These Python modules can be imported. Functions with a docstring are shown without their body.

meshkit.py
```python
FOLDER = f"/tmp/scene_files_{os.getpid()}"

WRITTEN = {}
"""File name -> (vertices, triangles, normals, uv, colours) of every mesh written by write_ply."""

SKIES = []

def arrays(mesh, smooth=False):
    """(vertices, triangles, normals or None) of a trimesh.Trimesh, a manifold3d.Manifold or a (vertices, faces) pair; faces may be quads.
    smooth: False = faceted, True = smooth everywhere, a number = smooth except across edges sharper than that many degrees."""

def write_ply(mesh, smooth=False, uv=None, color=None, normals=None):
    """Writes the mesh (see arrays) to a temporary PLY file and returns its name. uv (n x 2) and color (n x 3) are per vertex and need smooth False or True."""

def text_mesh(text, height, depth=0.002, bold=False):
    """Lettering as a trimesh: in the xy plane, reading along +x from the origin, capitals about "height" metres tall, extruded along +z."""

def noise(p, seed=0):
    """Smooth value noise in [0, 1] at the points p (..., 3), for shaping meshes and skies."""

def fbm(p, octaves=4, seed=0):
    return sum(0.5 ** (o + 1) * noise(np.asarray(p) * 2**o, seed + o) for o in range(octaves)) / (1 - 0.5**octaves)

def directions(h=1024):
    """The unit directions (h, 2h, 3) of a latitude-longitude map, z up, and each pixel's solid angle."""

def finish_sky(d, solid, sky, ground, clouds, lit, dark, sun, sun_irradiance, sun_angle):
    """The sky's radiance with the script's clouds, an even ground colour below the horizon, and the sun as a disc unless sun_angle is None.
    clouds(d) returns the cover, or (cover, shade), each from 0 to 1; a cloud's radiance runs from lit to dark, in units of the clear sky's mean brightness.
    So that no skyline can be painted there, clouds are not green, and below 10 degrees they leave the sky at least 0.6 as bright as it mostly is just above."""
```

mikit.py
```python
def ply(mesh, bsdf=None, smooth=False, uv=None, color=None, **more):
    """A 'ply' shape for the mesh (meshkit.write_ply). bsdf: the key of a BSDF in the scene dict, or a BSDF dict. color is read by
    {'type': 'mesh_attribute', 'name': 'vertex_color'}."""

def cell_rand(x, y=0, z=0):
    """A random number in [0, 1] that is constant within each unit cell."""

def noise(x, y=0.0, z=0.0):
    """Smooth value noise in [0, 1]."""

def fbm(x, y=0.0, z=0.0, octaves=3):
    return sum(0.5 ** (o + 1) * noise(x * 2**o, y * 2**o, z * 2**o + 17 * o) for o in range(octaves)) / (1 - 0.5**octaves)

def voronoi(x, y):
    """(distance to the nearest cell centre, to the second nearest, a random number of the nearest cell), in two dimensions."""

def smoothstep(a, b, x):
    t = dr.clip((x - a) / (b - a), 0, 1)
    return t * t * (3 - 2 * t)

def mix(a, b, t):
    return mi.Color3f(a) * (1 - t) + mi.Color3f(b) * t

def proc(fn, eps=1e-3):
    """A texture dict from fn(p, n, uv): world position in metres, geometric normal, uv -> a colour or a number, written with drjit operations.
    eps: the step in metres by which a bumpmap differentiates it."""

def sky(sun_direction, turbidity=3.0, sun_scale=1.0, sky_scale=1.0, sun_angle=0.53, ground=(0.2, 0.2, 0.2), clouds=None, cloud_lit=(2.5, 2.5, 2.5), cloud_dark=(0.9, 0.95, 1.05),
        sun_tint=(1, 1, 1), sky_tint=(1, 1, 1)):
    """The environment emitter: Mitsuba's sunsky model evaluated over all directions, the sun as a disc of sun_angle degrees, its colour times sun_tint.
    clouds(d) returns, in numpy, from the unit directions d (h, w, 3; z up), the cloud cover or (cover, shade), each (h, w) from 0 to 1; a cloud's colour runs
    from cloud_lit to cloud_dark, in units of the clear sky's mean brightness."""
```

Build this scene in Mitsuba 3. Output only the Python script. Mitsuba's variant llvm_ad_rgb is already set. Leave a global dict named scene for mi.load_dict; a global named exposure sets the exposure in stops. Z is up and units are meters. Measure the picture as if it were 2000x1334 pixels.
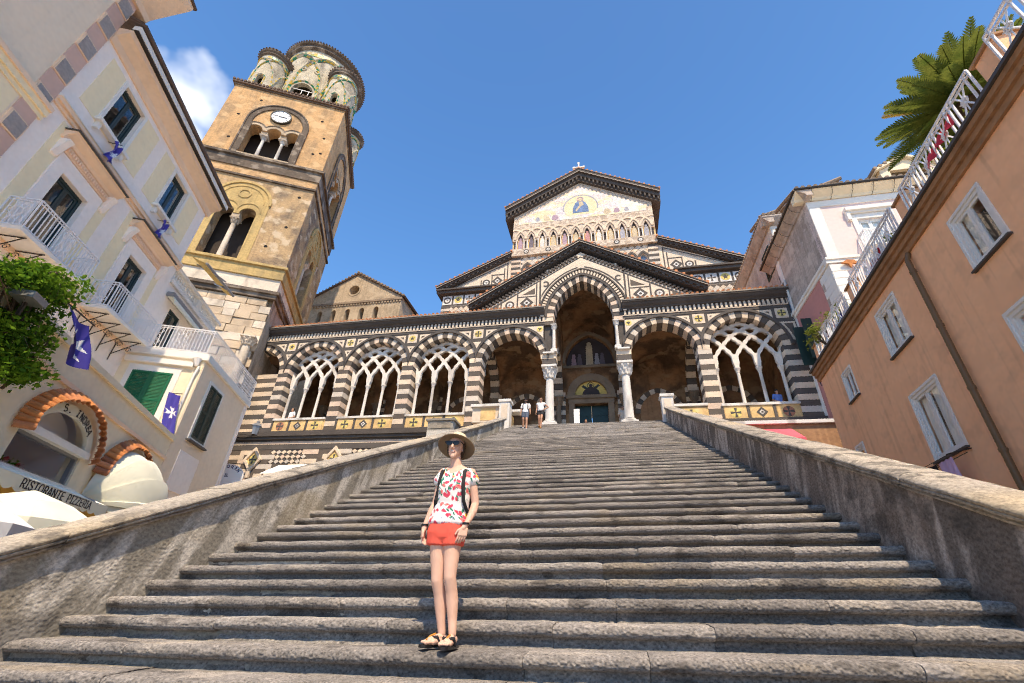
import math, random
import numpy as np, trimesh, drjit as dr, mitsuba as mi, mikit, meshkit
import manifold3d as mf
from shapely import affinity
from shapely.geometry import Polygon, box as sbox, LineString, Point
from shapely.ops import unary_union
from mikit import noise, fbm, voronoi, cell_rand, smoothstep, mix
rng = np.random.default_rng(7)
random.seed(7)
T4 = mi.ScalarTransform4f
scene, labels = {}, {}

# ---------------------------------------------------------------- camera, sky, exposure
EYE = 1.76
RC = np.array([[0.97780986, 0.20470407, 0.04454355], [-0.06399423, 0.49432275, -0.8669197], [-0.19948088, 0.84483209, 0.49645353]])
FWD, UP = RC[2], -RC[1]
scene['camera'] = {'type': 'perspective', 'fov': math.degrees(2 * math.atan(1000 / 875.0)), 'fov_axis': 'x', 'near_clip': 0.05, 'far_clip': 3000.0,
                   'to_world': T4().look_at(origin=[0, 0, EYE], target=[float(FWD[0]), float(FWD[1]), EYE + float(FWD[2])], up=[float(x) for x in UP])}
def cdir(px, py):
    d = RC.T @ np.array([px - 1000, py - 667, 875.0]); return d / np.linalg.norm(d)
CL = [(cdir(352, 200), .085), (cdir(395, 215), .06), (cdir(330, 235), .07), (cdir(300, 205), .06), (cdir(365, 262), .05)]
def clouds(d):
    n = meshkit.fbm(d * 14, 5, 3); c = np.full(d.shape[:2], -1.0)
    for q, r in CL:
        a = np.arccos(np.clip(d @ q, -1, 1)); c = np.maximum(c, 1 - a / r)
    cov = np.clip((c + (n - .5) * 1.5) * 1.6, 0, 1)
    return cov * .85, np.clip(.25 * (1 - n), 0, 1)
SUN = np.array([0.40, -1.0, 1.65])
scene['sky'] = mikit.sky(SUN / np.linalg.norm(SUN), turbidity=3.0, sun_scale=1.25, sky_scale=1.75, clouds=clouds, cloud_lit=(2.3, 2.35, 2.45), cloud_dark=(1.5, 1.6, 1.8), sky_tint=(0.76, 1.0, 1.13), sun_tint=(1, .95, .86), ground=(.25, .23, .2))
exposure = 1.86

# ---------------------------------------------------------------- materials
def rgb(c): return {'type': 'rgb', 'value': [float(x) for x in c]}
def mat(key, color, rough=.8, bump=None, scale=.01, eps=2e-3, **kw):
    base = mikit.proc(color) if callable(color) else rgb(color)
    b = {'type': 'principled', 'base_color': base, 'roughness': rough, 'specular': kw.pop('specular', .35), **kw}
    if bump: b = {'type': 'bumpmap', 'arbitrary': mikit.proc(bump, eps=eps), 'scale': scale, 'bsdf': b}
    scene[key] = {'type': 'twosided', 'bsdf': b}
def N3(p, s, o=0.): return noise(p.x * s + o, p.y * s + o, p.z * s + o)
def F3(p, s, o=0., k=3): return fbm(p.x * s + o, p.y * s + o, p.z * s + o, k)
def C(c): return mi.Color3f(*[float(x) for x in c])
def stone(key, c, var=.3, fine=.35, s=1.4, bump=.006, rough=.85, dirt=None, bs=22.):
    lo, hi = [x * (1 - var) for x in c], [x * (1 + var) for x in c]
    def f(p, n, uv):
        a = mix(lo, hi, F3(p, s)) * (1 - fine / 2 + fine * F3(p, 17., 3., 2))
        if dirt is not None: a = mix(a, C(dirt), .75 * smoothstep(.52, .75, fbm(p.x * 1.7 + 5, p.y * 1.7, p.z * .55, 3)))
        return a
    mat(key, f, rough, (lambda p, n, uv: F3(p, bs, 1., 2)) if bump else None, bump)
def streak(key, c, c2, amt=.8, vs=.5, hs=3., bump=.01, rough=.9, bs=12., lo=.45, hi=.8, third=None, gain=.44, drip=1.):
    def f(p, n, uv):
        s_ = fbm(p.x * hs, p.y * hs, p.z * vs, 4)
        a = mix(c, c2, amt * smoothstep(lo, hi, s_)) * (1 - gain / 2 + gain * F3(p, 9., 2., 3))
        a = a * (1 - .16 * drip * smoothstep(.5, .72, fbm(p.x * 7, p.y * 7, p.z * .35, 3)) - .12 * drip * smoothstep(.55, .7, F3(p, 2.4, 7., 4)))
        if third is not None: a = mix(a, C(third), .7 * smoothstep(.53, .7, F3(p, 1.5, 11., 4)))
        return a
    mat(key, f, rough, lambda p, n, uv: F3(p, bs, 1., 3), bump)
stone('marble_cream', (.62, .51, .39)); stone('marble_pink', (.59, .46, .36)); stone('marble_grey', (.54, .48, .41))
stone('stone_dark', (.088, .078, .072), .3, .4); stone('stone_dark_warm', (.11, .09, .075), .3, .4)
stone('cornice_dark', (.078, .067, .061), .35, .5)
stone('marble_white', (.62, .6, .57), .15, .2, dirt=(.3, .28, .26))
stone('marble_plain', (.63, .53, .42), .15, .25)
stone('tracery_white', (.64, .6, .55), .15, .2, dirt=(.4, .36, .32))
stone('marble_yellow', (.62, .43, .2), .35, .35, 2.5); stone('inlay_gold', (.62, .5, .17), .2, .3); stone('inlay_red', (.36, .16, .1), .3, .3)
def step_mat(key, lo, hi, off):
    def f(p, n, uv):
        a = mix(lo, hi, F3(p, 2.1, off, 3))
        a = mix(a, C((.22, .18, .125)), .45 * smoothstep(.62, .75, fbm(p.x * .9 + off, p.y * 5, p.z * 2, 3)))
        a = mix(a, C((.32, .29, .26)), .55 * smoothstep(.6, .72, fbm(p.x * 1.6 + 8, p.y * 3, p.z * 3 + off, 3)))
        a = mix(a, C((.055, .05, .047)), .7 * smoothstep(.6, .72, fbm(p.x * 2.6 + off, p.y * 4 + 3, p.z * 4, 4)))
        s_ = noise(p.x * 62, p.y * 62, p.z * 62) + .6 * noise(p.x * 125 + 3, p.y * 125, p.z * 125)
        return a * (.2 + .97 * s_)
    mat(key, f, .92, lambda p, n, uv: noise(p.x * 55, p.y * 55, p.z * 55) + .6 * noise(p.x * 24, p.y * 24, p.z * 24), .014, 1.5e-3)
step_mat('step_stone', (.112, .105, .1), (.242, .225, .214), 0.); step_mat('step_stone_pale', (.155, .145, .138), (.3, .279, .264), 4.); step_mat('step_stone_dark', (.095, .089, .085), (.195, .181, .173), 9.)
STEPM = ['step_stone', 'step_stone', 'step_stone_pale', 'step_stone_dark']
def wall_mat(key, lo, hi, warm, off, diag):
    def f(p, n, uv):
        y = p.y + diag * p.z
        s_ = .55 * fbm(y * 3.4 + off, p.z * .9, 1., 4) + .45 * fbm(y * 9 + off, p.z * 2.2, 5., 3)
        a = mix(lo, hi, smoothstep(.4, .66, s_)); a = mix(a, C(warm), .6 * smoothstep(.48, .7, fbm(p.y * 1.1 + off, p.z * 1.1, 3., 4)))
        a = mix(a, C((.06, .055, .05)), .6 * smoothstep(.62, .74, fbm(p.y * 2.3 + off, p.z * 2.6, 8., 4)))
        return a * (.5 + .62 * noise(p.x * 40, p.y * 40, p.z * 40) + .4 * noise(p.x * 90, p.y * 90, p.z * 90))
    mat(key, f, .93, lambda p, n, uv: noise(p.x * 45, p.y * 45, p.z * 45) + .5 * noise(p.x * 19, p.y * 19, p.z * 19), .006)
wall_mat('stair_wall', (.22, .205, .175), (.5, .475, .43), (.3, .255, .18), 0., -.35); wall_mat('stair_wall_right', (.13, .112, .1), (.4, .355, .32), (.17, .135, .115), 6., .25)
def copf(p, n, uv):
    a = mix((.17, .158, .145), (.33, .295, .25), F3(p, .8, 2., 3))
    a = mix(a, C((.34, .27, .17)), .5 * smoothstep(.5, .68, F3(p, .5, 9., 2)))
    a = mix(a, C((.07, .065, .06)), .7 * smoothstep(.48, .66, F3(p, 6., 4., 3)) * smoothstep(.35, .6, F3(p, .7, 1., 2)))
    s_ = noise(p.x * 58, p.y * 58, p.z * 58) + .6 * noise(p.x * 27 + 3, p.y * 27, p.z * 27)
    return a * (.45 + .7 * s_)
mat('coping_stone', copf, .92, lambda p, n, uv: F3(p, 24., 0., 4), .014, 1.5e-3)
streak('tower_ochre', (.5, .31, .15), (.33, .22, .125), .85, .35, 1.1, third=(.58, .4, .22), bump=.02, lo=.4, hi=.72, gain=.55)
streak('tower_worn', (.4, .275, .15), (.17, .13, .095), .9, .55, .8, third=(.56, .46, .33), bump=.035, bs=7., lo=.4, hi=.7, gain=.6)
streak('tower_yellow', (.46, .33, .14), (.29, .22, .11), .8, .4, 1.5, bump=.012)
streak('tower_trim', (.12, .093, .072), (.06, .05, .043), .8, .5, 1.2, bump=.015, third=(.3, .25, .2))
stone('tower_block', (.52, .41, .29), .35, .35, .9, .02, bs=9., dirt=(.32, .25, .18)); stone('tower_block_pale', (.6, .52, .42), .25, .35, .9, .02, bs=9., dirt=(.3, .25, .2))
streak('tower_joint', (.24, .18, .12), (.12, .1, .08), .8, .5, 1.)
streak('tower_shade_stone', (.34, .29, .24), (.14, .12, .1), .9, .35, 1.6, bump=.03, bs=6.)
streak('majolica_cream', (.46, .41, .31), (.17, .15, .125), .9, .5, 1.7, bump=.012, third=(.52, .48, .4))
def majf(p, n, uv):
    k = cell_rand(p.x * 2.6 + p.y * 1.3, p.y * 2.6 + 7, p.z * 3.2)
    a = mix((.55, .5, .38), (.62, .42, .06), smoothstep(.25, .29, k)); a = mix(a, C((.03, .24, .12)), smoothstep(.62, .66, k))
    return a * (.6 + .5 * F3(p, 6., 0., 2))
mat('majolica_tile', majf, .45)
stone('shade_dark', (.045, .034, .028), .3, .3)  # near-black tone that paints the shade inside the tower
stone('floor_stone', (.24, .22, .2), .2, .3)
stone('portal_stone', (.22, .17, .125), .3, .3)
stone('roof_tile', (.48, .2, .09), .35, .5, 2.2, .008); stone('roof_tile_old', (.25, .19, .14), .35, .5, 2.2, .008)
stone('roof_dark', (.12, .08, .06), .4, .5)
streak('chapel_plaster', (.43, .34, .24), (.3, .24, .17), .8, .4, .8, third=(.5, .41, .3))
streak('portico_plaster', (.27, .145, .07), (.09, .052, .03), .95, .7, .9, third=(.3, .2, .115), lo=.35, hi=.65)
def mosf(p, n, uv):
    a = mix((.64, .56, .36), (.64, .61, .55), smoothstep(.35, .6, fbm(p.x * .9, p.z * 1.6, 1., 4)))
    a = mix(a, C((.5, .45, .52)), .7 * smoothstep(.5, .62, fbm(p.x * 1.1 + 4, p.z * 2.4, 3., 4)))
    return a * (.7 + .55 * fbm(p.x * 7, p.z * 7, 2., 3))
mat('gable_mosaic', mosf, .6)
def bandf(p, n, uv):
    a = mix((.4, .32, .25), (.58, .49, .4), smoothstep(.4, .6, fbm(p.x * 5, p.z * 6, 1., 3)))
    return a * (.8 + .3 * noise(p.x * 19, p.z * 19))
mat('carved_band', bandf, .8, lambda p, n, uv: fbm(p.x * 6, p.z * 6, 1., 2), .02)
stone('mosaic_blue', (.13, .2, .36), .4, .6, 3.); stone('mosaic_gold', (.66, .59, .38), .2, .3, 3.); stone('mosaic_dark', (.06, .05, .055), .3, .3)
stone('robe_mauve', (.36, .26, .32), .2, .4); stone('robe_grey', (.33, .33, .38), .2, .4); stone('robe_rose', (.45, .24, .24), .2, .4); stone('robe_sand', (.5, .42, .3), .2, .4); stone('robe_dark', (.14, .12, .15), .2, .4)
streak('plaster_cream', (.84, .71, .47), (.78, .65, .42), .6, .35, .9, bump=.004, bs=30., gain=.12, drip=.15)
streak('plaster_lilac', (.84, .755, .685), (.78, .695, .63), .5, .35, .9, bump=.004, bs=30., gain=.12, drip=.15)
streak('plaster_taupe', (.78, .64, .48), (.71, .58, .43), .6, .35, .6, bump=.004, bs=30., gain=.12, drip=.15)
streak('plaster_peach', (.82, .6, .42), (.72, .52, .36), .6, .35, .8, bump=.004, bs=30., gain=.12, drip=.15)
streak('plaster_pinkquoin', (.6, .4, .32), (.52, .34, .27), .6, .4, 1., bump=.004, bs=30., gain=.12, drip=.15)
stone('plaster_greyquoin', (.33, .29, .27), .15, .5, 4., .03, bs=30.)
streak('plaster_wing', (.74, .65, .48), (.68, .58, .42), .6, .35, .7, bump=.004, bs=30., gain=.12, drip=.15)
streak('plaster_ochre', (.56, .36, .1), (.48, .3, .08), .6, .4, .8, bump=.004, gain=.12)
streak('plaster_white', (.72, .7, .66), (.6, .57, .52), .5, .4, .8, bump=.003, gain=.12, drip=.15)
streak('plaster_orange', (.86, .49, .28), (.79, .445, .25), .6, .3, .45, bump=.004, bs=30., third=(.82, .46, .26), gain=.14, drip=.8)
streak('eave_brown', (.34, .19, .1), (.26, .14, .08), .6, .4, .9)
streak('plaster_pink', (.66, .53, .5), (.6, .46, .43), .6, .35, .7, bump=.004, gain=.12, drip=.15); streak('plaster_rose', (.48, .23, .21), (.4, .2, .19), .6, .35, .7, bump=.004, gain=.12, drip=.15)
streak('plaster_weathered', (.45, .38, .33), (.28, .23, .2), .8, .5, .7, third=(.55, .48, .42))
mat('frame_green_dark', (.015, .035, .04), .35); mat('shutter_green', (.012, .12, .06), .4); mat('shutter_dark', (.02, .045, .04), .45)
mat('iron_white', (.7, .7, .72), .4); mat('iron_black', (.03, .025, .022), .5); mat('metal_grey', (.3, .31, .33), .4, metallic=.6)
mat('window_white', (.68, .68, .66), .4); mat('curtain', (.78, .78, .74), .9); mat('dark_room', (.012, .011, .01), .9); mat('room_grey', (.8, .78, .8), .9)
mat('pipe_brown', (.16, .1, .05), .5); mat('slate', (.07, .065, .065), .6)
def canvasf(c):
    return lambda p, n, uv: C(c) * (.9 + .16 * F3(p, 3., 0., 2))
mat('canvas_cream', canvasf((.62, .62, .52)), .9); mat('canvas_white', canvasf((.6, .6, .61)), .9); mat('canvas_yellow', canvasf((.52, .36, .12)), .9); mat('canvas_pink', canvasf((.55, .1, .13)), .9)
mat('lettering_black', (.03, .03, .035), .7); mat('lettering_navy', (.03, .04, .12), .6)
mat('flag_blue', canvasf((.055, .045, .3)), .8); mat('cloth_white', canvasf((.75, .75, .76)), .85); mat('cloth_red', canvasf((.5, .03, .05)), .85); mat('cloth_lilac', canvasf((.6, .42, .6)), .85); mat('cloth_black', (.015, .015, .017), .8)
mat('door_green', (.01, .03, .028), .4); mat('paper_white', (.75, .76, .78), .7); mat('clock_white', (.72, .74, .78), .4); mat('bronze', (.05, .05, .045), .5, metallic=.5)
def leafm(key, c, c2, tr=.5):
    f = lambda p, n, uv: mix(c, c2, N3(p, 5.)) * (.7 + .6 * N3(p, 31., 3.))
    scene[key] = {'type': 'principledthin', 'base_color': mikit.proc(f), 'roughness': .5, 'diff_trans': tr, 'spec_trans': 0.0, 'eta': 1.4}
leafm('leaf_vine', (.08, .19, .014), (.2, .32, .03), .9); leafm('leaf_vine_dark', (.035, .1, .012), (.09, .17, .02), .6); leafm('leaf_shrub', (.16, .2, .03), (.26, .28, .05), .8)
leafm('leaf_palm', (.085, .13, .025), (.19, .21, .045), .8); leafm('leaf_palm_yellow', (.3, .2, .03), (.36, .25, .05), .6); leafm('petal_red', (.5, .04, .05), (.5, .08, .1), .5)
stone('bark', (.09, .06, .04), .4, .5, 6., .05); stone('terracotta', (.46, .18, .06), .25, .35, 4.); stone('terracotta_dark', (.28, .11, .055), .3, .4, 4.)
stone('ground_paving', (.42, .37, .3), .2, .3, 1.)  # unseen paving made paler to bounce warm light onto the house fronts
mat('glass_blue', (.2, .3, .45), .15, specular=.6)
scene['glass_pane'] = {'type': 'thindielectric', 'int_ior': 1.52, 'specular_reflectance': rgb((1, 1, 1)), 'specular_transmittance': rgb((.88, .9, .9))}

# ---------------------------------------------------------------- helpers
class Mesh:
    def __init__(s): s.v, s.f, s.n = [], [], 0
    def add(s, v, f):
        v, f = np.asarray(v, float).reshape(-1, 3), np.asarray(f, int)
        if f.shape[1] == 4: f = np.vstack([f[:, [0, 1, 2]], f[:, [0, 2, 3]]])
        s.v.append(v); s.f.append(f + s.n); s.n += len(v); return s
    def box(s, a, b):
        x = np.array([[i, j, k] for i in (a[0], b[0]) for j in (a[1], b[1]) for k in (a[2], b[2])])
        return s.add(x, [[0, 1, 3, 2], [4, 6, 7, 5], [0, 4, 5, 1], [2, 3, 7, 6], [0, 2, 6, 4], [1, 5, 7, 3]])
    def ext(s, poly, w0, w1):
        for g in getattr(poly, 'geoms', [poly]):
            if g.is_empty or g.geom_type != 'Polygon' or g.area < 1e-5: continue
            m = trimesh.creation.extrude_polygon(g, w1 - w0, engine='earcut'); s.add(m.vertices + [0, 0, w0], m.faces)
        return s
    def tm(s, m, mtx=None):
        if hasattr(m, 'to_mesh'):
            q = m.to_mesh(); v, f = q.vert_properties[:, :3], q.tri_verts
        else: v, f = m.vertices, m.faces
        if mtx is not None: v = v @ mtx[:3, :3].T + mtx[:3, 3]
        return s.add(v, f)
    def tube(s, pts, r, n=6, caps=True, prof=None, upv=None):
        p = np.asarray(pts, float); m = len(p)
        t = np.gradient(p, axis=0); t /= np.linalg.norm(t, axis=1, keepdims=True) + 1e-12
        ref = np.asarray(upv, float) if upv is not None else np.array([0, 0, 1.0]) if abs(t[0][2]) < .9 else np.array([1.0, 0, 0])
        a = np.cross(t, ref); a /= np.linalg.norm(a, axis=1, keepdims=True) + 1e-12
        b = np.cross(a, t)
        if prof is None:
            g = np.arange(n) * 2 * np.pi / n; prof = np.stack([np.cos(g), np.sin(g)], 1)
        n = len(prof); r = np.broadcast_to(r, (m,))
        v = p[:, None] + r[:, None, None] * (prof[None, :, :1] * a[:, None] + prof[None, :, 1:] * b[:, None])
        i, j = np.meshgrid(np.arange(m - 1), np.arange(n), indexing='ij')
        q = np.stack([i * n + j, i * n + (j + 1) % n, (i + 1) * n + (j + 1) % n, (i + 1) * n + j], -1).reshape(-1, 4)
        s.add(v.reshape(-1, 3), q[:, ::-1])
        if caps:
            k = np.arange(1, n - 1); s.add(v[0], np.stack([k * 0, k, k + 1], 1)); s.add(v[-1], np.stack([k * 0, k + 1, k], 1))
        return s
    def lathe(s, prof, o=(0, 0, 0), n=16, ax=2):
        p = np.asarray(prof, float); g = np.arange(n) * 2 * np.pi / n
        v = np.stack([p[:, None, 0] * np.cos(g), p[:, None, 0] * np.sin(g), np.repeat(p[:, None, 1], n, 1)], -1)
        if ax == 1: v = v[..., [1, 2, 0]]
        i, j = np.meshgrid(np.arange(len(p) - 1), np.arange(n), indexing='ij')
        q = np.stack([i * n + j, i * n + (j + 1) % n, (i + 1) * n + (j + 1) % n, (i + 1) * n + j], -1).reshape(-1, 4)
        return s.add(v.reshape(-1, 3) + np.asarray(o), q)
    def get(s): return np.vstack(s.v), np.vstack(s.f)
def frame(o, d):
    d = np.array([d[0], d[1], 0.0]); d /= np.linalg.norm(d); m = np.eye(4)
    m[:3, 0], m[:3, 1], m[:3, 2], m[:3, 3] = d, [0, 0, 1], [d[1], -d[0], 0], o
    return m
def xf(m, v): return np.asarray(v) @ m[:3, :3].T + m[:3, 3]
def newkey(base):
    if base not in scene and base not in labels: return base
    i = COUNT.get(base, 0)
    while True:
        i += 1; k = f'{base}_{i:03d}'
        if k not in scene and k not in labels: COUNT[base] = i; return k
COUNT = {}
def put(name, mesh, m, fr=None, parent=None, smooth=False, lab=None, cat=None, grp=None, kind=None):
    key = newkey((parent + '__' if parent else '') + name)
    v, f = mesh.get() if isinstance(mesh, Mesh) else mesh
    if fr is not None: v = xf(fr, v)
    scene[key] = mikit.ply((v, f), m, smooth)
    d = {k: x for k, x in (('label', lab), ('category', cat), ('group', grp), ('kind', kind)) if x}
    if d: labels[key] = d
    return key
def thing(name, lab, cat, grp=None):
    key = newkey(name); labels[key] = {'label': lab, 'category': cat, **({'group': grp} if grp else {})}; return key
def part(parent, name):   # a part that has only sub-parts of its own
    key = newkey(parent + '__' + name); labels[key] = {}; return key
def B(a, b): return Mesh().box(a, b)
def E(poly, w0, w1): return Mesh().ext(poly, w0, w1)
def rect(x0, x1, z0, z1): return sbox(x0, z0, x1, z1)

class Arch:
    """Slightly pointed arch: half width a, rise h, springing zs, centre cx."""
    def __init__(s, cx, zs, a, h): s.cx, s.zs, s.a, s.h = cx, zs, a, h; s.c = max(0, (h * h - a * a) / (2 * a)); s.R = a + s.c
    def P(s, q, t=0.0):
        R = s.R + t; ta = math.acos(-s.c / R); th = math.pi + (ta - math.pi) * (1 - abs(q)); x = s.c + R * math.cos(th)
        return (s.cx + (x if q < 0 else -x), s.zs + R * math.sin(th))
    def curve(s, t=0.0, n=24): return [s.P(q, t) for q in np.linspace(-1, 1, 2 * (n // 2) + 1)]
    def opening(s, z0, t=0.0, n=24): return Polygon([(s.cx - s.a - t, z0)] + s.curve(t, n) + [(s.cx + s.a + t, z0)])
    def ring(s, t0, t1, n=24): return Polygon(s.curve(t1, n) + s.curve(t0, n)[::-1])
    def wedge(s, q0, q1, t0, t1):
        qs = sorted(set([q0, (q0 + q1) / 2, q1] + ([0.0] if q0 < 0 < q1 else [])))
        return Polygon([s.P(q, t1) for q in qs] + [s.P(q, t0) for q in qs[::-1]])
LIGHT, DARK = ['marble_cream', 'marble_pink', 'marble_grey', 'marble_cream'], ['stone_dark', 'stone_dark_warm']
def voussoirs(A, N, t, w0, w1, fr, parent, dark_key=True, name='voussoir'):
    for i in range(N):
        d = (i % 2 == (N // 2) % 2) == dark_key
        g = .004
        put(name, E(A.wedge(-1 + 2 * i / N + g, -1 + 2 * (i + 1) / N - g, 0.0, t), w0, w1 + rng.uniform(0, .012)), random.choice(DARK if d else LIGHT), fr, parent)
def courses(x0, x1, w0, w1, z0, z1, n, fr, parent, first_dark=False, name='stone'):
    h = (z1 - z0) / n
    for i in range(n):
        j = rng.uniform(0, .012)
        put(name, B((x0 - j, z0 + i * h + .004, w0), (x1 + j, z0 + (i + 1) * h - .004, w1 + j)), random.choice(DARK if (i % 2 == 0) == first_dark else LIGHT), fr, parent)
def column(fr, parent, x, w, z0, z1, r, m='marble_white', base=True, cap=True, abw=None, name='column', n=14):
    """Tapered shaft with a moulded base on a block and a leafy capital under an abacus."""
    k = part(parent, name); hb, hc = (.16 * r / .2 + .25, r * 3.1) if base else (.1, r * 2.2)
    rot = np.array([[1, 0, 0, x], [0, 0, 1, 0], [0, 1, 0, w], [0, 0, 0, 1.0]])
    if base:
        M_ = Mesh().box((x - r * 1.75, z0, w - r * 1.75), (x + r * 1.75, z0 + hb * .5, w + r * 1.75))
        v = Mesh().lathe([(r * 1.7, z0 + hb * .5), (r * 1.75, z0 + hb * .6), (r * 1.6, z0 + hb * .72), (r * 1.25, z0 + hb * .8), (r * 1.4, z0 + hb * .9), (r * 1.1, z0 + hb)], n=n).get()
        M_.add(xf(rot, v[0])[:, :], v[1][:, ::-1]); put('base', M_, m, fr, k)
    else: hb = 0
    zt = z1 - (hc if cap else 0)
    v = Mesh().lathe([(r * 1.04, z0 + hb), (r, z0 + hb + .1 * (zt - z0)), (r * .86, zt), (0, zt)], n=n).get(); put('shaft', (xf(rot, v[0]), v[1][:, ::-1]), m, fr, k, smooth=40)
    if cap:
        M_ = Mesh(); g = np.linspace(0, 1, 7); ab = abw or r * 1.75
        prof = [(r * .95, zt), (r * 1.08, zt + .02), (r * .9, zt + .05)] + [(r * (.95 + .75 * q ** 2.2), zt + .05 + (hc * .84 - .05) * q) for q in g]
        v = Mesh().lathe(prof, n=n).get(); M_.add(xf(rot, v[0]), v[1][:, ::-1])
        for tier, (zz, rr) in enumerate(((.42, 1.15), (.72, 1.4))):
            for j in range(8):
                a = (j + .5 * tier) * math.pi / 4; c, s_ = math.cos(a), math.sin(a); l = r * .34
                pts = [(x + c * r * .95, zt + hc * (zz - .34), w + s_ * r * .95), (x + c * r * rr, zt + hc * (zz - .05), w + s_ * r * rr), (x + c * r * (rr + .28), zt + hc * zz, w + s_ * r * (rr + .28)), (x + c * r * (rr + .3), zt + hc * (zz - .09), w + s_ * r * (rr + .3))]
                M_.tube(pts, [l, l, l * .8, l * .3], 4)
        M_.box((x - ab, zt + hc * .84, w - ab), (x + ab, z1, w + ab)); put('capital', M_, m, fr, k)
    return k
# ---------------------------------------------------------------- ground, staircase
ID = np.eye(4)
def stair_z(x, n): return 1.399 + .175 * n + (.04 - .033 * n / 52) * (x + 1.2)
def ystep(n): return .395 * (9.727 + n)
def sheet(x0, x1, y0, y1, z): return (np.array([[x0, y0, z], [x1, y0, z], [x1, y1, z], [x0, y1, z]], float), np.array([[0, 1, 2], [0, 2, 3]]))
put('piazza_ground', sheet(-400, 400, -400, 400, -.22), 'ground_paving', kind='structure', lab='pale paving of the square at the foot of the stairs, lightened for bounce light', cat='ground')
XL, XR = -5.5, 2.92
PROF = [(.47, 0), (.3, .0), (.16, .001), (.085, .0), (.05, -.002), (.026, -.009), (.009, -.024), (.0, -.046), (.004, -.068), (.018, -.086), (.04, -.096), (.074, -.099), (.095, -.104), (.098, -.13), (.088, -.152), (.066, -.168), (.05, -.2)]
PA = np.array(PROF); PT = np.gradient(PA, axis=0); PNRM = np.stack([-PT[:, 1], PT[:, 0]], 1); PNRM /= -np.linalg.norm(PNRM, axis=1, keepdims=True)
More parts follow.
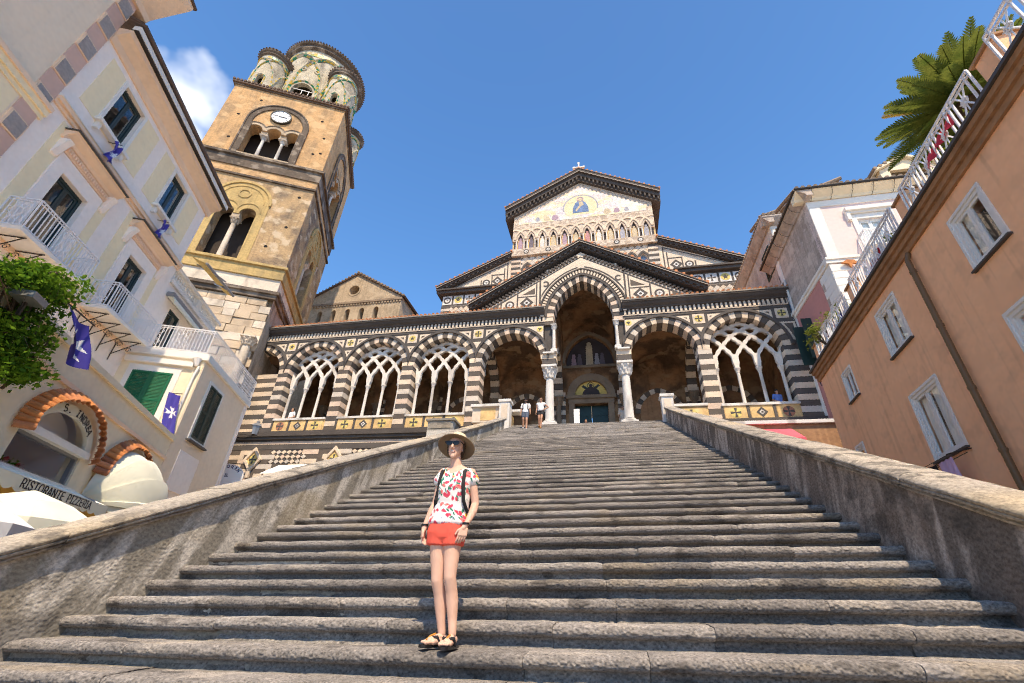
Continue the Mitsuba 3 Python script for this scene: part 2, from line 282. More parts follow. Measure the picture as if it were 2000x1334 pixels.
def step_block(x0, x1, n, res, amp, seed):
    m = max(2, int((x1 - x0) / res) + 1); xs = np.linspace(x0, x1, m); r = np.random.default_rng(seed)
    pts = np.zeros((m, len(PA), 3)); pts[..., 0] = xs[:, None]
    pts[..., 1] = ystep(n) + PA[None, :, 0] + r.normal(0, .005 if amp else .002); pts[..., 2] = stair_z(xs, n)[:, None] + PA[None, :, 1] + r.normal(0, .004 if amp else .002)
    if amp:
        d = (meshkit.fbm(pts * 7, 3, 1) - .5) * 2.6 + (meshkit.noise(pts * 2.2, 4) - .5) * 1.5 - 1.6 * np.clip(meshkit.noise(pts * 24, 8) - .72, 0, 1) * 4
        d = np.clip(d, -2.2, 1.3) * amp * np.where(np.arange(len(PA)) < 2, .4, 1)[None]
        e = np.minimum(xs - x0, x1 - xs)[:, None]; d = d - .01 * np.exp(-(e / .018)) * (np.arange(len(PA)) > 1)[None]
        pts[..., 1] += -np.abs(PNRM[None, :, 0]) * d; pts[..., 2] += np.maximum(PNRM[None, :, 1], 0) * d
    k = len(PA); i, j = np.meshgrid(np.arange(m - 1), np.arange(k - 1), indexing='ij')
    q = np.stack([i * k + j, i * k + j + 1, (i + 1) * k + j + 1, (i + 1) * k + j], -1).reshape(-1, 4)
    M_ = Mesh().add(pts.reshape(-1, 3), q); t = np.arange(1, k - 1)
    for e in (0, m - 1): M_.add(pts[e], np.stack([t * 0, t, t + 1], 1))
    return M_
STAIR = thing('staircase', 'wide weathered grey stone staircase with rounded nosings rising to the striped cathedral porch', 'staircase')
labels[STAIR]['kind'] = 'structure'
for n in range(-8, 53):
    if n < 14:
        st = part(STAIR, 'step'); xs = [XL - .05]; a, b = (.85, 1.75) if n < 6 else (1.5, 2.6)
        while xs[-1] < XR - .6: xs.append(min(xs[-1] + rng.uniform(a, b), XR + .05))
        xs[-1] = XR + .05
        hol = rng.uniform(-.004, .004)
        for x0, x1 in zip(xs, xs[1:]): put('block', step_block(x0 + .002, x1 - .002, n, .028 if n < 3 else .045 if n < 7 else .07, .0085 if n < 7 else .007, 100 + n * 17 + len(scene)), STEPM[int(rng.integers(4))], parent=st, smooth=50)
    else: put('step', step_block(XL - .05, XR + .05, n, .12,   .005 if n < 30 else .003, n), STEPM[int(rng.integers(4))], parent=STAIR, smooth=50)
# body under the steps, then the landing
b = Mesh()
for n in range(-8, 53): b.box((XL - .3, ystep(n) + .1, -.2), (XR + .3, ystep(n) + .52, stair_z(XL, n) - .03))
put('core', b, 'stair_wall', parent=STAIR)
# side walls with rolled copings
def side_wall(x0, x1, lab, f_top, mat_, y_end):
    W_ = thing('stair_wall', lab, 'wall', 'side walls of the stairs'); ys = np.arange(-.6, y_end, .3)
    inner = x0 if x0 > -3 else x1; outer = x1 if x0 > -3 else x0; sgn = 1 if inner < outer else -1
    zt = f_top(ys); M_ = Mesh(); nz = 9; g = np.linspace(0, 1, nz); zb = np.minimum(zt - 1.4, .0 * zt)
    zb = np.array([stair_z(inner, (y / .395 - 9.727)) - 1.2 for y in ys]); zb = np.minimum(zb, zt - 1.0); zb = np.maximum(zb, -.3)
    P = np.zeros((len(ys), nz, 3)); P[..., 0] = inner; P[..., 1] = ys[:, None]; P[..., 2] = zb[:, None] + g * (zt - zb)[:, None]
    P[..., 0] += sgn * (meshkit.fbm(P * 1.5, 3, 5) - .5) * .04
    Q = P.copy(); Q[..., 0] = outer; Q[..., 2] = -.3 + g * (zt + .3)[:, None]
    i, j = np.meshgrid(np.arange(len(ys) - 1), np.arange(nz - 1), indexing='ij'); q = np.stack([i * nz + j, i * nz + j + 1, (i + 1) * nz + j + 1, (i + 1) * nz + j], -1).reshape(-1, 4)
    M_.add(P.reshape(-1, 3), q); M_.add(Q.reshape(-1, 3), q[:, ::-1])
    for e in (0, -1): M_.add([P[e, 0], P[e, -1], Q[e, -1], Q[e, 0]], [[0, 1, 2, 3]])
    put('masonry', M_, mat_, parent=W_, smooth=True)
    ww = abs(outer - inner); r = .15; an = np.linspace(-.35 * math.pi, math.pi * 1.0, 13)
    prof = [(-.0, -.06), (-.035, -.055), (-.045, -.02), (-.03, .0), (-.03, .015), (-.06, .025), (-.065, .06), (-.05, .075)] + [(.1 - .17 * math.cos(t), .12 + .1 * math.sin(t)) for t in np.linspace(-.5, 1.45, 9)] + [(ww - .04, .215), (ww + .05, .17), (ww + .05, .0), (ww, -.06)]
    prof = np.array(prof) * [1, .6]; y = -.6
    while y < y_end:
        y2 = min(y + rng.uniform(1.5, 3.2), y_end); yy = np.linspace(y + .006, y2 - .006, max(3, int((y2 - y) / (.05 if y < 8 else .12))))
        zz = f_top(yy) + rng.normal(0, .006); V = np.zeros((len(yy), len(prof), 3)); V[..., 0] = inner + sgn * prof[None, :, 0] + rng.normal(0, .004); V[..., 1] = yy[:, None]; V[..., 2] = zz[:, None] + prof[None, :, 1]
        d = ((meshkit.fbm(V * 6, 3, 2) - .5) * .03 - .03 * np.clip(meshkit.noise(V * 19, 3) - .7, 0, 1))[..., None]
        V[..., 0:1] -= sgn * d * .7; V[..., 2:3] += d
        k = len(prof); i, j = np.meshgrid(np.arange(len(yy) - 1), np.arange(k), indexing='ij'); q = np.stack([i * k + j, i * k + (j + 1) % k, (i + 1) * k + (j + 1) % k, (i + 1) * k + j], -1).reshape(-1, 4)
        t = np.arange(1, k - 1); cp = Mesh().add(V.reshape(-1, 3), q).add(V[0], np.stack([t * 0, t, t + 1], 1)).add(V[-1], np.stack([t * 0, t, t + 1], 1))
        put('coping_stone', cp, 'coping_stone', parent=W_, smooth=45); y = y2
    return W_
base_line = lambda y: 1.399 + .175 * (y / .395 - 9.727)
ltop = lambda y: base_line(y) + .62 - .2 * np.clip((y - 3.5) / 15, -.3, 1)
rtop = lambda y: base_line(y) + .86 - .13 * np.clip((y - 4.5) / 13, -.3, 1)
side_wall(XL - .42, XL, 'stained grey rendered wall on the left of the stairs with rounded stone coping', ltop, 'stair_wall', 22.7)
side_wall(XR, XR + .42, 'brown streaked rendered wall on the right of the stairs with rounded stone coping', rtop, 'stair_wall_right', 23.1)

# ---------------------------------------------------------------- cathedral
YF, XA, ZF = 24.8, -1.2, 10.5
FR = frame((0, YF, 0), (1, 0))
CA = thing('cathedral', 'black and white striped marble cathedral with gabled arcaded porch and gold mosaic pediment', 'cathedral')
CEN = {'L0': -24.85, 'L1': -20.1, 'L2': -15.33, 'L3': -10.58, 'L4': -5.88, 'R4': 3.5, 'R5': 8.05}
ARCH = {k: Arch(c, 14.9, 1.95, 2.07) for k, c in CEN.items()}
PIER = {'P1': -22.48, 'P2': -17.72, 'P3': -12.95, 'P4': -8.22, 'P5': 5.78}
hoods = []
for k, A in ARCH.items():
    grp = part(CA, 'arch'); voussoirs(A, 19, .42, -.95, .0, FR, grp)
    lo, hi = A.cx - 2.37, A.cx + 2.34
    if k == 'L4': hi = -3.42
    if k == 'R4': lo = 1.18
    if k == 'R5': hi = 10.7
    hood = A.ring(.425, .575).intersection(rect(lo, hi, 14.95, 18)); hoods.append(hood)
    put('hood_mould', E(hood, -.1, .11), 'stone_dark', FR, grp)
BIG = Arch(XA, 18.0, 1.9, 2.72)
full = unary_union([A.opening(14.0, .57) for A in ARCH.values()] + [BIG.opening(14, .57), rect(-3.75, 1.35, 10, 18)])
wall = rect(-24.9, 11.0, 14.98, 17.47).difference(full)
for gq in wall.geoms: put('spandrel_wall', E(gq, -.9, 0), 'stone_dark', FR, CA)
# piers of alternating courses
for k, x in PIER.items(): courses(x - .385, x + .385, -.95, .0, 10.55, 14.98, 13, FR, part(CA, 'pier'), first_dark=(k != 'P5'))
courses(9.98, 11.0, -.95, .0, 10.55, 14.98, 13, FR, part(CA, 'pier'), first_dark=True)
courses(-24.9, -22.95, -.95, -.12, 10.55, 14.98, 13, FR, part(CA, 'pier'))
# marble panels and inlays over the piers
def inlay(kind, x, z, s, w, parent, fr=FR, m='stone_dark', gold='inlay_gold'):
    M_ = Mesh()
    if kind == 'cross':
        put('roundel', E(Point(x, z).buffer(s, 20), w, w + .012), gold, fr, parent)
        a = [(-.3, 1), (.3, 1), (.1, .1), (1, .3), (1, -.3), (.1, -.1), (.3, -1), (-.3, -1), (-.1, -.1), (-1, -.3), (-1, .3), (-.1, .1)]
        put('inlay', E(Polygon([(x + p * s * .9, z + q * s * .9) for p, q in a]), w, w + .022), m, fr, parent)
    elif kind == 'star':
        put('roundel', E(Point(x, z).buffer(s, 20), w, w + .012), gold, fr, parent)
        put('inlay', E(Polygon([(x + math.sin(t * math.pi / 5) * s * (.75 if t % 2 == 0 else .33), z + math.cos(t * math.pi / 5) * s * (.75 if t % 2 == 0 else .33)) for t in range(10)]), w, w + .022), m, fr, parent)
    elif kind == 'diamond':
        d = lambda r: Polygon([(x - r, z), (x, z + r), (x + r, z), (x, z - r)])
        put('inlay', E(d(s).difference(d(s * .52)), w, w + .018), m, fr, parent); put('inlay', E(d(s * .5).difference(Point(x, z).buffer(s * .2)), w, w + .012), 'marble_white', fr, parent); put('inlay', E(Point(x, z).buffer(s * .19, 8), w, w + .016), m, fr, parent)
    elif kind == 'ring':
        c = lambda r: Point(x, z).buffer(r, 20)
        put('inlay', E(c(s).difference(c(s * .62)), w, w + .018), m, fr, parent); put('inlay', E(c(s * .6), w, w + .012), 'marble_white', fr, parent)
        put('inlay', E(Polygon([(x + math.sin(t * math.pi / 4) * s * (.42 if t % 2 == 0 else .12), z + math.cos(t * math.pi / 4) * s * (.42 if t % 2 == 0 else .12)) for t in range(8)]), w + .012, w + .02), m, fr, parent)
for i, x in enumerate([-22.45, -17.7, -12.95, -8.2, 5.78, 10.4]):
    g = part(CA, 'inlay_panel'); put('panel', E(rect(x - .34, x + .34, 16.74, 17.42), 0, .02), 'marble_plain', FR, g)
    inlay('star' if i in (0, 2) else 'cross', x, 17.08, .24, .02, g, gold='inlay_gold')
    cell = rect(x - 2.3, x + 2.2, 15.2, 17.41).intersection(wall.buffer(-.001)).difference(rect(x - .48, x + .48, 16.6, 17.6)).difference(rect(x - 9, x + 9, 16.52, 16.6).intersection(rect(x - .5, x + .5, 16, 17)))
    for gg in getattr(cell, 'geoms', [cell]):
        for q in [gg.intersection(rect(x - 3, x - .47, 16.2, 18)), gg.intersection(rect(x + .47, x + 3, 16.2, 18)), gg.intersection(rect(x - .9, x + .9, 14, 16.56))]:
            q = q.buffer(-.05)
            if q.is_empty or q.area < .02: continue
            put('panel', E(q, 0, .016), 'marble_plain', FR, g)
            q2 = q.buffer(-.13).simplify(.03)
            if not q2.is_empty and q2.area > .004: put('inlay', E(q2, .016, .03), 'stone_dark_warm', FR, g)
for sx in (-1, 1):
    g = part(CA, 'inlay_panel'); x0, x1 = XA + sx * 4.6, XA + sx * 2.45
    q = rect(min(x0, x1), max(x0, x1), 15.4, 17.41).intersection(wall).buffer(-.05)
    put('panel', E(q, 0, .016), 'marble_plain', FR, g); xx = XA + sx * 2.82
    put('roundel', E(Point(xx, 17.12).buffer(.2), .016, .026), 'inlay_gold', FR, g); put('inlay', E(Polygon([(xx - .13, 17.19), (xx + .13, 17.19), (xx, 16.99)]), .026, .036), 'stone_dark', FR, g)
# frieze, dentils, cornice
for x0, x1 in ((-24.9, XA - 2.5), (XA + 2.5, 11.0)):
    put('frieze', B((x0, 17.47, -.9), (x1, 17.64, .03)), 'stone_dark', FR, CA); put('frieze', B((x0, 17.64, -.9), (x1, 18.12, .0)), 'cornice_dark', FR, CA); put('frieze', B((x0, 17.643, 0), (x1, 17.70, .07)), 'marble_plain', FR, CA)
    d = Mesh()
    for x in np.arange(x0 + .1, x1 - .1, .262): d.box((x, 17.703, .002), (x + .135, 17.9, .09)); d.box((x + .01, 17.9, .002), (x + .125, 18.1, .06))
    put('dentil_band', d, 'marble_plain', FR, CA, kind='stuff')
    c = Polygon([(-.9, 18.121), (.12, 18.121), (.14, 18.2), (.3, 18.3), (.38, 18.42), (.46, 18.47), (.46, 18.56), (-.9, 18.56)])
    m = frame((x0, YF, 0), (0, -1)); m[:3, 2] = [1, 0, 0]
    put('cornice', E(c, 0, x1 - x0), 'cornice_dark', m, CA); put('cornice_edge', B((x0, 18.563, -.3), (x1, 18.64, .5)), 'coping_stone', FR, CA)
# small capped gap blocks and columns flanking the great arch
for sx, xc in ((-1, -3.42), (1, 1.18)):
    column(FR, CA, xc, -.42, 10.5, 14.5, .27)
    g = part(CA, 'impost'); put('stone', B((xc - .42, 14.504, -.9), (xc + .42, 14.9, .0)), 'stone_dark', FR, g); put('stone', B((xc - .44, 14.904, -.9), (xc + .44, 15.22, .02)), 'marble_cream', FR, g); put('stone', B((xc - .36, 15.224, -.5), (xc + .36, 15.32, .2)), 'marble_white', FR, g)
    column(FR, CA, xc + sx * -.22 + (.1 if sx < 0 else -.1), .0, 15.32, 17.36, .11, n=10)
    x0, x1 = (-3.72, XA - 1.95) if sx < 0 else (XA + 1.95, 1.4)
    put('wall', B((x0, 15.23, -.9), (x1, 18.4, -.18)), 'stone_dark', FR, CA)
    courses(x0, x1, -.9, .01, 17.4, 18.0, 2, FR, part(CA, 'impost'), first_dark=(sx < 0))
g = part(CA, 'arch'); voussoirs(BIG, 27, .46, -.95, .05, FR, g)
gable = Polygon([(-8.9, 18.65), (6.5, 18.65), (6.5, 18.8), (XA, 23.55), (-8.9, 18.8)]).difference(BIG.opening(17, .45))
gable = gable.intersection(Polygon([(-8.4, 18.65), (6.0, 18.65), (XA, 23.3)]).union(rect(XA - 2.4, XA + 2.4, 18, 22)))
put('gable_wall', E(gable, -.85, .02), 'marble_plain', FR, CA)
put('hood_mould', E(BIG.ring(.46, .6), -.1, .14), 'stone_dark', FR, g); put('hood_mould', E(BIG.ring(.62, .95), -.1, .06), 'cornice_dark', FR, g); put('hood_mould', E(BIG.ring(.96, 1.06), -.1, .12), 'stone_dark', FR, g)
d = Mesh()
for i in range(44):
    q0 = -1 + 2 * (i + .2) / 44; d.ext(BIG.wedge(q0, q0 + .025, .66, .9), .062, .12)
put('dentil_band', d, 'marble_plain', FR, g, kind='stuff')
def rake(parent, x0, z0, xa, za, th, w, fr, m='cornice_dark', lip=True, tiles=True, wb=-.9):
    """Sloping cornice of one side of a gable, from eave (x0,z0) up to the apex (xa,za); z of the upper edge."""
    L = math.hypot(xa - x0, za - z0); s = 1 if xa > x0 else -1
    P = lambda a, b: (x0 + (xa - x0) * a, z0 + (za - z0) * a - b)
    for b0, b1, wo in ((.0, .3 * th, w), (.3 * th, .62 * th, w * .72), (.62 * th, th, w * .42)):
        put('cornice', E(Polygon([P(0, b0), P(1, b0), P(1, b1 - .004), P(0, b1 - .004)]), wb, wo), m, fr, parent)
    if lip: put('cornice_edge', E(Polygon([P(0, -.05), P(1, -.05), P(1, 0.03), P(0, .03)]), w - .05, w + .05), 'stone_dark', fr, parent); put('cornice_edge', E(Polygon([P(0, .3 * th - .05), P(1, .3 * th - .05), P(1, .3 * th - .01), P(0, .3 * th - .01)]), w - .05, w + .012), 'marble_grey', fr, parent)
    d = Mesh(); nb = int(L / .45)
    for i in range(nb): d.ext(Polygon([P((i + .2) / nb, .63 * th), P((i + .6) / nb, .63 * th), P((i + .6) / nb, .9 * th), P((i + .2) / nb, .9 * th)]), w * .42, w * .68)
    put('bracket_row', d, m, fr, parent, kind='stuff')
    if tiles:
        d = Mesh(); nt = int(L / .48)
        for i in range(nt + 1):
            c = P(i / nt, -.1); d.tube([(c[0], c[1], w + .05), (c[0], c[1], wb - .5)], .1, 8)
        d.ext(Polygon([P(0, -.1), P(1, -.1), P(1, -.051), P(0, -.051)]), wb, w + .02)
        put('roof_tile', d, 'roof_tile', fr, parent, kind='stuff')
for s in (-1, 1): rake(CA, XA + s * 7.8, 19.35, XA, 24.05, .46, .5, FR)
# pediment inlays of the porch
rk = Polygon([(-8.6, 18.66), (6.2, 18.66), (XA, 23.2)])
band = lambda o0, o1: Polygon([(-9, 18.5), (6.6, 18.5), (XA, 23.33)]).buffer(-o0, join_style=2).difference(Polygon([(-9, 18.5), (6.6, 18.5), (XA, 23.33)]).buffer(-o1, join_style=2)).intersection(rect(-20, 20, 18.9, 30)).difference(BIG.opening(17, 1.08))
gi = part(CA, 'inlay_panel'); put('inlay', E(band(.36, .44), .02, .034), 'stone_dark', FR, gi)
d = Mesh()
for s in (-1, 1):
    for i in range(30):
        for r_ in (0, 1):
            a = (i + .5 * r_ + .3) / 31; x, z = XA + s * 7.1 * (1 - a), 18.98 + (23.22 - 18.98) * a - .14 * r_ - .05
            d.box((x - .07, z - .08, .022), (x + .07, z + .06, .12))
put('dentil_band', d, 'cornice_dark', FR, gi, kind='stuff')
for s in (-1, 1):
    g = part(CA, 'inlay_panel'); mx = lambda x: XA + s * x
    tri = Polygon([(mx(3.0), 18.75), (mx(6.9), 18.75), (mx(3.0), 21.1)]); tri = tri.buffer(-.02)
    put('inlay', E(tri.buffer(-.02).difference(tri.buffer(-.11, join_style=2)), .02, .036), 'stone_dark', FR, g)
    put('inlay', E(rect(*sorted((mx(4.36), mx(4.46))), 18.86, 20.05), .02, .034), 'stone_dark', FR, g); put('inlay', E(rect(*sorted((mx(3.1), mx(4.4))), 19.76, 19.85), .02, .032), 'stone_dark', FR, g); put('inlay', E(rect(*sorted((mx(5.5), mx(5.6))), 18.86, 19.42), .02, .034), 'stone_dark', FR, g)
    inlay('diamond', mx(3.76), 19.3, .47, .02, g); inlay('ring', mx(4.94), 19.22, .32, .02, g)
    for t in ([(3.2, 19.98), (4.1, 19.98), (3.2, 20.5)], [(5.72, 18.95), (6.35, 18.95), (5.72, 19.3)]): put('inlay', E(Polygon([(mx(a), b) for a, b in t]), .02, .034), 'stone_dark_warm', FR, g)
    put('inlay', E(rect(*sorted((mx(2.78), mx(2.9))), 18.7, 21.4), .02, .036), 'stone_dark', FR, g)
    cc = [(mx(2.45 + .17 * math.cos(t)), 20.75 + .19 * math.sin(t)) for t in np.linspace(.8, 5.4, 14)]; put('inlay', E(LineString(cc).buffer(.055), .02, .036), 'stone_dark', FR, g)
    put('inlay', E(LineString([BIG.P(s * q, 1.24) for q in np.linspace(.05, .75, 12)] if True else []).buffer(.05).difference(rect(*sorted((mx(2.75), mx(9))), 10, 30)), .02, .034), 'stone_dark', FR, g)
# tiled lean-to roof of the porch
rf = Mesh(); [rf.add([(xa_, YF - .45, 18.66), (xb_, YF - .45, 18.66), (xb_, 31.9, 21.2), (xa_, 31.9, 21.2)], [[0, 1, 2, 3]]) for xa_, xb_ in ((-24.9, -3.75), (1.35, 11.0))]; sl = (21.2 - 18.66) / (31.9 - YF + .45)
put('roof', rf, 'roof_tile_old', parent=CA)
d = Mesh()
for x in [q for q in np.arange(-24.7, 11.0, .3) if not -3.9 < q < 1.5]: d.tube([(x, YF - .47, 18.7 + rng.uniform(-.02, .02)), (x, 31.8, 21.25)], .085, 8)
put('roof_tile', d, 'roof_tile', parent=CA, kind='stuff')
gr = Mesh()
for s in (-1, 1): gr.add([(XA, YF - .45, 24.1), (XA + s * 7.8, YF - .45, 19.4), (XA + s * 7.8, 31.9, 19.4), (XA, 31.9, 24.1)], [[0, 1, 2, 3]])
put('roof', gr, 'roof_tile_old', parent=CA)
# window tracery with slender columns, parapets with inlaid panels
def tracery(A, parent):
    g = part(parent, 'tracery'); cols = [A.cx - 1.72, A.cx - .58, A.cx + .58, A.cx + 1.72]; w0 = -.55
    for x in cols:
        rot = np.array([[1, 0, 0, x], [0, 0, 1, 0], [0, 1, 0, w0], [0, 0, 0, 1.0]]); v = Mesh().lathe([(.15, 11.5), (.15, 11.56), (.115, 11.66), (.1, 11.7), (.09, 13.55), (.12, 13.6), (.1, 13.64), (.16, 13.8), (.18, 13.82), (.18, 13.9), (0, 13.9)], n=10).get()
        put('column', (xf(rot, v[0]), v[1]), 'tracery_white', FR, g)
        put('springer', E(Polygon([(x - .1, 13.9), (x + .1, 13.9), (x + .17, 14.2), (x + .19, 14.75), (x - .19, 14.75), (x - .17, 14.2)]), w0 - .11, w0 + .11), 'tracery_white', FR, g)
    strands = []; off = np.array([(0, 14.5), (.3, 14.98), (.585, 15.36), (.88, 15.7), (1.17, 15.97), (1.46, 16.19), (1.755, 16.34), (2.1, 16.5), (2.5, 16.7), (3.0, 16.86)])
    t = np.linspace(0, 9, 60); ox, oz = np.interp(t, range(10), off[:, 0]), np.interp(t, range(10), off[:, 1])
    for x in cols + [A.cx - 2.86, A.cx + 2.86]:
        for s in (-1, 1):
            wd = .105 + .022 * np.sin(t * 8)
            nx, nz = np.gradient(oz), -np.gradient(ox); l = np.hypot(nx, nz); nx, nz = nx / l, nz / l
            strands.append(Polygon(list(zip(x + s * (ox + nx * wd), oz + nz * wd)) + list(zip(x + s * (ox - nx * wd), oz - nz * wd))[::-1]).buffer(0))
    net = unary_union(strands).intersection(A.opening(14.4)).simplify(.008); put('lattice', E(net, w0 - .09, w0 + .09), 'tracery_white', FR, g)
    put('sill', B((A.cx - 1.95, 11.36, -.95), (A.cx + 1.95, 11.5, .08)), 'marble_white', FR, g)
def parapet(x0, x1, kinds, parent):
    g = part(parent, 'parapet'); put('wall', B((x0, 10.55, -.9), (x1, 11.36, -.02)), 'marble_yellow' if True else '', FR, g); n = len(kinds); w = (x1 - x0) / n
    for i, k in enumerate(kinds):
        xc = x0 + (i + .5) * w; put('panel', B((xc - w * .42, 10.62, -.018), (xc + w * .42, 11.32, .012)), 'marble_yellow', FR, g); inlay(k, xc, 10.97, .29, .012, g, gold='inlay_gold' if rng.random() < .6 else 'inlay_red')
        for s in ([-1] if i else [-1]): put('strip', B((xc - w * .5 - .07, 10.56, -.017), (xc - w * .5 + .07, 11.35, .02)), 'stone_dark', FR, g)
for k in ('L1', 'L2', 'L3', 'R5'): tracery(ARCH[k], CA); parapet(CEN[k] - 1.95, CEN[k] + 1.95, ['cross', 'diamond', 'cross'], CA)
parapet(-7.82, -5.7, ['cross'], CA); parapet(3.6, 5.4, ['cross'], CA)
for x0, x1 in ((-7.83, -4.7), (3.35, 5.4)): put('rail', B((x0, 11.42, -.55), (x1, 11.56, .1)), 'marble_white', FR, CA)
# floor slab, base wall below the left arcade
put('floor', B((-24.9, 10.2, -8), (11.0, 10.494, -.1)), 'floor_stone', FR, CA); put('threshold', B((-5.9, 10.2, -.098), (3.3, 10.498, .12)), 'marble_white', FR, CA)
put('base_cornice', B((-24.9, 10.22, -.5), (XL - .3, 10.55, .28)), 'cornice_dark', FR, CA); put('base_cornice', B((-24.9, 10.05, -.5), (XL - .3, 10.217, .18)), 'stone_dark', FR, CA)
put('base_cornice', B((XR + .3, 10.2, -.5), (12.2, 10.55, .3)), 'cornice_dark', FR, CA); put('base_wall', B((-24.9, -.2, -8), (XL + 1, 8.6, -.04)), 'stone_dark', FR, CA); put('base_wall', B((-24.9, 8.6, -8), (11.0, 10.2, -.03)), 'stone_dark', FR, CA)
put('base_wall', B((XL - .3, -.2, -8), (11.0, 8.6, -.06)), 'stone_dark', FR, CA)
g = part(CA, 'base_course')
for z0, z1, m in ((9.92, 10.05, 'stone_dark'), (9.74, 9.915, 'marble_cream'), (9.4, 9.735, 'stone_dark')):
    x = -24.9
    while x < XL - .4:
        x2 = min(x + rng.uniform(1.2, 2.4), XL - .3); put('stone', B((x + .004, z0, -.03), (x2 - .004, z1, rng.uniform(.01, .025))), m if m == 'stone_dark' else random.choice(LIGHT), FR, g); x = x2
for r_ in range(10):
    z0 = 9.37 - .3 * (r_ + 1); x = -24.9 + (.35 if r_ % 2 else 0)
    while x < XL - .4:
        x2 = min(x + 1.15, XL - .3); mid = (x + x2) / 2
        if r_ < 3 and int((x + 30) / 3.4) % 2 == 0 and x > -22:
            k = int((x2 - x) / .29) if r_ < 3 else 0; c = Mesh(); cd = Mesh()
            for i in range(max(k, 1)):
                xx = x + (i + .5) * (x2 - x) / max(k, 1); r2 = .5 * (x2 - x) / max(k, 1)
                q = Polygon([(xx - r2, z0 + .15), (xx, z0 + .3), (xx + r2, z0 + .15), (xx, z0)]); put('stone', E(q.buffer(-.008), -.03, .02), random.choice(LIGHT), FR, g)
        else: put('stone', B((x + .004, z0 + .003, -.03), (x2 - .004, z0 + .297, rng.uniform(.005, .022))), random.choice(LIGHT) if (int((x + 40) / 1.15) + r_) % 2 == 0 else 'stone_dark_warm', FR, g)
        x = x2
for xd in (-22.6, -16.8):
    g2 = part(CA, 'diamond_panel'); dd = lambda r: Polygon([(xd - r * .8, 8.75), (xd, 8.75 + r), (xd + r * .8, 8.75), (xd, 8.75 - r)])
    put('frame', E(dd(.8).difference(dd(.56)), 0, .14), 'marble_cream', FR, g2); put('panel', E(dd(.56), -.01, .05), 'marble_yellow', FR, g2); inlay('cross', xd, 8.75, .3, .05, g2)
    put('frame', B((xd - .12, 7.6, .0), (xd + .12, 8.0, .14)), 'marble_cream', FR, g2)
# inside of the porch: back wall with portal, vaults, ribs
YB = 30.5; FB = frame((0, YB, 0), (1, 0)); WB = YF - .9 - YB
LUN = Arch(-1.12, 17.4, 1.78, 2.34); DOOR = rect(-2.3, .02, 10.5, 14.08)
bw = rect(-24.9, 11, 10.4, 22).difference(DOOR).difference(Point(-1.12, 14.72).buffer(1.16, 32).intersection(rect(-5, 5, 14.72, 20))).difference(LUN.opening(17.2))
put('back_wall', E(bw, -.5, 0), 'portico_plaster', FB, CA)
g = part(CA, 'portal'); put('lintel', B((-2.75, 14.1, -.3), (.5, 14.45, .12)), 'portal_stone', FB, g); put('lintel', B((-2.9, 14.453, -.3), (.65, 14.7, .26)), 'portal_stone', FB, g)
for x in (-2.72, .06): put('jamb', B((x, 10.5, -.3), (x + .4, 14.097, .1)), 'portal_stone', FB, g)
put('arch_ring', E(Point(-1.12, 14.72).buffer(1.72, 32).difference(Point(-1.12, 14.72).buffer(1.16, 32)).intersection(rect(-5, 5, 14.72, 20)), -.2, .12), 'portal_stone', FB, g)
put('lunette', E(Point(-1.12, 14.72).buffer(1.16, 32).intersection(rect(-5, 5, 14.722, 20)), -.3, -.12), 'inlay_gold', FB, g)
put('lunette_figure', E(Polygon([(-1.75, 14.72), (-1.7, 15.05), (-1.5, 15.3), (-1.3, 15.36), (-1.24, 15.45), (-1.0, 15.45), (-.94, 15.36), (-.7, 15.3), (-.52, 15.05), (-.48, 14.72)]).union(Point(-1.12, 15.56).buffer(.13)), -.12, -.085), 'mosaic_dark', FB, g)
put('lunette_beam', E(LineString([(-1.72, 15.55), (-.9, 14.95)]).buffer(.09, cap_style=2).union(LineString([(-.52, 15.6), (-1.3, 14.95)]).buffer(.09, cap_style=2)), -.12, -.1), 'bronze', FB, g)
put('halo', E(Point(-1.12, 15.57).buffer(.25).difference(Point(-1.12, 15.57).buffer(.21)), -.12, -.1), 'mosaic_dark', FB, g)
d = part(CA, 'door'); put('leaf', B((-2.3, 10.5, -.46), (-1.16, 14.08, -.4)), 'door_green', FB, d); put('leaf', B((-1.12, 10.5, -.46), (.02, 14.08, -.4)), 'door_green', FB, d)
for x in (-2.2, -1.66, -1.02, -.48):
    for z in (10.7, 11.6, 12.5, 13.3): put('panel', B((x, z, -.4), (x + .46, z + .7, -.375)), 'door_green', FB, d)
put('paper_notice', B((-.62, 11.0, -.374), (-.12, 11.62, -.368)), 'paper_white', FB, d)
put('upper_lunette', E(LUN.opening(17.2), -.4, -.3), 'mosaic_dark', FB, CA); put('lunette_figure', E(Polygon([(-1.4, 17.3), (-1.36, 19.0), (-.9, 19.0), (-.84, 17.3)]).union(Point(-1.13, 19.15).buffer(.17)), -.3, -.24), 'robe_sand', FB, CA)
for i, (dx, m) in enumerate(((-1.2, 'robe_mauve'), (-.75, 'robe_dark'), (.55, 'robe_grey'), (.95, 'robe_dark'))): put('lunette_figure', E(Polygon([(dx - 1.32, 17.3), (dx - 1.25, 18.1), (dx - 1.0, 18.1), (dx - .9, 17.3)]).union(Point(dx - 1.12, 18.2).buffer(.12)), -.3, -.25), m, FB, CA)
put('string_course', B((-3.1, 16.95, 0), (.86, 17.15, .16)), 'portal_stone', FB, CA); put('hood_mould', E(LUN.ring(.05, .3).intersection(rect(-5, 5, 17.2, 22)), -.1, .12), 'portal_stone', FB, CA)
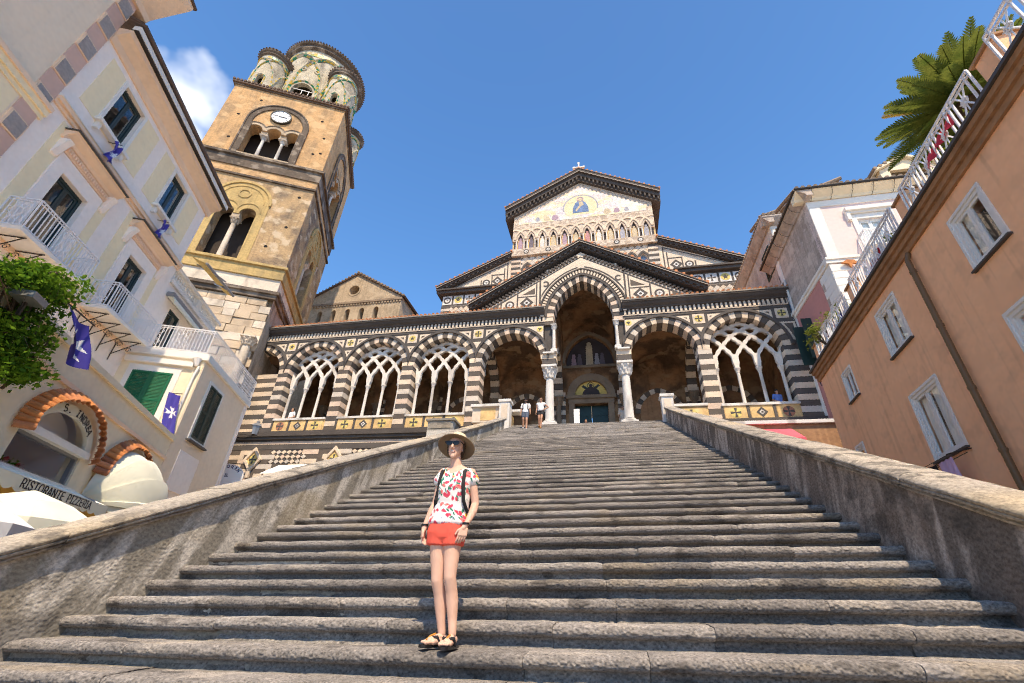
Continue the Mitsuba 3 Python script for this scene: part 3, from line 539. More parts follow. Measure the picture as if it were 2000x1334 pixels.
def vault(x0, x1, y0, y1, zs, rise, m='portico_plaster', k=18):
    cx, cy = (x0 + x1) / 2, (y0 + y1) / 2; gx, gy = np.linspace(x0, x1, k), np.linspace(y0, y1, k); X, Y = np.meshgrid(gx, gy, indexing='ij')
    hx, hy = np.sqrt(np.clip(1 - ((X - cx) / (x1 - x0) * 2) ** 2, 0, 1)), np.sqrt(np.clip(1 - ((Y - cy) / (y1 - y0) * 2) ** 2, 0, 1))
    V = np.stack([X, Y, zs + rise * np.maximum(hx, hy)], -1); i, j = np.meshgrid(np.arange(k - 1), np.arange(k - 1), indexing='ij')
    put('vault', Mesh().add(V.reshape(-1, 3), np.stack([i * k + j, i * k + j + 1, (i + 1) * k + j + 1, (i + 1) * k + j], -1).reshape(-1, 4)), m, parent=CA, smooth=40)
ya, yb = YF + .88, YB
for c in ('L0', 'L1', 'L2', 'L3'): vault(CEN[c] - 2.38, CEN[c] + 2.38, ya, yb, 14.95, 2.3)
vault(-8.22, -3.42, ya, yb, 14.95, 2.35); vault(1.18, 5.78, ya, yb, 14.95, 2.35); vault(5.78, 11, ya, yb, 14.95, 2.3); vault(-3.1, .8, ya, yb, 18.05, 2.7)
for x, st in ((-3.42, 1), (1.18, 1), (-8.22, 1), (5.78, 1), (-12.95, 0), (-17.72, 0), (-22.48, 0)):
    fr = frame((x, (ya + yb) / 2, 0), (0, 1)); A = Arch(0, 14.6, 1.9, 2.35); g = part(CA, 'rib_arch')
    if st: voussoirs(A, 15, .4, -.3, .3, fr, g)
    else: put('ring', E(A.ring(0, .4), -.3, .3), 'portico_plaster', fr, g)
    zt = 20.6 if x in (-3.42, 1.18) else 17.2
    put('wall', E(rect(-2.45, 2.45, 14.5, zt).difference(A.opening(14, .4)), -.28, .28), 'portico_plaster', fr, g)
    for y in (YB - .4,): column(FB, CA, x, .4, 10.5, 14.5, .2, 'portal_stone', n=10)
    courses(x - .45, x + .45, -.02, .12, 10.5, 15.0, 13, FB, part(CA, 'pilaster'))
for k, x in (('L3', -10.58), ('L4', -5.85), ('R4', 3.5), ('R5', 8.2)):
    A = Arch(x, 13.2, 1.3, 1.5); voussoirs(A, 13, .35, 0, .06, FB, part(CA, 'blind_arch')); put('niche', E(A.opening(10.6), 0, .03), 'eave_brown' if k == 'R4' else 'portico_plaster', FB, CA)
put('end_wall', B((10.6, 10.4, -6), (11.0, 18, -.9)), 'portico_plaster', FR, CA)
# upper church
YU, XU = 32.0, -1.36; FU = frame((0, YU, 0), (1, 0)); HW = 6.62
nave = Polygon([(XU - HW, 18), (XU + HW, 18), (XU + HW, 35.3), (XU, 39.4), (XU - HW, 35.3)])
wins = [Arch(x, 28.0, .36, .75) for x in (XU - 5.1, XU - 4.05, XU + 4.3, XU + 5.3)]; holes = unary_union([a.opening(27.0) for a in wins])
put('nave_wall', E(nave.difference(holes), -12, 0), 'marble_plain', FU, CA)
for a in wins:
    g = part(CA, 'window'); put('pane', E(a.opening(27.02), -.3, -.28), 'glass_blue', FU, g); put('hood_mould', E(a.ring(.02, .22).union(rect(a.cx - .6, a.cx - .4, 27, 28)).union(rect(a.cx + .4, a.cx + .6, 27, 28)), -.05, .06), 'stone_dark', FU, g)
for s in (-1, 1): rake(CA, XU + s * 7.42, 35.75, XU, 40.05, 1.3, .75, FU, wb=-12)
fieldp = Polygon([(XU - 6.5, 33.42), (XU + 6.5, 33.42), (XU + 6.55, 34.75), (XU, 38.6), (XU - 6.55, 34.75)])
put('mosaic', E(fieldp, 0, .03), 'carved_band', FU, CA); put('mosaic', E(fieldp.buffer(-.42, join_style=2), .03, .05), 'gable_mosaic', FU, CA)
g = part(CA, 'mosaic_figure')
put('arc', E(Point(XU, 35.25).buffer(1.72, 32).difference(Point(XU, 35.25).buffer(1.6, 32)).intersection(rect(-9, 9, 34.9, 40)), .05, .06), 'robe_grey', FU, g); put('disc', E(Point(XU, 35.25).buffer(1.58, 32).intersection(rect(-9, 9, 34.3, 40)), .05, .058), 'robe_sand' if False else 'mosaic_gold', FU, g)
put('robe', E(Polygon([(XU - .78, 34.55), (XU - .7, 35.3), (XU - .5, 35.85), (XU - .2, 36.1), (XU + .2, 36.1), (XU + .5, 35.85), (XU + .72, 35.3), (XU + .8, 34.55)]), .06, .08), 'mosaic_blue', FU, g)
put('head', E(Point(XU, 36.3).buffer(.22), .06, .085), 'robe_sand', FU, g); put('halo', E(Point(XU, 36.32).buffer(.34).difference(Point(XU, 36.32).buffer(.25)), .06, .08), 'robe_mauve', FU, g); put('stole', E(Polygon([(XU - .15, 36), (XU + .2, 36), (XU + .35, 35.5), (XU + .1, 35.4), (XU - .4, 34.7), (XU - .5, 34.9), (XU - .1, 35.5)]), .08, .09), 'robe_sand', FU, g)
for i, (dx, s) in enumerate([(-3.3, .8), (-2.5, .9), (-4.2, .6), (2.5, .9), (3.4, .75), (4.3, .6)]): put('attendant', E(Point(XU + dx, 34.4).buffer(.3 * s).union(affinity.scale(Point(XU + dx, 34.2).buffer(.3), 1.3 * s, .9 * s)), .05, .062), ['robe_sand', 'robe_mauve', 'robe_grey'][i % 3], FU, g)
put('inscription_band', B((XU - HW + .02, 33.1, 0), (XU + HW - .02, 33.42, .07)), 'carved_band', FU, CA)
# interlaced blind arcade with figures
g0 = part(CA, 'arcade'); put('back', B((XU - HW + .02, 30.5, 0), (XU + HW - .02, 33.1, .03)), 'marble_yellow', FU, g0); NA = 12; sp = (2 * HW - .5) / NA; rob = ['robe_mauve', 'robe_dark', 'marble_white', 'robe_sand', 'robe_mauve', 'robe_sand', 'robe_rose', 'marble_white', 'robe_sand', 'robe_grey', 'robe_sand', 'robe_grey']
net = []
for i in range(-1, NA + 1):
    xc = XU - HW + .25 + (i + 1) * sp
    net.append(Arch(xc, 31.75, sp * .98, 1.25).ring(-.09, .09))
screen = rect(XU - HW + .02, XU + HW - .02, 31.55, 33.1)
nich = [Arch(XU - HW + .25 + (i + .5) * sp, 31.4, .27, 1.0) for i in range(NA)]
put('screen', E(screen.difference(unary_union([a.opening(31) for a in nich])), .03, .2), 'carved_band', FU, g0); put('interlace', E(unary_union(net).intersection(screen).difference(unary_union([a.opening(31) for a in nich])), .2, .27), 'marble_cream', FU, g0)
for i, a in enumerate(nich):
    put('figure', E(Polygon([(a.cx - .2, 30.6), (a.cx - .22, 31.4), (a.cx - .12, 31.75), (a.cx + .12, 31.75), (a.cx + .22, 31.4), (a.cx + .2, 30.6)]).union(Point(a.cx, 31.88).buffer(.11)), .03, .09), rob[i], FU, g0)
    put('recess', E(a.opening(31.56).intersection(rect(-20, 20, 31.85, 33)), .03, .05), 'mosaic_dark', FU, g0)
    for s in (-1, 1):
        x = a.cx + s * .37; put('column', B((x - .05, 30.52, .05), (x + .05, 31.55, .24)), 'tracery_white', FU, g0)
for i in range(NA + 1): x = XU - HW + .25 + i * sp; put('recess', B((x - .1, 30.55, .03), (x + .1, 31.5, .05)), 'mosaic_dark', FU, g0)
put('carved_band', B((XU - HW - .02, 29.68, 0), (XU + HW + .02, 30.5, .3)), 'carved_band', FU, CA)
for x in np.linspace(XU - 5.2, XU + 5.2, 6): inlay('ring', x, 30.1, .26, .3, g0, FU)
def checks(x0, x1, z0, z1, r, fr, parent, hole=None):
    L_, D_, O_ = Mesh(), Mesh(), Mesh(); rows = int((z1 - z0) / r)
    for j in range(rows):
        for i in range(int((x1 - x0) / (2 * r)) + 1):
            x = x0 + (2 * i + (j % 2)) * r + r * .5; q = Polygon([(x - r * .93, z0 + (j + .5) * r), (x, z0 + (j + .5) * r + r * .93), (x + r * .93, z0 + (j + .5) * r), (x, z0 + (j + .5) * r - r * .93)]).intersection(rect(x0, x1, z0, z1))
            if hole is not None: q = q.difference(hole)
            (L_ if (i + j) % 2 else O_).ext(q, .0, .03)
    put('chequer', B((x0, z0, -.02), (x1, z1, .006)) if hole is None else E(rect(x0, x1, z0, z1).difference(hole), -.02, .006), 'stone_dark_warm', fr, parent)
    if L_.n: put('lozenge_row', L_, 'marble_cream', fr, parent, kind='stuff')
    if O_.n: put('lozenge_row', O_, 'marble_grey', fr, parent, kind='stuff')
bigh = unary_union([a.opening(26.5, .22) for a in wins])
checks(XU - HW + .9, XU + HW - .9, 27.2, 29.62, .3, FU, CA, bigh)
for s in (-1, 1):
    x0, x1 = sorted((XU + s * HW, XU + s * (HW - .85))); courses(x0, x1, 0, .06, 25.0, 29.66, 16, FU, part(CA, 'pilaster'))
# side aisles
for s in (-1, 1):
    ax = lambda d: XU + s * d; g = part(CA, 'aisle'); WA = 13.05
    p = Polygon([(ax(HW + .01), 18), (ax(WA), 18), (ax(WA), 26.3), (ax(HW + .01), 29.8)]); put('wall', E(p, -12, -.05), 'marble_plain', FU, g)
    rake(g, ax(13.65), 26.72, ax(HW - .02), 30.12, .52, .5, FU, wb=-12)
    put('cornice', B((min(ax(HW + .9), ax(13.5)), 26.03, -.05), (max(ax(HW + .9), ax(13.5)), 26.3, .34)), 'cornice_dark', FU, g); put('cornice', B((min(ax(HW + .9), ax(13.6)), 26.303, -.05), (max(ax(HW + .9), ax(13.6)), 26.45, .5)), 'cornice_dark', FU, g)
    tri = Polygon([(ax(HW + .3), 26.6), (ax(12.6), 26.6), (ax(HW + .3), 29.25)]); put('inlay', E(tri.difference(tri.buffer(-.1, join_style=2)), -.05, -.02), 'stone_dark', FU, g)
    put('carved_band', E(Polygon([(ax(12.9), 26.5), (ax(HW + .1), 29.35), (ax(HW + .1), 29.1), (ax(12.3), 26.5)]), -.05, -.03), 'carved_band', FU, g)
    inlay('diamond', ax(7.9), 27.2, .52, -.05, g, FU); inlay('ring', ax(8.95), 27.1, .36, -.05, g, FU)
    for d in (7.25, 8.42, 9.45): put('inlay', E(rect(ax(d) - .05, ax(d) + .05, 26.65, 27.95 - (d - 8.4) * .5 if d > 7.3 else 28.6).intersection(tri), -.05, -.025), 'stone_dark', FU, g)
    put('inlay', E(rect(*sorted((ax(7.2), ax(8.5))), 27.86, 27.96), -.05, -.024), 'stone_dark', FU, g)
    put('band', B((min(ax(HW + .02), ax(WA)), 24.8, -.05), (max(ax(HW + .02), ax(WA)), 26.03, -.03)), 'stone_dark', FU, g)
    for i in range(6):
        x = ax(12.55 - 1.06 * i); put('panel', B((x - .44, 24.93, -.03), (x + .44, 25.86, .0)), 'marble_white', FU, g)
        k = ['ring', 'star', 'diamond'][i % 3] if i != 2 else 'cross'
        inlay(k, x, 25.4, .36, .0, g, FU, gold='inlay_gold' if i % 2 else 'marble_white')
    x0, x1 = sorted((ax(12.2), ax(HW + .1))); checks(x0, x1, 23.3, 24.72, .24, FU, g)
    x0, x1 = sorted((ax(WA), ax(12.22))); courses(x0, x1, -.05, .0, 22.6, 24.78, 8, FU, g)
cr = thing('roof_cross', 'white stone cross on the peak of the mosaic gable', 'cross'); cm = Mesh().box((XU - .07, 40.0, -.1), (XU + .07, 41.75, .05)).box((XU - .52, 41.05, -.09), (XU + .52, 41.2, .04))
for x, z in ((XU - .52, 41.125), (XU + .52, 41.125), (XU, 41.75)): cm.box((x - .11, z - .11, -.1), (x + .11, z + .11, .05))
put('arms', cm, 'marble_white', FU, cr); put('foot', B((XU - .16, 39.95, -.2), (XU + .16, 40.25, .12)), 'marble_white', FU, cr)
# chapel with a round window behind the porch roof
FC = frame((0, 36.0, 0), (1, 0)); CH = thing('chapel', 'tan plastered gabled chapel with round window behind the porch roof beside the tower', 'chapel')
cw = Polygon([(-32, 16), (-20.9, 16), (-20.9, 29.4), (-21.0, 29.5), (-26.9, 33.1), (-32, 30.2)]).difference(Point(-26.93, 30.9).buffer(.62))
slots = unary_union([Arch(x, 28.0, .3, .42).opening(26.9) for x in (-30.5, -28.8, -27.1, -25.4, -23.7)]); put('wall', E(cw.difference(slots), -9, 0), 'chapel_plaster', FC, CH)
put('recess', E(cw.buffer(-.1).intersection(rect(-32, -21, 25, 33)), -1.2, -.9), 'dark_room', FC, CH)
put('round_window', E(Point(-26.93, 30.9).buffer(.8).difference(Point(-26.93, 30.9).buffer(.62)), -.1, .05), 'chapel_plaster', FC, CH); put('string_course', B((-32, 29.0, -.1), (-20.8, 29.25, .18)), 'roof_tile_old', FC, CH)
d = Mesh(); [d.box((x, 28.78, -.05), (x + .16, 29.0, .12)) for x in np.arange(-32, -21, .34)]; put('dentil_band', d, 'chapel_plaster', FC, CH, kind='stuff')
rfm = Mesh().ext(Polygon([(-26.9, 33.1), (-20.6, 29.3), (-20.5, 29.42), (-26.9, 33.32), (-32.2, 30.3), (-32.2, 30.1)]), -9.2, .18); put('roof', rfm, 'roof_dark', FC, CH)
d = Mesh()
for s in np.linspace(0, 1, 16): d.tube([(-26.9 + 6.2 * s, 33.35 - 3.85 * s, .24), (-26.9 + 6.2 * s, 33.35 - 3.85 * s, -9)], .13, 6); d.tube([(-26.9 - 5.3 * s, 33.35 - 3.1 * s, .24), (-26.9 - 5.3 * s, 33.35 - 3.1 * s, -9)], .1, 6)
put('roof_tile', d, 'roof_tile_old', FC, CH, kind='stuff')
# ---------------------------------------------------------------- bell tower
def man(m):
    q = m.to_mesh(); return Mesh().add(q.vert_properties[:, :3], q.tri_verts)
def mbox(a, b): return mf.Manifold.cube([b[i] - a[i] for i in range(3)]).translate(list(a))
def mext(poly, w0, w1):
    out = None
    for g in getattr(poly, 'geoms', [poly]):
        c = mf.CrossSection([np.array(r.coords)[:-1] for r in [g.exterior, *g.interiors]], mf.FillRule.EvenOdd); m = mf.Manifold.extrude(c, w1 - w0).translate([0, 0, w0]); out = m if out is None else out + m
    return out
FT = frame((-24.06, 23.3, 0), (.8958, .4445)); TS = 10.1
FT2 = frame(tuple(xf(FT, [0.0, 0, 0])), (-.4445, .8958))   # right-hand side, u runs backwards into depth
BT = thing('bell_tower', 'tall square ochre bell tower with a clock and a round majolica tiled belfry', 'tower')
put('core', B((-TS + .25, -.2, -TS + .25), (-.12, 20.4, -.28)), 'tower_joint', FT, BT)
# stone blocks of the base
hc = .62
for r_ in range(16):
    z0 = 20.35 - hc * (r_ + 1); x = -TS + .1 + rng.uniform(0, .5)
    xs = [-7.2]
    while xs[-1] < -.5: xs.append(min(xs[-1] + rng.uniform(.7, 1.7), 0.0))
    if xs[-1] - xs[-2] < .4: xs.pop(-2)
    for a, b in zip(xs, xs[1:]):
        j = rng.uniform(-.05, .05); g = rng.uniform(.012, .03)
        M_ = B((a + g, z0 + g, -.3), (b - g * (b < -.01), z0 + hc - g, j)); v, f = M_.get(); v = v + rng.normal(0, .012, v.shape) * (v[:, 2:3] > -.2); m2 = Mesh().add(v, f)
        put('stone_block', m2, ['tower_block', 'tower_block_pale', 'tower_block'][int(rng.integers(3))], FT, BT)
put('base_wall', B((-TS, 4, -.6), (-7.2, 20.35, -.03)), 'tower_block', FT, BT)
g_ = np.meshgrid(np.linspace(0, TS, 40), np.linspace(-.2, 20.4, 70), indexing='ij'); V = np.stack([g_[0], g_[1], 0 * g_[0]], -1); V[..., 2] = (meshkit.fbm(V * .9, 4, 3) - .5) * .22 + .02; V[0, :, 2] = 0.
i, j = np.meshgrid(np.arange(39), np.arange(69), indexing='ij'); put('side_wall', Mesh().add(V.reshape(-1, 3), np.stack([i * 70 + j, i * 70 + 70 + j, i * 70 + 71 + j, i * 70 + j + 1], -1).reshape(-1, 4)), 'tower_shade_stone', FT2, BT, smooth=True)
column(FT, BT, -.55, .22, 12.4, 16.9, .3, 'tower_block_pale', base=False, abw=.5, name='corner_column')
def belt(z0, z1, out, m): put('belt', B((-TS - out, z0, -TS - out), (out, z1, out)), m, FT, BT)
belt(20.4, 20.75, .14, 'tower_trim'); belt(20.753, 21.0, .3, 'tower_trim'); belt(21.003, 22.2, -.02, 'tower_block_pale'); belt(22.203, 22.4, .12, 'tower_yellow'); belt(22.403, 23.2, .05, 'tower_yellow'); belt(23.203, 23.4, .22, 'tower_yellow')
UC = -TS / 2
def opening2(c): return Arch(c, 28.05, .62, .62).opening(23.55)
def opening3(c): return Arch(c, 38.0, .62, .62).opening(34.75)
LOW = [unary_union([opening2(UC - .84), opening2(UC + .84), rect(UC - .84, UC + .84, 23.55, 27.95)])]; HIGH = [unary_union([opening3(UC + d) for d in (-1.62, 0, 1.62)] + [rect(UC - 1.6, UC + 1.6, 34.75, 38.05)])]
def cut_all(z0, z1, polys, zt):
    s = mbox((-TS, z0, -TS), (0, z1, 0)) - mbox((-TS + 1.0, z0 - 1, -TS + 1.0), (-1.0, zt, -1.0))
    for c in polys:
        s = s - mext(c, -1.5, .4)
        q = affinity.translate(c, -2 * UC, 0)   # u from UC-d .. -> depth about -UC
        s = s - mext(q, -1.5, .4).transform(np.array([[0, 0, 1.0, 0], [0, 1.0, 0, 0], [-1.0, 0, 0, 0]]))
    return man(s)
low_arch = Arch(UC, 29.3, 2.15, 2.15); high_arch = Arch(UC, 39.2, 2.7, 2.7)
put('storey', cut_all(23.4, 32.0, LOW, 31.6), 'tower_worn', FT, BT); put('storey', cut_all(34.45, 43.6, HIGH, 43.2), 'tower_ochre', FT, BT)
belt(32.003, 32.2, .16, 'tower_trim'); belt(32.203, 33.1, .0, 'tower_ochre'); belt(33.103, 34.2, .1, 'tower_trim'); belt(34.203, 34.45, .3, 'tower_trim'); belt(43.603, 43.75, .12, 'tower_trim'); belt(43.753, 44.0, .28, 'roof_dark')
d = Mesh()
for x in np.arange(-TS - .2, .3, .33): d.tube([(x, 44.03, .36), (x, 44.1, -.3)], .13, 6); d.tube([(.36, 44.03, x - .1), (-.3, 44.1, x - .1)], .13, 6)
put('roof_tile', d, 'roof_dark', FT, BT, kind='stuff')
putlog = Mesh()
for u, z in [(-8.4, 36.4), (-1.3, 36.6), (-.7, 36.9), (-8.6, 39.6), (-1.6, 41.3), (-7.4, 42.2), (-.9, 39.0), (-1.1, 27.5), (-1.0, 31.0), (-2.0, 25.2)]: putlog.ext(Point(u, z).buffer(.13, 4), -.02, .012)
put('putlog_hole', putlog, 'dark_room', FT, BT, kind='stuff')
def window_dress(fr, A, lights, m, cols, z0, capz, clock, both, circ=None):
    g = part(BT, 'window'); su = unary_union(lights)
    put('surround', E(A.opening(z0).difference(su), -.12, .05), m if m != 'tower_trim' else 'tower_ochre', fr, g)
    if m == 'tower_trim':
        put('archivolt', E(A.opening(z0).difference(A.opening(z0 - 1, -.55)), .05, .16), m, fr, g); put('archivolt', E(A.opening(z0).difference(A.opening(z0 - 1, -.12)), .16, .24), m, fr, g)
        lim = unary_union([Arch(l, 38.0, .98, .98).opening(34.5) for l in (UC - 1.62, UC, UC + 1.62)]).intersection(A.opening(z0, -.56)); put('light_arches', E(lim.difference(su), .05, .13), 'chapel_plaster', fr, g)
        put('light_moulding', E(lim.difference(lim.buffer(-.09)).difference(rect(-20, 5, 30, 34.9)), .13, .18), m, fr, g)
    else:
        put('archivolt', E(A.ring(-.1, .12), .05, .14), m, fr, g); put('archivolt', E(A.ring(-.5, -.42), .05, .1), m, fr, g)
        put('archivolt', E(unary_union([Arch(UC + s * .84, 28.3, .95, .95).opening(28.3) for s in (-1, 1)]).difference(unary_union([Arch(UC + s * .84, 28.3, .84, .84).opening(28.0) for s in (-1, 1)])), .05, .11), m, fr, g)
        put('roundel', E(Point(UC, 30.15).buffer(.5).difference(Point(UC, 30.15).buffer(.36)), .05, .12), m, fr, g)
    for c in cols: column(fr, g, c, -.4, z0 + .05, capz, .21 if m != 'tower_trim' else .15, 'marble_white' if m == 'tower_trim' else 'tower_block_pale', base=False, abw=.36, n=10); put('springer', B((c - .28, capz + .003, -.75), (c + .28, capz + .35, -.02)), 'chapel_plaster', fr, g)
for fr, uc in ((FT, UC), (FT2, TS / 2)):
    sh = (lambda p: p) if fr is FT else (lambda p: affinity.translate(p, TS, 0))
    UC_save = UC; UC = uc
    window_dress(fr, Arch(uc, 29.3, 2.15, 2.15), [sh(q) for q in LOW], 'tower_yellow', [uc], 23.5, 27.6, False, False)
    window_dress(fr, Arch(uc, 39.2, 2.7, 2.7), [sh(q) for q in HIGH], 'tower_trim', [uc - .81, uc + .81], 34.6, 37.7, True, False); UC = UC_save
put('shade_block', B((-TS + 1.6, 23.3, -TS + 1.6), (-1.6, 31.5, -1.6)), 'shade_dark', FT, BT); put('shade_block', B((-TS + 1.6, 34.4, -TS + 1.6), (-1.6, 43.1, -1.6)), 'shade_dark', FT, BT)  # added dark blocks stand in for the unlit inside behind the openings
CK = part(BT, 'clock'); put('face', E(Point(UC, 40.3).buffer(.82, 32), -.05, .2), 'clock_white', FT, CK); put('rim', E(Point(UC, 40.3).buffer(.92, 32).difference(Point(UC, 40.3).buffer(.82, 32)), -.05, .26), 'bronze', FT, CK)
put('hand', E(LineString([(UC + .18, 40.32), (UC - .68, 40.36)]).buffer(.03), .2, .225), 'lettering_black', FT, CK); put('hand', E(LineString([(UC - .1, 40.3), (UC + .48, 40.3)]).buffer(.04), .226, .24), 'lettering_black', FT, CK)
d = Mesh(); [d.ext(affinity.rotate(rect(UC - .025, UC + .025, 40.3 + .62, 40.3 + .76), -30 * k, origin=(UC, 40.3)), .2, .215) for k in range(12)]; put('hour_marks', d, 'lettering_black', FT, CK)
# round belfry and corner turrets, local axes (u, z, w)
def cyl_pt(uc, wc, R, th, z): return (uc + R * math.sin(th), z, wc + R * math.cos(th))
def turret(uc, wc, R, z0, z1, nwin, hw, zw, n_arch, name, rib, rot0):
    g = part(BT, name); H = z1 - z0
    cy = lambda r, h, zb: mf.Manifold.cylinder(h, r, r, 48).rotate([-90, 0, 0]).translate([uc, zb, wc])
    s = cy(R, H, z0) - cy(R - .45, H, z0 - .5)
    for k in range(nwin):
        a = rot0 + k * 2 * math.pi / nwin; q = mext(Arch(0, z0 + zw, hw, hw * 1.15).opening(z0 + .35), R - 1.2, R + .5).rotate([0, math.degrees(a), 0]).translate([uc, 0, wc]); s = s - q
    put('drum', man(s), 'majolica_cream', FT, g, smooth=40)
    for k in range(nwin):
        a = rot0 + k * 2 * math.pi / nwin; A = Arch(0, z0 + zw, hw, hw * 1.15)
        for t, m_, r_ in ((hw * .3, 'majolica_tile', rib * .9),):
            pts = [cyl_pt(uc, wc, R + .01, a + x / R, z) for x, z in [(-hw - t, z0 + .35)] + A.curve(t, 12) + [(hw + t, z0 + .35)]]; put('tile_arch', Mesh().tube(pts, r_, 4), m_, FT, g)
    span = 2 * math.pi / n_arch; L1_, L2_ = Mesh(), Mesh()
    for k in range(n_arch):
        a0 = rot0 + (k + .5) * span
        for off, M_ in ((0, L1_), (.13 * R / 2, L2_)):
            pts = []
            for q in np.linspace(0, 1, 17):
                x = -1 + 2 * q; zz = z0 + .25 * H + (.62 * H - off) * math.sqrt(max(0, 1 - abs(x) ** 1.7)); pts.append(cyl_pt(uc, wc, R + .03, a0 + x * (span * 1.0 - off * .5 / R), zz))
            pts = [cyl_pt(uc, wc, R + .03, a0 - span + off * .5 / R, z0 + .1)] + pts + [cyl_pt(uc, wc, R + .03, a0 + span - off * .5 / R, z0 + .1)]
            M_.tube(pts, rib if M_ is L1_ else rib * 1.15, 4)
    put('interlaced_arches', L1_, 'majolica_cream', FT, g); put('tile_arches', L2_, 'majolica_tile', FT, g)
    rot = np.array([[1, 0, 0, uc], [0, 0, 1, 0], [0, 1, 0, wc], [0, 0, 0, 1.0]])
    ring = lambda p: xf(rot, Mesh().lathe(p, n=40).get()[0])
    f = Mesh().lathe([(R + .02, z1 - .16 * H), (R + .05, z1 - .155 * H), (R + .05, z1 - .1 * H), (R + .02, z1 - .095 * H)], n=40).get(); put('tile_band', (xf(rot, f[0]), f[1]), 'majolica_tile', FT, g)
    c = R * .045 + .12
    f = Mesh().lathe([(R, z1 - .05 * H), (R + c, z1 - .03 * H), (R + c, z1), (R + c * 1.7, z1 + .12), (R + c * 1.85, z1 + .3), (R + c, z1 + .45), (R * .75, z1 + .8 + R * .2), (R * .3, z1 + 1. + R * .4), (0, z1 + 1.05 + R * .42)], n=40).get(); put('cornice', (xf(rot, f[0]), f[1]), 'tower_trim', FT, g)
    d = Mesh(); nt = int(2 * math.pi * R / .27)
    for k in range(nt): a = k * 2 * math.pi / nt; d.tube([cyl_pt(uc, wc, R + c * 1.85 + .04, a, z1 + .3), cyl_pt(uc, wc, R * .8, a, z1 + .8 + R * .2)], .095, 5)
    put('roof_tile', d, 'roof_dark', FT, g, kind='stuff'); return g
gd = turret(UC, UC, 4.05, 44.0, 54.4, 4, 1.05, 2.6, 8, 'belfry', .13, 0.0)
for k in range(16):
    a = (k + .5) * math.pi / 8; c = cyl_pt(UC, UC, 4.06, a, 50.2)
    m = np.array([[math.cos(a), 0, math.sin(a), c[0]], [0, 1, 0, c[1]], [-math.sin(a), 0, math.cos(a), c[2]], [0, 0, 0, 1.0]])
    put('roundel', E(affinity.scale(Point(0, 0).buffer(.42, 12), 1, .8).difference(affinity.scale(Point(0, 0).buffer(.26, 12), 1, .8)), -.03, .07), 'majolica_cream', FT @ m, gd); put('roundel', E(Point(0, 0).buffer(.13, 6), -.02, .09), 'tower_trim', FT @ m, gd)
for su, sw in ((-TS + 1.5, -1.5), (-1.5, -1.5), (-1.5, -TS + 1.5), (-TS + 1.5, -TS + 1.5)): turret(su, sw, 1.42, 44.0, 49.9, 4, .3, 1.8, 4, 'turret', .07, math.pi / 4 * 0)
put('floor', B((-TS + .1, 43.9, -TS + .1), (-.1, 44.02, -.1)), 'tower_trim', FT, BT)
for dx, s in ((-.45, 1.0), (.5, .8)):
    be = thing('church_bell', 'dark bronze bell hanging in the belfry opening above the clock, ' + ('the larger, left one' if dx < 0 else 'the smaller, right one'), 'bell', 'bells in the belfry opening'); rot = np.array([[1, 0, 0, UC + dx], [0, 0, 1, 0], [0, 1, 0, UC + 3.2], [0, 0, 0, 1.0]])
    f = Mesh().lathe([(0, 46.6), (.18 * s, 46.58), (.26 * s, 46.4), (.32 * s, 46.0), (.42 * s, 45.7), (.55 * s, 45.5), (.5 * s, 45.5), (.3 * s, 46.2), (0, 46.5)], n=16).get(); put('body', (xf(rot, f[0]), f[1]), 'bronze', FT, be, smooth=40); put('headstock', B((UC + dx - .4 * s, 46.6, UC + 3.1), (UC + dx + .4 * s, 46.8, UC + 3.3)), 'bark', FT, be)
fr_ = part(BT, 'bell_frame')
for x in (-.05, .62): put('bar', B((UC + x - .03, 44.1, UC + 3.75), (UC + x + .03, 47.0, UC + 3.8)), 'iron_white', FT, fr_)
put('bar', B((UC - 1.0, 46.9, UC + 3.75), (UC + 1.0, 46.97, UC + 3.8)), 'iron_white', FT, fr_)
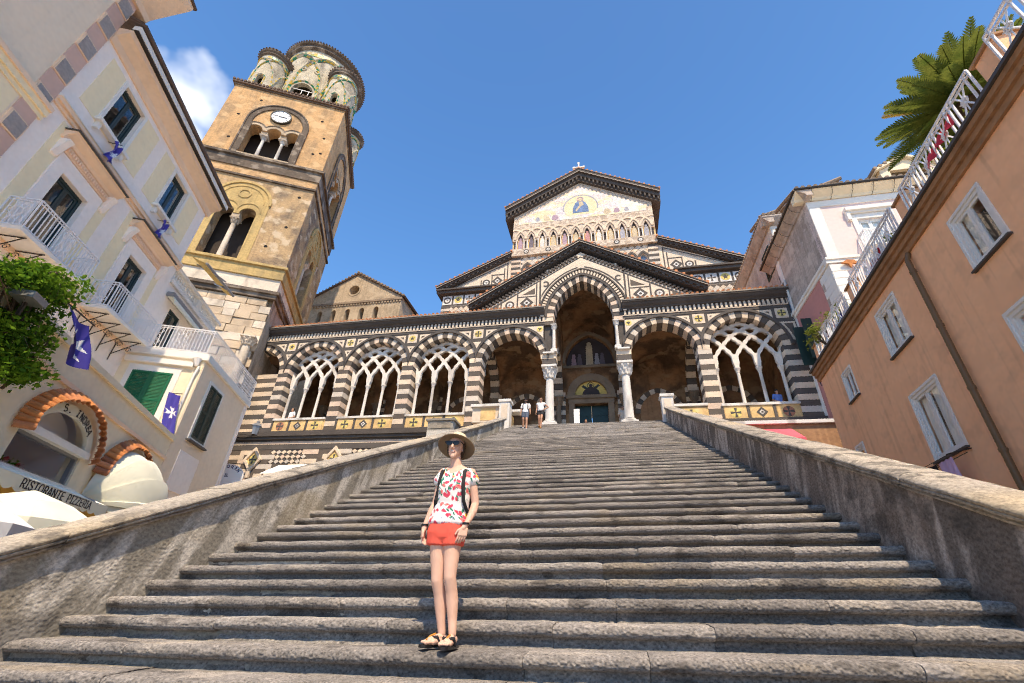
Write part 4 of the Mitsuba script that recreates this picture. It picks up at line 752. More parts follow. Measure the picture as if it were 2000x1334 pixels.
# ---------------------------------------------------------------- windows, railings
def win(fr, parent, x0, x1, z0, z1, fm, fw=.07, depth=.22, mull=1, sill=True, pane='glass_pane', curtain=False, slits=None, jamb='window_white', trans=None, hole_back=True, lab=None):
    """Casement of a wall opening whose face is at w=0: jamb lining, frame, leaves with panes, a dim room behind."""
    g = part(parent, 'window'); w = -depth
    if lab: labels[g] = {'label': lab}
    put('frame', E(rect(x0, x1, z0, z1).difference(rect(x0 + fw, x1 - fw, z0 + fw, z1 - fw)), w, w + .08), fm, fr, g)
    n = mull + 1; lw = (x1 - x0 - 2 * fw) / n
    for i in range(n):
        a = x0 + fw + i * lw; q = rect(a + .004, a + lw - .004, z0 + fw, z1 - fw)
        put('leaf', E(q.difference(q.buffer(-fw * .8, join_style=2)), w + .01, w + .055), fm, fr, g)
        put('pane', E(q.buffer(-fw * .78, join_style=2), w + .028, w + .03) if False else (np.array([[a + fw * .7, z0 + fw, w + .03], [a + lw - fw * .7, z0 + fw, w + .03], [a + lw - fw * .7, z1 - fw, w + .03], [a + fw * .7, z1 - fw, w + .03]]), np.array([[0, 1, 2], [0, 2, 3]])), pane, fr, g)
        if curtain and not (curtain == .55 and i == 1):
            cx_ = np.linspace(a + fw * .6, a + lw * .97 - fw * .4, 24); cz = np.array([z0 + fw, z1 - fw]); V = np.array([[c, z, w - .04 + .008 * math.sin(k * 1.7)] for k, c in enumerate(cx_) for z in cz]); ii = np.arange(23) * 2
            put('curtain', (V, np.vstack([np.stack([ii, ii + 2, ii + 3], 1), np.stack([ii, ii + 3, ii + 1], 1)])), 'curtain', fr, g)
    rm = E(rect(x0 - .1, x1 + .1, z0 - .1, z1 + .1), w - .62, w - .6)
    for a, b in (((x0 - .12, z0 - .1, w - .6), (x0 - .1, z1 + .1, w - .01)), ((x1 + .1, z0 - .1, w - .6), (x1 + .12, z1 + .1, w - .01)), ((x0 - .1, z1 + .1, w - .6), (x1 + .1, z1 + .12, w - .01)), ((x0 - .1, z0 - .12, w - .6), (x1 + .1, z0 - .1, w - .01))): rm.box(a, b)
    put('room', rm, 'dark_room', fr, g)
    if fm == 'window_white': put('surround', E(rect(x0 - .06, x1 + .06, z0 - .002, z1 + .06).difference(rect(x0, x1, z0 - 1, z1)), -.05, .025), fm, fr, g)
    if sill: put('sill', B((x0 - .08, z0 - .04, w), (x1 + .08, z0 - .002, .07)), 'slate' if fm == 'window_white' else 'plaster_white', fr, g)
    return g
def shutter(fr, parent, x0, x1, z0, z1, m, w=.03):
    g = part(parent, 'shutter'); q = rect(x0, x1, z0, z1); put('frame', E(q.difference(q.buffer(-.07, join_style=2)).union(rect(x0, x1, (z0 + z1) / 2 - .03, (z0 + z1) / 2 + .03)), w, w + .045), m, fr, g); d = Mesh()
    for z in np.arange(z0 + .09, z1 - .09, .055): d.add([(x0 + .07, z, w + .034), (x1 - .07, z, w + .034), (x1 - .07, z + .05, w + .008), (x0 + .07, z + .05, w + .008), (x0 + .07, z + .006, w + .04), (x1 - .07, z + .006, w + .04), (x1 - .07, z + .056, w + .014), (x0 + .07, z + .056, w + .014)], [[0, 1, 2, 3], [4, 7, 6, 5], [0, 4, 5, 1]])
    put('slats', d, m, fr, g, kind='stuff'); return g
def railing(parent, pts, z0, z1, m='iron_white', sp=.13, scroll=None, name='railing', br=.011):
    """World polyline railing: rails, single bars, scrolled panels (fractions along each run)."""
    g = part(parent, name)
    for (a, b) in zip(pts, pts[1:]):
        a, b = np.array(a, float), np.array(b, float); L = np.linalg.norm(b - a); fr = frame((a[0], a[1], 0), (b - a)[:2])
        for z, h in ((z1, .035), (z0 + .06, .025), (z1 - .1, .018)): put('rail', B((0, z - h, -.018), (L, z, .018)), m, fr, g)
        n = max(2, int(L / sp)); sc = [s * L for s in (scroll or [])]
        for i in range(n + 1):
            x = L * i / n; t = .016 if i in (0, n) else br
            put('bar', B((x - t, z0, -t), (x + t, z1 - .036, t)), m, fr, g)
        for c in sc:
            d = Mesh(); zc, h = (z0 + z1) / 2, (z1 - z0) * .36
            for s in (-1, 1):
                for t in (-1, 1):
                    th = np.linspace(0, 4.6, 18); r = .16 * (1 - th / 6.5); d.tube(np.stack([c + s * (.02 + .17 - r * np.cos(th)) * .9, zc + t * (h - .12 - r * np.sin(th) * .9), 0 * th + .02], 1), .012, 4)
                    d.tube([(c + s * .18, zc + t * .02, .02), (c + s * .03, zc + t * .18, .02), (c + s * .15, zc + t * h, .02)], .012, 4)
            put('scrollwork', d, m, fr, g)
    return g
def sheet_mesh(P):
    P = np.asarray(P, float); m, n = P.shape[:2]; i, j = np.meshgrid(np.arange(m - 1), np.arange(n - 1), indexing='ij')
    return P.reshape(-1, 3), np.stack([i * n + j, (i + 1) * n + j, (i + 1) * n + j + 1, i * n + j + 1], -1).reshape(-1, 4)
def prism_x(poly, fr, x0, x1):   # profile (w, z) swept along u
    m = np.eye(4); m[:3, 0], m[:3, 1], m[:3, 2], m[:3, 3] = [0, 0, 1], [0, 1, 0], [1, 0, 0], [x0, 0, 0]
    return E(poly, 0, x1 - x0), fr @ m
# ---------------------------------------------------------------- yellow palazzo on the left
NL = np.array([-.9220, -.3872]); FL = frame((NL[0] * 12, NL[1] * 12, 0), (-.3872, .9220))
LB = thing('yellow_palazzo', 'cream and lilac palazzo with green window frames and white iron balconies on the left', 'building')
W1, W2 = (11.55, 12.72), (15.26, 16.41); D1, D2 = (11.63, 12.83), (15.4, 16.55)
holes = unary_union([rect(*w, 14.6, 16.5) for w in (W1, W2)] + [rect(*w, 9.56, 12.22) for w in (D1, D2)])
put('wall', E(rect(9.0, 18.05, -.2, 17.6).difference(holes), -.4, 0), 'plaster_lilac', FL, LB); put('end_wall', B((17.65, -.2, -9), (18.05, 17.6, -.4)), 'plaster_cream', FL, LB)
for x0, x1 in ((10.65, 13.75), (14.3, 17.45)):
    w = W1 if x0 < 12 else W2; put('panel', E(rect(x0, x1, 14.42, 16.62).difference(rect(w[0] - .16, w[1] + .16, 14.5, 16.7)), 0, .012), 'plaster_cream', FL, LB)
    dd_ = D1 if x0 < 12 else D2; put('panel', E(rect(x0 + .1, x1 - .1, 9.6, 13.45).difference(rect(dd_[0] - .42, dd_[1] + .42, 9, 13.0)), 0, .012), 'plaster_cream', FL, LB); put('surround', E(rect(dd_[0] - .4, dd_[1] + .4, 9.56, 12.7).difference(rect(*dd_, 9.5, 12.22)), 0, .05), 'plaster_lilac', FL, LB)
    put('surround', E(rect(w[0] - .13, w[1] + .13, 14.58, 16.6).difference(rect(*w, 14.6, 16.5)), 0, .04), 'plaster_white', FL, LB)
for z0, z1, o, m in ((13.55, 13.66, .07, 'plaster_peach'), (13.66, 13.8, .14, 'plaster_peach'), (13.8, 13.84, .17, 'plaster_white'), (9.3, 9.55, .1, 'plaster_peach')): put('string_course', B((10.15, z0 + .001, -.1), (18.1, z1, o)), m, FL, LB)
pr, f_ = prism_x(Polygon([(-.1, 16.85), (.06, 16.85), (.1, 16.95), (.12, 17.1), (.3, 17.28), (.42, 17.36), (.46, 17.52), (-.1, 17.52)]), FL, 10.15, 18.2); put('cornice', pr, 'plaster_peach', f_, LB)
put('gutter', B((10.15, 17.54, .4), (18.35, 17.58, .58)), 'iron_black', FL, LB); put('gutter', B((10.15, 17.585, .38), (18.35, 17.8, .6)), 'plaster_white', FL, LB); pr, f_ = prism_x(Polygon([(-4, 19.8), (.7, 17.85), (.7, 17.95), (-4, 19.9)]), FL, 10.15, 18.4); put('roof', pr, 'roof_dark', f_, LB)
d = Mesh(); [d.tube([(x, 18.04, .5), (x, 19.95, -4)], .09, 6) for x in np.arange(10.2, 18.4, .28)]; put('roof_tile', d, 'roof_dark', FL, LB, kind='stuff')
for w in (W1, W2):
    g = win(FL, LB, *w, 14.6, 16.5, 'frame_green_dark', .09, .2, sill=False); put('sill', B((w[0] - .22, 14.45, -.2), (w[1] + .22, 14.57, .22)), 'plaster_white', FL, g)
    for x in (w[0] - .1, w[1] - .02): put('sill_bracket', B((x, 14.2, .002), (x + .12, 14.449, .15)), 'plaster_white', FL, g)
for k, w in enumerate((D1, D2)):
    g = win(FL, LB, *w, 9.56, 12.22, 'frame_green_dark', .1, .2, sill=False); xc = (w[0] + w[1]) / 2
    h = part(LB, 'door_hood'); pr, f_ = prism_x(Polygon([(0, 13.0), (.1, 13.0), (.14, 13.1), (.3, 13.22), (.36, 13.3), (0, 13.3)]), FL, xc - 1.3, xc + 1.3); put('cornice', pr, 'plaster_peach', f_, h); put('capping', B((xc - 1.34, 13.303, -.02), (xc + 1.34, 13.34, .42)), 'slate', FL, h); put('frieze', B((xc - 1.1, 12.72, 0), (xc + 1.1, 12.997, .07)), 'plaster_peach', FL, h)
    d = Mesh(); [d.box((x, 12.78, .07), (x + .055, 12.93, .12)) for x in np.arange(xc - 1.05, xc + 1.0, .1)]; put('dentil_band', d, 'plaster_peach', FL, h, kind='stuff')
    for s in (-1, 1): pr, f_ = prism_x(Polygon([(0, 12.35), (.06, 12.4), (.16, 12.7), (.28, 12.98), (0, 12.98)]), FL, xc + s * 1.16 - .1, xc + s * 1.16 + .1); put('console', pr, 'plaster_lilac', f_, h)
    bl = part(LB, 'balcony'); bx0, bx1 = xc - 1.28, xc + 1.28; put('slab', B((bx0 - .06, 9.42, .0), (bx1 + .06, 9.54, .86)), 'plaster_white', FL, bl)
    P3 = [xf(FL, p) for p in ((bx0, 0, .03), (bx0, 0, .8), (bx1, 0, .8), (bx1, 0, .03))]; railing(LB, P3, 9.55, 10.52, sp=.12, scroll=[.5], name='balcony_railing')
    for s in np.linspace(.1, .9, 4):
        x = bx0 + s * (bx1 - bx0); d = Mesh().tube([(x, 8.85, .02), (x, 9.38, .75)], .018, 5).tube([(x, 8.6, .02), (x, 9.4, .02)], .016, 5).tube([(x, 9.39, .02), (x, 9.39, .8)], .018, 5)
        for cx_, cz, r in ((.14, 9.24, .11), (.5, 9.05, .1)):
            th = np.linspace(0, 7, 22); d.tube(np.stack([0 * th + x, cz + r * (1 - th / 9) * np.sin(th), cx_ + r * (1 - th / 9) * np.cos(th)], 1), .012, 4)
        put('bracket', d, 'iron_black', FL, bl)
# nearer taupe part with the pink and grey quoins
NB = thing('taupe_palazzo', 'taupe plastered house with pink and grey quoin strip at the upper left edge', 'building')
put('wall', B((0, -.2, -8), (9.6, 20.6, .02)), 'plaster_taupe', FL, NB)
q = part(NB, 'quoin_strip'); z = 8.6; k = 0
put('backing', B((9.58, 8, -.3), (10.15, 18.7, .03)), 'plaster_peach', FL, q)
while z < 18.6:
    h = .62
    put('quoin', B((9.56, z + .01, .0), (10.14, z + h - .01, .07 if k % 2 else .05)), 'plaster_pinkquoin' if k % 2 == 0 else 'plaster_peach', FL, q)
    if k % 2: put('quoin', B((9.62, z + .05, .05), (10.1, z + h - .05, .085)), 'plaster_greyquoin', FL, q)
    z += h; k += 1
for z0, z1, o, m in ((12.75, 12.9, .06, 'plaster_cream'), (12.9, 13.1, .12, 'plaster_cream'), (13.1, 13.25, .17, 'plaster_peach')): put('string_course', B((0, z0, 0), (10.25, z1 - .002, o)), m, FL, NB)
put('panel', B((0, 10, .02), (9.5, 12.7, .03)), 'plaster_cream', FL, NB)
pr, f_ = prism_x(Polygon([(-.5, 18.7), (.15, 18.7), (.22, 18.9), (1.05, 19.9), (1.15, 20.05), (1.15, 20.2), (-.5, 20.2)]), FL, 0, 10.55); put('eave', pr, 'plaster_peach', f_, NB); put('eave_edge', B((0, 20.2, -.5), (10.62, 20.3, 1.22)), 'roof_dark', FL, NB); put('return_eave', B((10.15, 18.75, -6), (10.6, 20.19, .05)), 'plaster_ochre', FL, NB)
# balustraded block behind the far corner with awnings
BB = thing('balustrade_house', 'white house with stone balustrade and folded awning behind the yellow palazzo', 'building')
put('wall', E(rect(18.06, 23.0, -.2, 12.9).difference(rect(18.9, 19.9, 9.8, 12.1)), -.4, -.03), 'plaster_lilac', FL, BB); put('end_wall', B((22.6, -.2, -8), (23.0, 12.9, -.4)), 'plaster_white', FL, BB)
win(frame(tuple(xf(FL, [0, 0, -.03])), (-.3872, .9220)), BB, 18.9, 19.9, 9.8, 12.1, 'frame_green_dark', .08, .15, sill=False)
bu = part(BB, 'balustrade'); put('base', B((18.06, 12.9, -.4), (23.05, 13.05, .08)), 'plaster_white', FL, bu); put('rail', B((18.06, 13.62, -.3), (23.05, 13.76, .06)), 'plaster_white', FL, bu)
for i in range(24):
    x = 18.3 + i * .2
    if i in (11, 12): continue
    rot = np.array([[1, 0, 0, x], [0, 0, 1, 0], [0, 1, 0, -.12], [0, 0, 0, 1.0]]); f = Mesh().lathe([(.055, 13.05), (.055, 13.1), (.03, 13.14), (.068, 13.25), (.06, 13.33), (.03, 13.48), (.05, 13.56), (.055, 13.62)], n=8).get(); put('baluster', (xf(rot, f[0]), f[1]), 'plaster_white', FL, bu, smooth=40)
put('post', B((20.42, 13.05, -.28), (20.78, 13.62, .02)), 'plaster_white', FL, bu)
aw = thing('folded_awning', 'folded grey awning cassette with striped valance over the white house door', 'awning'); put('cassette', B((18.2, 12.3, .0), (21.2, 12.5, .28)), 'metal_grey', FL, aw); pr, f_ = prism_x(Polygon([(.05, 12.3), (.3, 12.3), (.42, 12.15), (.42, 12.0), (.4, 12.0), (.4, 12.14), (.28, 12.27), (.05, 12.27)]), FL, 18.25, 21.15); put('valance', pr, 'canvas_cream', f_, aw)
yc = thing('yellow_canopy', 'ochre yellow retractable canopy with grey bar over the balustraded terrace', 'awning'); P_ = [xf(FL, p) for p in ((18.1, 14.75, -.1), (18.1, 14.15, 1.0), (21.2, 14.5, 1.0), (22.0, 15.3, -.1))]
G = np.array([[(np.array(P_[0]) * (1 - a) + np.array(P_[1]) * a) * (1 - b) + (np.array(P_[3]) * (1 - a) + np.array(P_[2]) * a) * b - [0, 0, .1 * math.sin(math.pi * a)] for b in np.linspace(0, 1, 12)] for a in np.linspace(0, 1, 8)]); put('cloth', sheet_mesh(G), 'canvas_yellow', None, yc, smooth=True)
put('bar', Mesh().tube([P_[1], P_[2]], .06, 6), 'metal_grey', None, yc); put('arm', Mesh().tube([np.array(P_[0]) * .7 + np.array(P_[3]) * .3 - [0, 0, .1], (np.array(P_[1]) + np.array(P_[2])) / 2 + [.2, .1, -.02], np.array(P_[1]) * .75 + np.array(P_[2]) * .25 - [0, 0, .02]], .035, 5), 'metal_grey', None, yc); put('arm', Mesh().tube([np.array(P_[0]) * .2 + np.array(P_[3]) * .8 - [0, 0, .1], np.array(P_[1]) * .35 + np.array(P_[2]) * .65 + [-.2, .1, 0], np.array(P_[1]) * .2 + np.array(P_[2]) * .8 - [0, 0, .02]], .035, 5), 'metal_grey', None, yc)
# low wing with the green shutters and its roof terrace
PM, PC = np.array([-17.93, 11.71, 0]), np.array([-15.35, 12.83, 0]); FWF, FWR = frame(tuple(PM), (.922, .3872)), frame(tuple(PC), (-.3872, .922))
WG = thing('terrace_wing', 'cream low wing with green louvred shutters under a white railed terrace', 'building')
put('wall', B((-.3, -.2, -.35), (2.8, 9.3, 0)), 'plaster_wing', FWF, WG); put('side_wall', B((0.0, -.2, -.35), (5.0, 9.3, .01)), 'plaster_taupe', FWR, WG); put('terrace', B((-.3, 9.3, -5.2), (2.9, 9.58, .1)), 'plaster_white', FWF, WG); put('terrace_edge', B((-.1, 9.3, -.2), (5.1, 9.56, .115)), 'plaster_white', FWR, WG)
put('moulding', B((.1, 8.95, 0), (2.5, 9.15, .14)), 'plaster_white', FWF, WG); put('surround', E(rect(.32, 2.15, 6.3, 8.85).difference(rect(.53, 1.93, 6.3, 8.62)), 0, .04), 'plaster_white', FWF, WG)
shutter(FWF, WG, .54, 1.225, 6.4, 8.6, 'shutter_green'); shutter(FWF, WG, 1.235, 1.92, 6.4, 8.6, 'shutter_green'); put('surround', E(rect(.85, 2.33, 6.45, 8.85).difference(rect(1.0, 2.18, 6.57, 8.72)), .01, .05), 'plaster_white', FWR, WG)
shutter(FWR, WG, 1.0, 1.585, 6.57, 8.72, 'shutter_dark', .02); shutter(FWR, WG, 1.595, 2.18, 6.57, 8.72, 'shutter_dark', .02); put('sill', B((.8, 6.4, .01), (2.4, 6.46, .16)), 'slate', FWR, WG); put('panel', E(rect(.75, 2.45, 4.6, 6.0), .01, .03), 'plaster_lilac', FWR, WG); put('string_course', B((0, 4.2, 0), (5, 4.35, .07)), 'plaster_lilac', FWR, WG)
put('corner_strip', B((4.7, -.2, .01), (5.02, 9.3, .04)), 'plaster_lilac', FWR, WG)
c0 = xf(FWF, (2.76, 0, .06)); railing(WG, [xf(FWF, (.0, 0, .06)), c0], 9.58, 10.62, sp=.12, scroll=[.25, .62], name='terrace_railing'); railing(WG, [c0, xf(FWR, (5.0, 0, .06))], 9.58, 10.62, sp=.14, name='terrace_railing')
dp = thing('drainpipe', 'white drainpipe beside the green shuttered wing and the blue flag', 'pipe'); put('pipe', Mesh().tube([xf(FWF, (2.72, 9.0, .1)), xf(FWF, (2.66, 8.6, .1)), xf(FWF, (2.66, 0, .1))], .05, 8), 'plaster_white', None, dp, smooth=50); put('hopper', Mesh().tube([xf(FWF, (2.55, 9.3, .12)), xf(FWF, (2.62, 9.0, .12))], [.17, .06], 8), 'plaster_white', None, dp)
# restaurant
FRS = frame(tuple(PC), (-.5125, .8587)); RB = thing('restaurant', 'cream restaurant front with terracotta tiled arches, large window and lettered awning', 'building')
def ell(cx, cz, a, b, z0, n=28): return Polygon([(cx + a * math.cos(t), cz + b * math.sin(t)) for t in np.linspace(0, math.pi, n)] + ([(cx - a, z0), (cx + a, z0)] if z0 < cz else []))
A1 = (-6.15, 4.42, 1.36, .76); A2 = (-2.45, 3.9, 1.6, 1.2)
win1 = rect(-7.5, -4.9, 3.58, 4.42).union(ell(*A1, 4.3)); win2 = ell(*A2, 2.6)
put('wall', E(rect(-14, 0.02, 3.3, 6.1).difference(win1).difference(win2), -.3, 0), 'plaster_wing', FRS, RB); put('lower_wall', E(rect(-14, .02, -.2, 3.3).difference(rect(-9, -6.6, -.2, 2.4)), -.3, -.01), 'plaster_ochre', FRS, RB); put('parapet_cap', B((-14, 6.1, -.35), (.02, 6.25, .08)), 'plaster_wing', FRS, RB); put('roof', B((-14, 6.0, -6), (0, 6.1, -.3)), 'plaster_taupe', FRS, RB); put('string_course', B((-14, 5.42, 0), (0, 5.52, .06)), 'plaster_peach', FRS, RB)
rm = Mesh().box((-7.9, 3.2, -2.6), (-4.5, 5.5, -2.58)).box((-7.92, 3.2, -2.6), (-7.9, 5.5, -.3)).box((-4.5, 3.2, -2.6), (-4.48, 5.5, -.3)).box((-7.9, 5.4, -2.6), (-4.5, 5.42, -.3)).box((-7.9, 3.18, -2.6), (-4.5, 3.2, -.3)); put('dining_room', rm, 'room_grey', FRS, RB); put('niche', E(ell(-6.9, 4.2, .62, .55, 3.3), -2.58, -2.55), 'plaster_ochre', FRS, RB); put('niche', E(rect(-7.2, -6.6, 3.3, 4.1), -2.55, -2.52), 'dark_room', FRS, RB)
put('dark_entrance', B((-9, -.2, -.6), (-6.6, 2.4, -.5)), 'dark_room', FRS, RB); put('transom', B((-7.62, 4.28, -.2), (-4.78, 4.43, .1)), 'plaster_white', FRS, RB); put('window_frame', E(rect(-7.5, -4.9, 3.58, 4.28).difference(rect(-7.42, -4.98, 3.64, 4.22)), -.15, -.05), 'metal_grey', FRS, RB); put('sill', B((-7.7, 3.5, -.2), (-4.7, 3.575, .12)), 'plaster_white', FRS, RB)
put('lunette', E(ell(A1[0], A1[1], A1[2], A1[3], 9).difference(ell(A1[0], A1[1], A1[2] * .8, A1[3] * .7, 9)), -.02, .06), 'canvas_cream', FRS, RB); put('lunette', E(ell(A1[0], A1[1] + .01, A1[2] * .98, A1[3] * .96, 9), -.5, -.46), 'room_grey', FRS, RB)
txt = 'S. INDREA'; ang = np.linspace(1.95, .72, len(txt))
for ch, t in zip(txt, ang):
    if ch == ' ': continue
    m = meshkit.text_mesh(ch, .17, .012); m.apply_translation([-m.bounds[1][0] / 2, 0, 0]); c, s = math.cos(t - math.pi / 2), math.sin(t - math.pi / 2); px, pz = A1[0] + A1[2] * .82 * math.cos(t), A1[1] + A1[3] * .745 * math.sin(t)
    q = np.array([[c, -s, 0, px], [s, c, 0, pz], [0, 0, 1, .061], [0, 0, 0, 1.0]]); put('letter', Mesh().tm(m, q), 'lettering_black', FRS, RB)
def tile_hood(cx, cz, a, b, n, t0, t1, parent):
    g = part(parent, 'tile_arch')
    for i in range(n):
        t = t0 + (t1 - t0) * (i + .5) / n; p0 = np.array([cx + (a + .3) * math.cos(t), cz + (b + .24) * math.sin(t), .02]); p1 = np.array([cx + (a + .05) * math.cos(t), cz + (b + .04) * math.sin(t), .26]) + rng.normal(0, .012, 3)
        tg = np.array([-(a + .2) * math.sin(t), (b + .2) * math.cos(t), 0]); r = .5 * np.linalg.norm(tg) * abs(t1 - t0) / n * .98; tg /= np.linalg.norm(tg); ax = (p1 - p0) / np.linalg.norm(p1 - p0); up = np.cross(ax, tg); up *= np.sign(up @ np.array([math.cos(t) * .6, math.sin(t) * .6, 1.0]))
        th = np.linspace(0, math.pi, 8); rows = []
        for q, k in ((0, .9), (1, 1.08)):
            c = p0 + (p1 - p0) * q; rows.append([c + k * r * (math.cos(x) * tg + math.sin(x) * up * .9) for x in th] + [c + k * r * .8 * (math.cos(x) * tg + math.sin(x) * up * .88) for x in th[::-1]])
        R_ = np.array(rows); k = 16; j = np.arange(k); f = [[a_, (a_ + 1) % k, k + (a_ + 1) % k, k + a_] for a_ in j]; e = [[k + x, k + x + 1, k + 14 - x, k + 15 - x] for x in range(7)]
        put('tile', Mesh().add(R_.reshape(-1, 3), f + e), random.choice(['terracotta', 'terracotta', 'terracotta_dark', 'roof_tile']), FRS, g)
tile_hood(A1[0], A1[1], A1[2], A1[3], 23, -.22, math.pi + .22, RB); tile_hood(A2[0], A2[1], A2[2] * .92, A2[3] * .98, 23, .15, math.pi - .15, RB)
AW = thing('lettered_awning', 'cream scalloped awning with black lettering across the restaurant front', 'awning'); x0, x1 = -11.5, -4.45
put('cloth', sheet_mesh([[xf(FRS, (x, 3.58 - .3 * q - .03 * math.sin(math.pi * q), .02 + .8 * q)) for q in np.linspace(0, 1, 6)] for x in np.linspace(x0, x1, 30)]), 'canvas_cream', None, AW, smooth=True)
sc = Polygon([(x0, 3.29)] + [(x, 3.08 - .06 * abs(math.sin((x - x0) * math.pi / .36))) for x in np.linspace(x0, x1, 160)] + [(x1, 3.29)]); put('valance', E(sc, .82, .83), 'canvas_cream', FRS, AW)
wtx = meshkit.text_mesh('RISTORANTE  PIZZERIA', .17, .008).bounds[1][0]
for k_, ch in enumerate('RISTORANTE  PIZZERIA'):
    if ch == ' ': continue
    m = meshkit.text_mesh(ch, .17, .008); pre = 'RISTORANTE  PIZZERIA'[:k_ + 1]; m.apply_translation([meshkit.text_mesh(pre, .17, .008).bounds[1][0] - m.bounds[1][0], 0, 0]); put('letter', Mesh().tm(m, np.array([[2.8 / wtx, 0, 0, -8.1], [0, 1, 0, 3.1], [0, 0, 1, .831], [0, 0, 0, 1.0]])), 'lettering_black', FRS, AW)
put('frame_bar', Mesh().tube([xf(FRS, (x1, 3.55, .02)), xf(FRS, (x1, 3.27, .82))], .02, 5), 'metal_grey', None, AW)
DA = thing('dome_awning', 'cream folded dome awning under the smaller tiled arch', 'awning'); cx, cz, a, b, p = -2.5, 3.55, 1.62, 1.42, 1.25; ribs = 5; G = []
for t in np.linspace(0, math.pi / 2, 60):   # t: from the wall arch down to the front hoop
    sc_ = 1 + .06 * (1 - (t * 2.1) % 1.0) * (t > .05); row = []
    for s in np.linspace(0, math.pi, 40): row.append(xf(FRS, (cx + a * math.cos(s) * sc_ * (1 - .02 * t), cz + b * math.sin(s) * math.cos(t) * sc_ - .12 * t, .05 + p * math.sin(s) ** .8 * math.sin(t) * sc_)))
    G.append(row)
put('cloth', sheet_mesh(G), 'canvas_cream', None, DA, smooth=35)
val = [[xf(FRS, (cx + a * math.cos(s) * .97, 3.37 - q * (.16 + .05 * math.cos(s * 26)), .05 + p * math.sin(s) ** .8)) for q in (0, .5, 1)] for s in np.linspace(0, math.pi, 120)]; put('valance', sheet_mesh(val), 'canvas_cream', None, DA, smooth=True)
fb = thing('flower_box', 'box of red geraniums on the restaurant window sill', 'flower box'); put('box', B((-7.3, 3.6, -.5), (-6.2, 3.68, -.3)), 'terracotta', FRS, fb); fl, lf = Mesh(), Mesh()
for i in range(120):
    c = np.array([rng.uniform(-7.3, -6.2), rng.uniform(3.68, 3.82), rng.uniform(-.52, -.25)]); v = c + rng.normal(0, .028, (4, 3)); (fl if i % 3 == 0 else lf).add(v, [[0, 1, 2, 3]])
put('flowers', fl, 'petal_red', FRS, fb, kind='stuff'); put('leaves', lf, 'leaf_vine', FRS, fb, kind='stuff')
# ---------------------------------------------------------------- orange house on the right
FO = frame((.9955 * 6, -.0943 * 6, 0), (-.0943, -.9955)); OB = thing('orange_house', 'orange plastered house with white windows and a railed roof terrace on the right', 'building')
WO = [(7.69, 8.62, 7.36, 8.5), (11.14, 12.35, 4.82, 6.35), (11.28, 12.33, 7.44, 8.66), (14.8, 15.5, 7.5, 8.4), (15.75, 16.3, 5.7, 6.28), (7.45, 8.6, 4.85, 6.32)]
put('wall', E(rect(-17.3, 4, -.2, 9.06).difference(unary_union([rect(-b, -a, z0, z1) for a, b, z0, z1 in WO])), -.4, 0), 'plaster_orange', FO, OB); put('end_wall', B((-17.3, -.2, -8), (-16.9, 9.06, -.4)), 'plaster_orange', FO, OB); put('roof_terrace', B((-16.9, 8.75, -8), (4, 9.0, -.4)), 'ground_paving', FO, OB)
for k, (a, b, z0, z1) in enumerate(WO): win(FO, OB, -b, -a, z0, z1, 'window_white', .075 if k != 3 else .06, .08, mull=1 if k != 4 else 0, curtain=(.55 if k == 0 else True) if k not in (3, 4) else False)
m = np.eye(4); m[1, 0] = -.018; FOs = FO @ m   # the eave falls slightly towards the square
EZ = 9.0
for z0, z1, o in ((8.76, 8.9, .06), (8.9, 9.02, .12), (9.02, 9.13, .18)): put('eave', B((-17.45, z0 + .001, -.35), (4, z1, o)), 'eave_brown', FOs, OB)
put('eave_edge', B((-17.5, 9.131, -.35), (4, 9.2, .24)), 'slate', FOs, OB)
put('drainpipe', Mesh().tube([xf(FO, (-10.06, 8.95, .02)), xf(FO, (-10.06, 8.75, .1)), xf(FO, (-10.06, 8.5, .1)), xf(FO, (-10.06, 0, .1))], .055, 8), 'pipe_brown', None, OB, smooth=50)
d = Mesh(); [d.tube([xf(FO, (-10.06, z, .1)), xf(FO, (-10.06, z + .06, .1))], .068, 8) for z in (4.4, 5.6, 7.0, 8.4)]; put('pipe_collar', d, 'pipe_brown', None, OB, kind='stuff')
posts = [(16.45, 17.1), (12.75, 13.3), (9.28, 9.8), (5.95, 6.45), (2.6, 3.1)]
for a, b in posts:
    z = 9.2 + .018 * a; put('parapet_post', B((-b, z, -.5), (-a, z + .78, -.02)), 'plaster_orange', FO, OB); put('post_cap', B((-b - .05, z + .78, -.55), (-a + .05, z + .84, .03)), 'eave_brown', FO, OB)
def railing_o(a, b):
    g = part(OB, 'terrace_railing'); fr = FOs @ np.array([[1, 0, 0, 0], [0, 1, 0, 0], [0, 0, 1, .1], [0, 0, 0, 1.0]]); z0, z1 = 9.21, 10.0
    for z, h in ((z1, .04), (z0 + .08, .03), (z1 - .12, .02)): put('rail', B((-b, z - h, -.02), (-a, z, .02)), 'iron_white', fr, g)
    L = b - a; n = int(L / .115)
    for i in range(n + 1):
        x = -b + L * i / n
        if i % 6 in (2, 3, 4) and i < n - 1:
            if i % 6 == 3:
                d = Mesh()
                for s in (-1, 1):
                    for t in (-1, 1): d.tube([(x, (z0 + z1) / 2, 0), (x + s * .16, (z0 + z1) / 2 + t * .3, 0)], .017, 4)
                    d.tube([(x, z0 + .1, 0), (x, z1 - .1, 0)], .014, 4)
                th = np.linspace(0, 2 * math.pi, 13); d.tube(np.stack([x + .075 * np.cos(th), (z0 + z1) / 2 + .075 * np.sin(th), 0 * th], 1), .02, 4, caps=False)
                for k in range(6): d.tube([(x, (z0 + z1) / 2, .01), (x + .1 * math.cos(k), (z0 + z1) / 2 + .1 * math.sin(k), .01)], .02, 4)
                put('ornament', d, 'iron_white', fr, g)
            continue
        put('bar', B((x - .016, z0, -.016), (x + .016, z1 - .041, .016)), 'iron_white', fr, g)
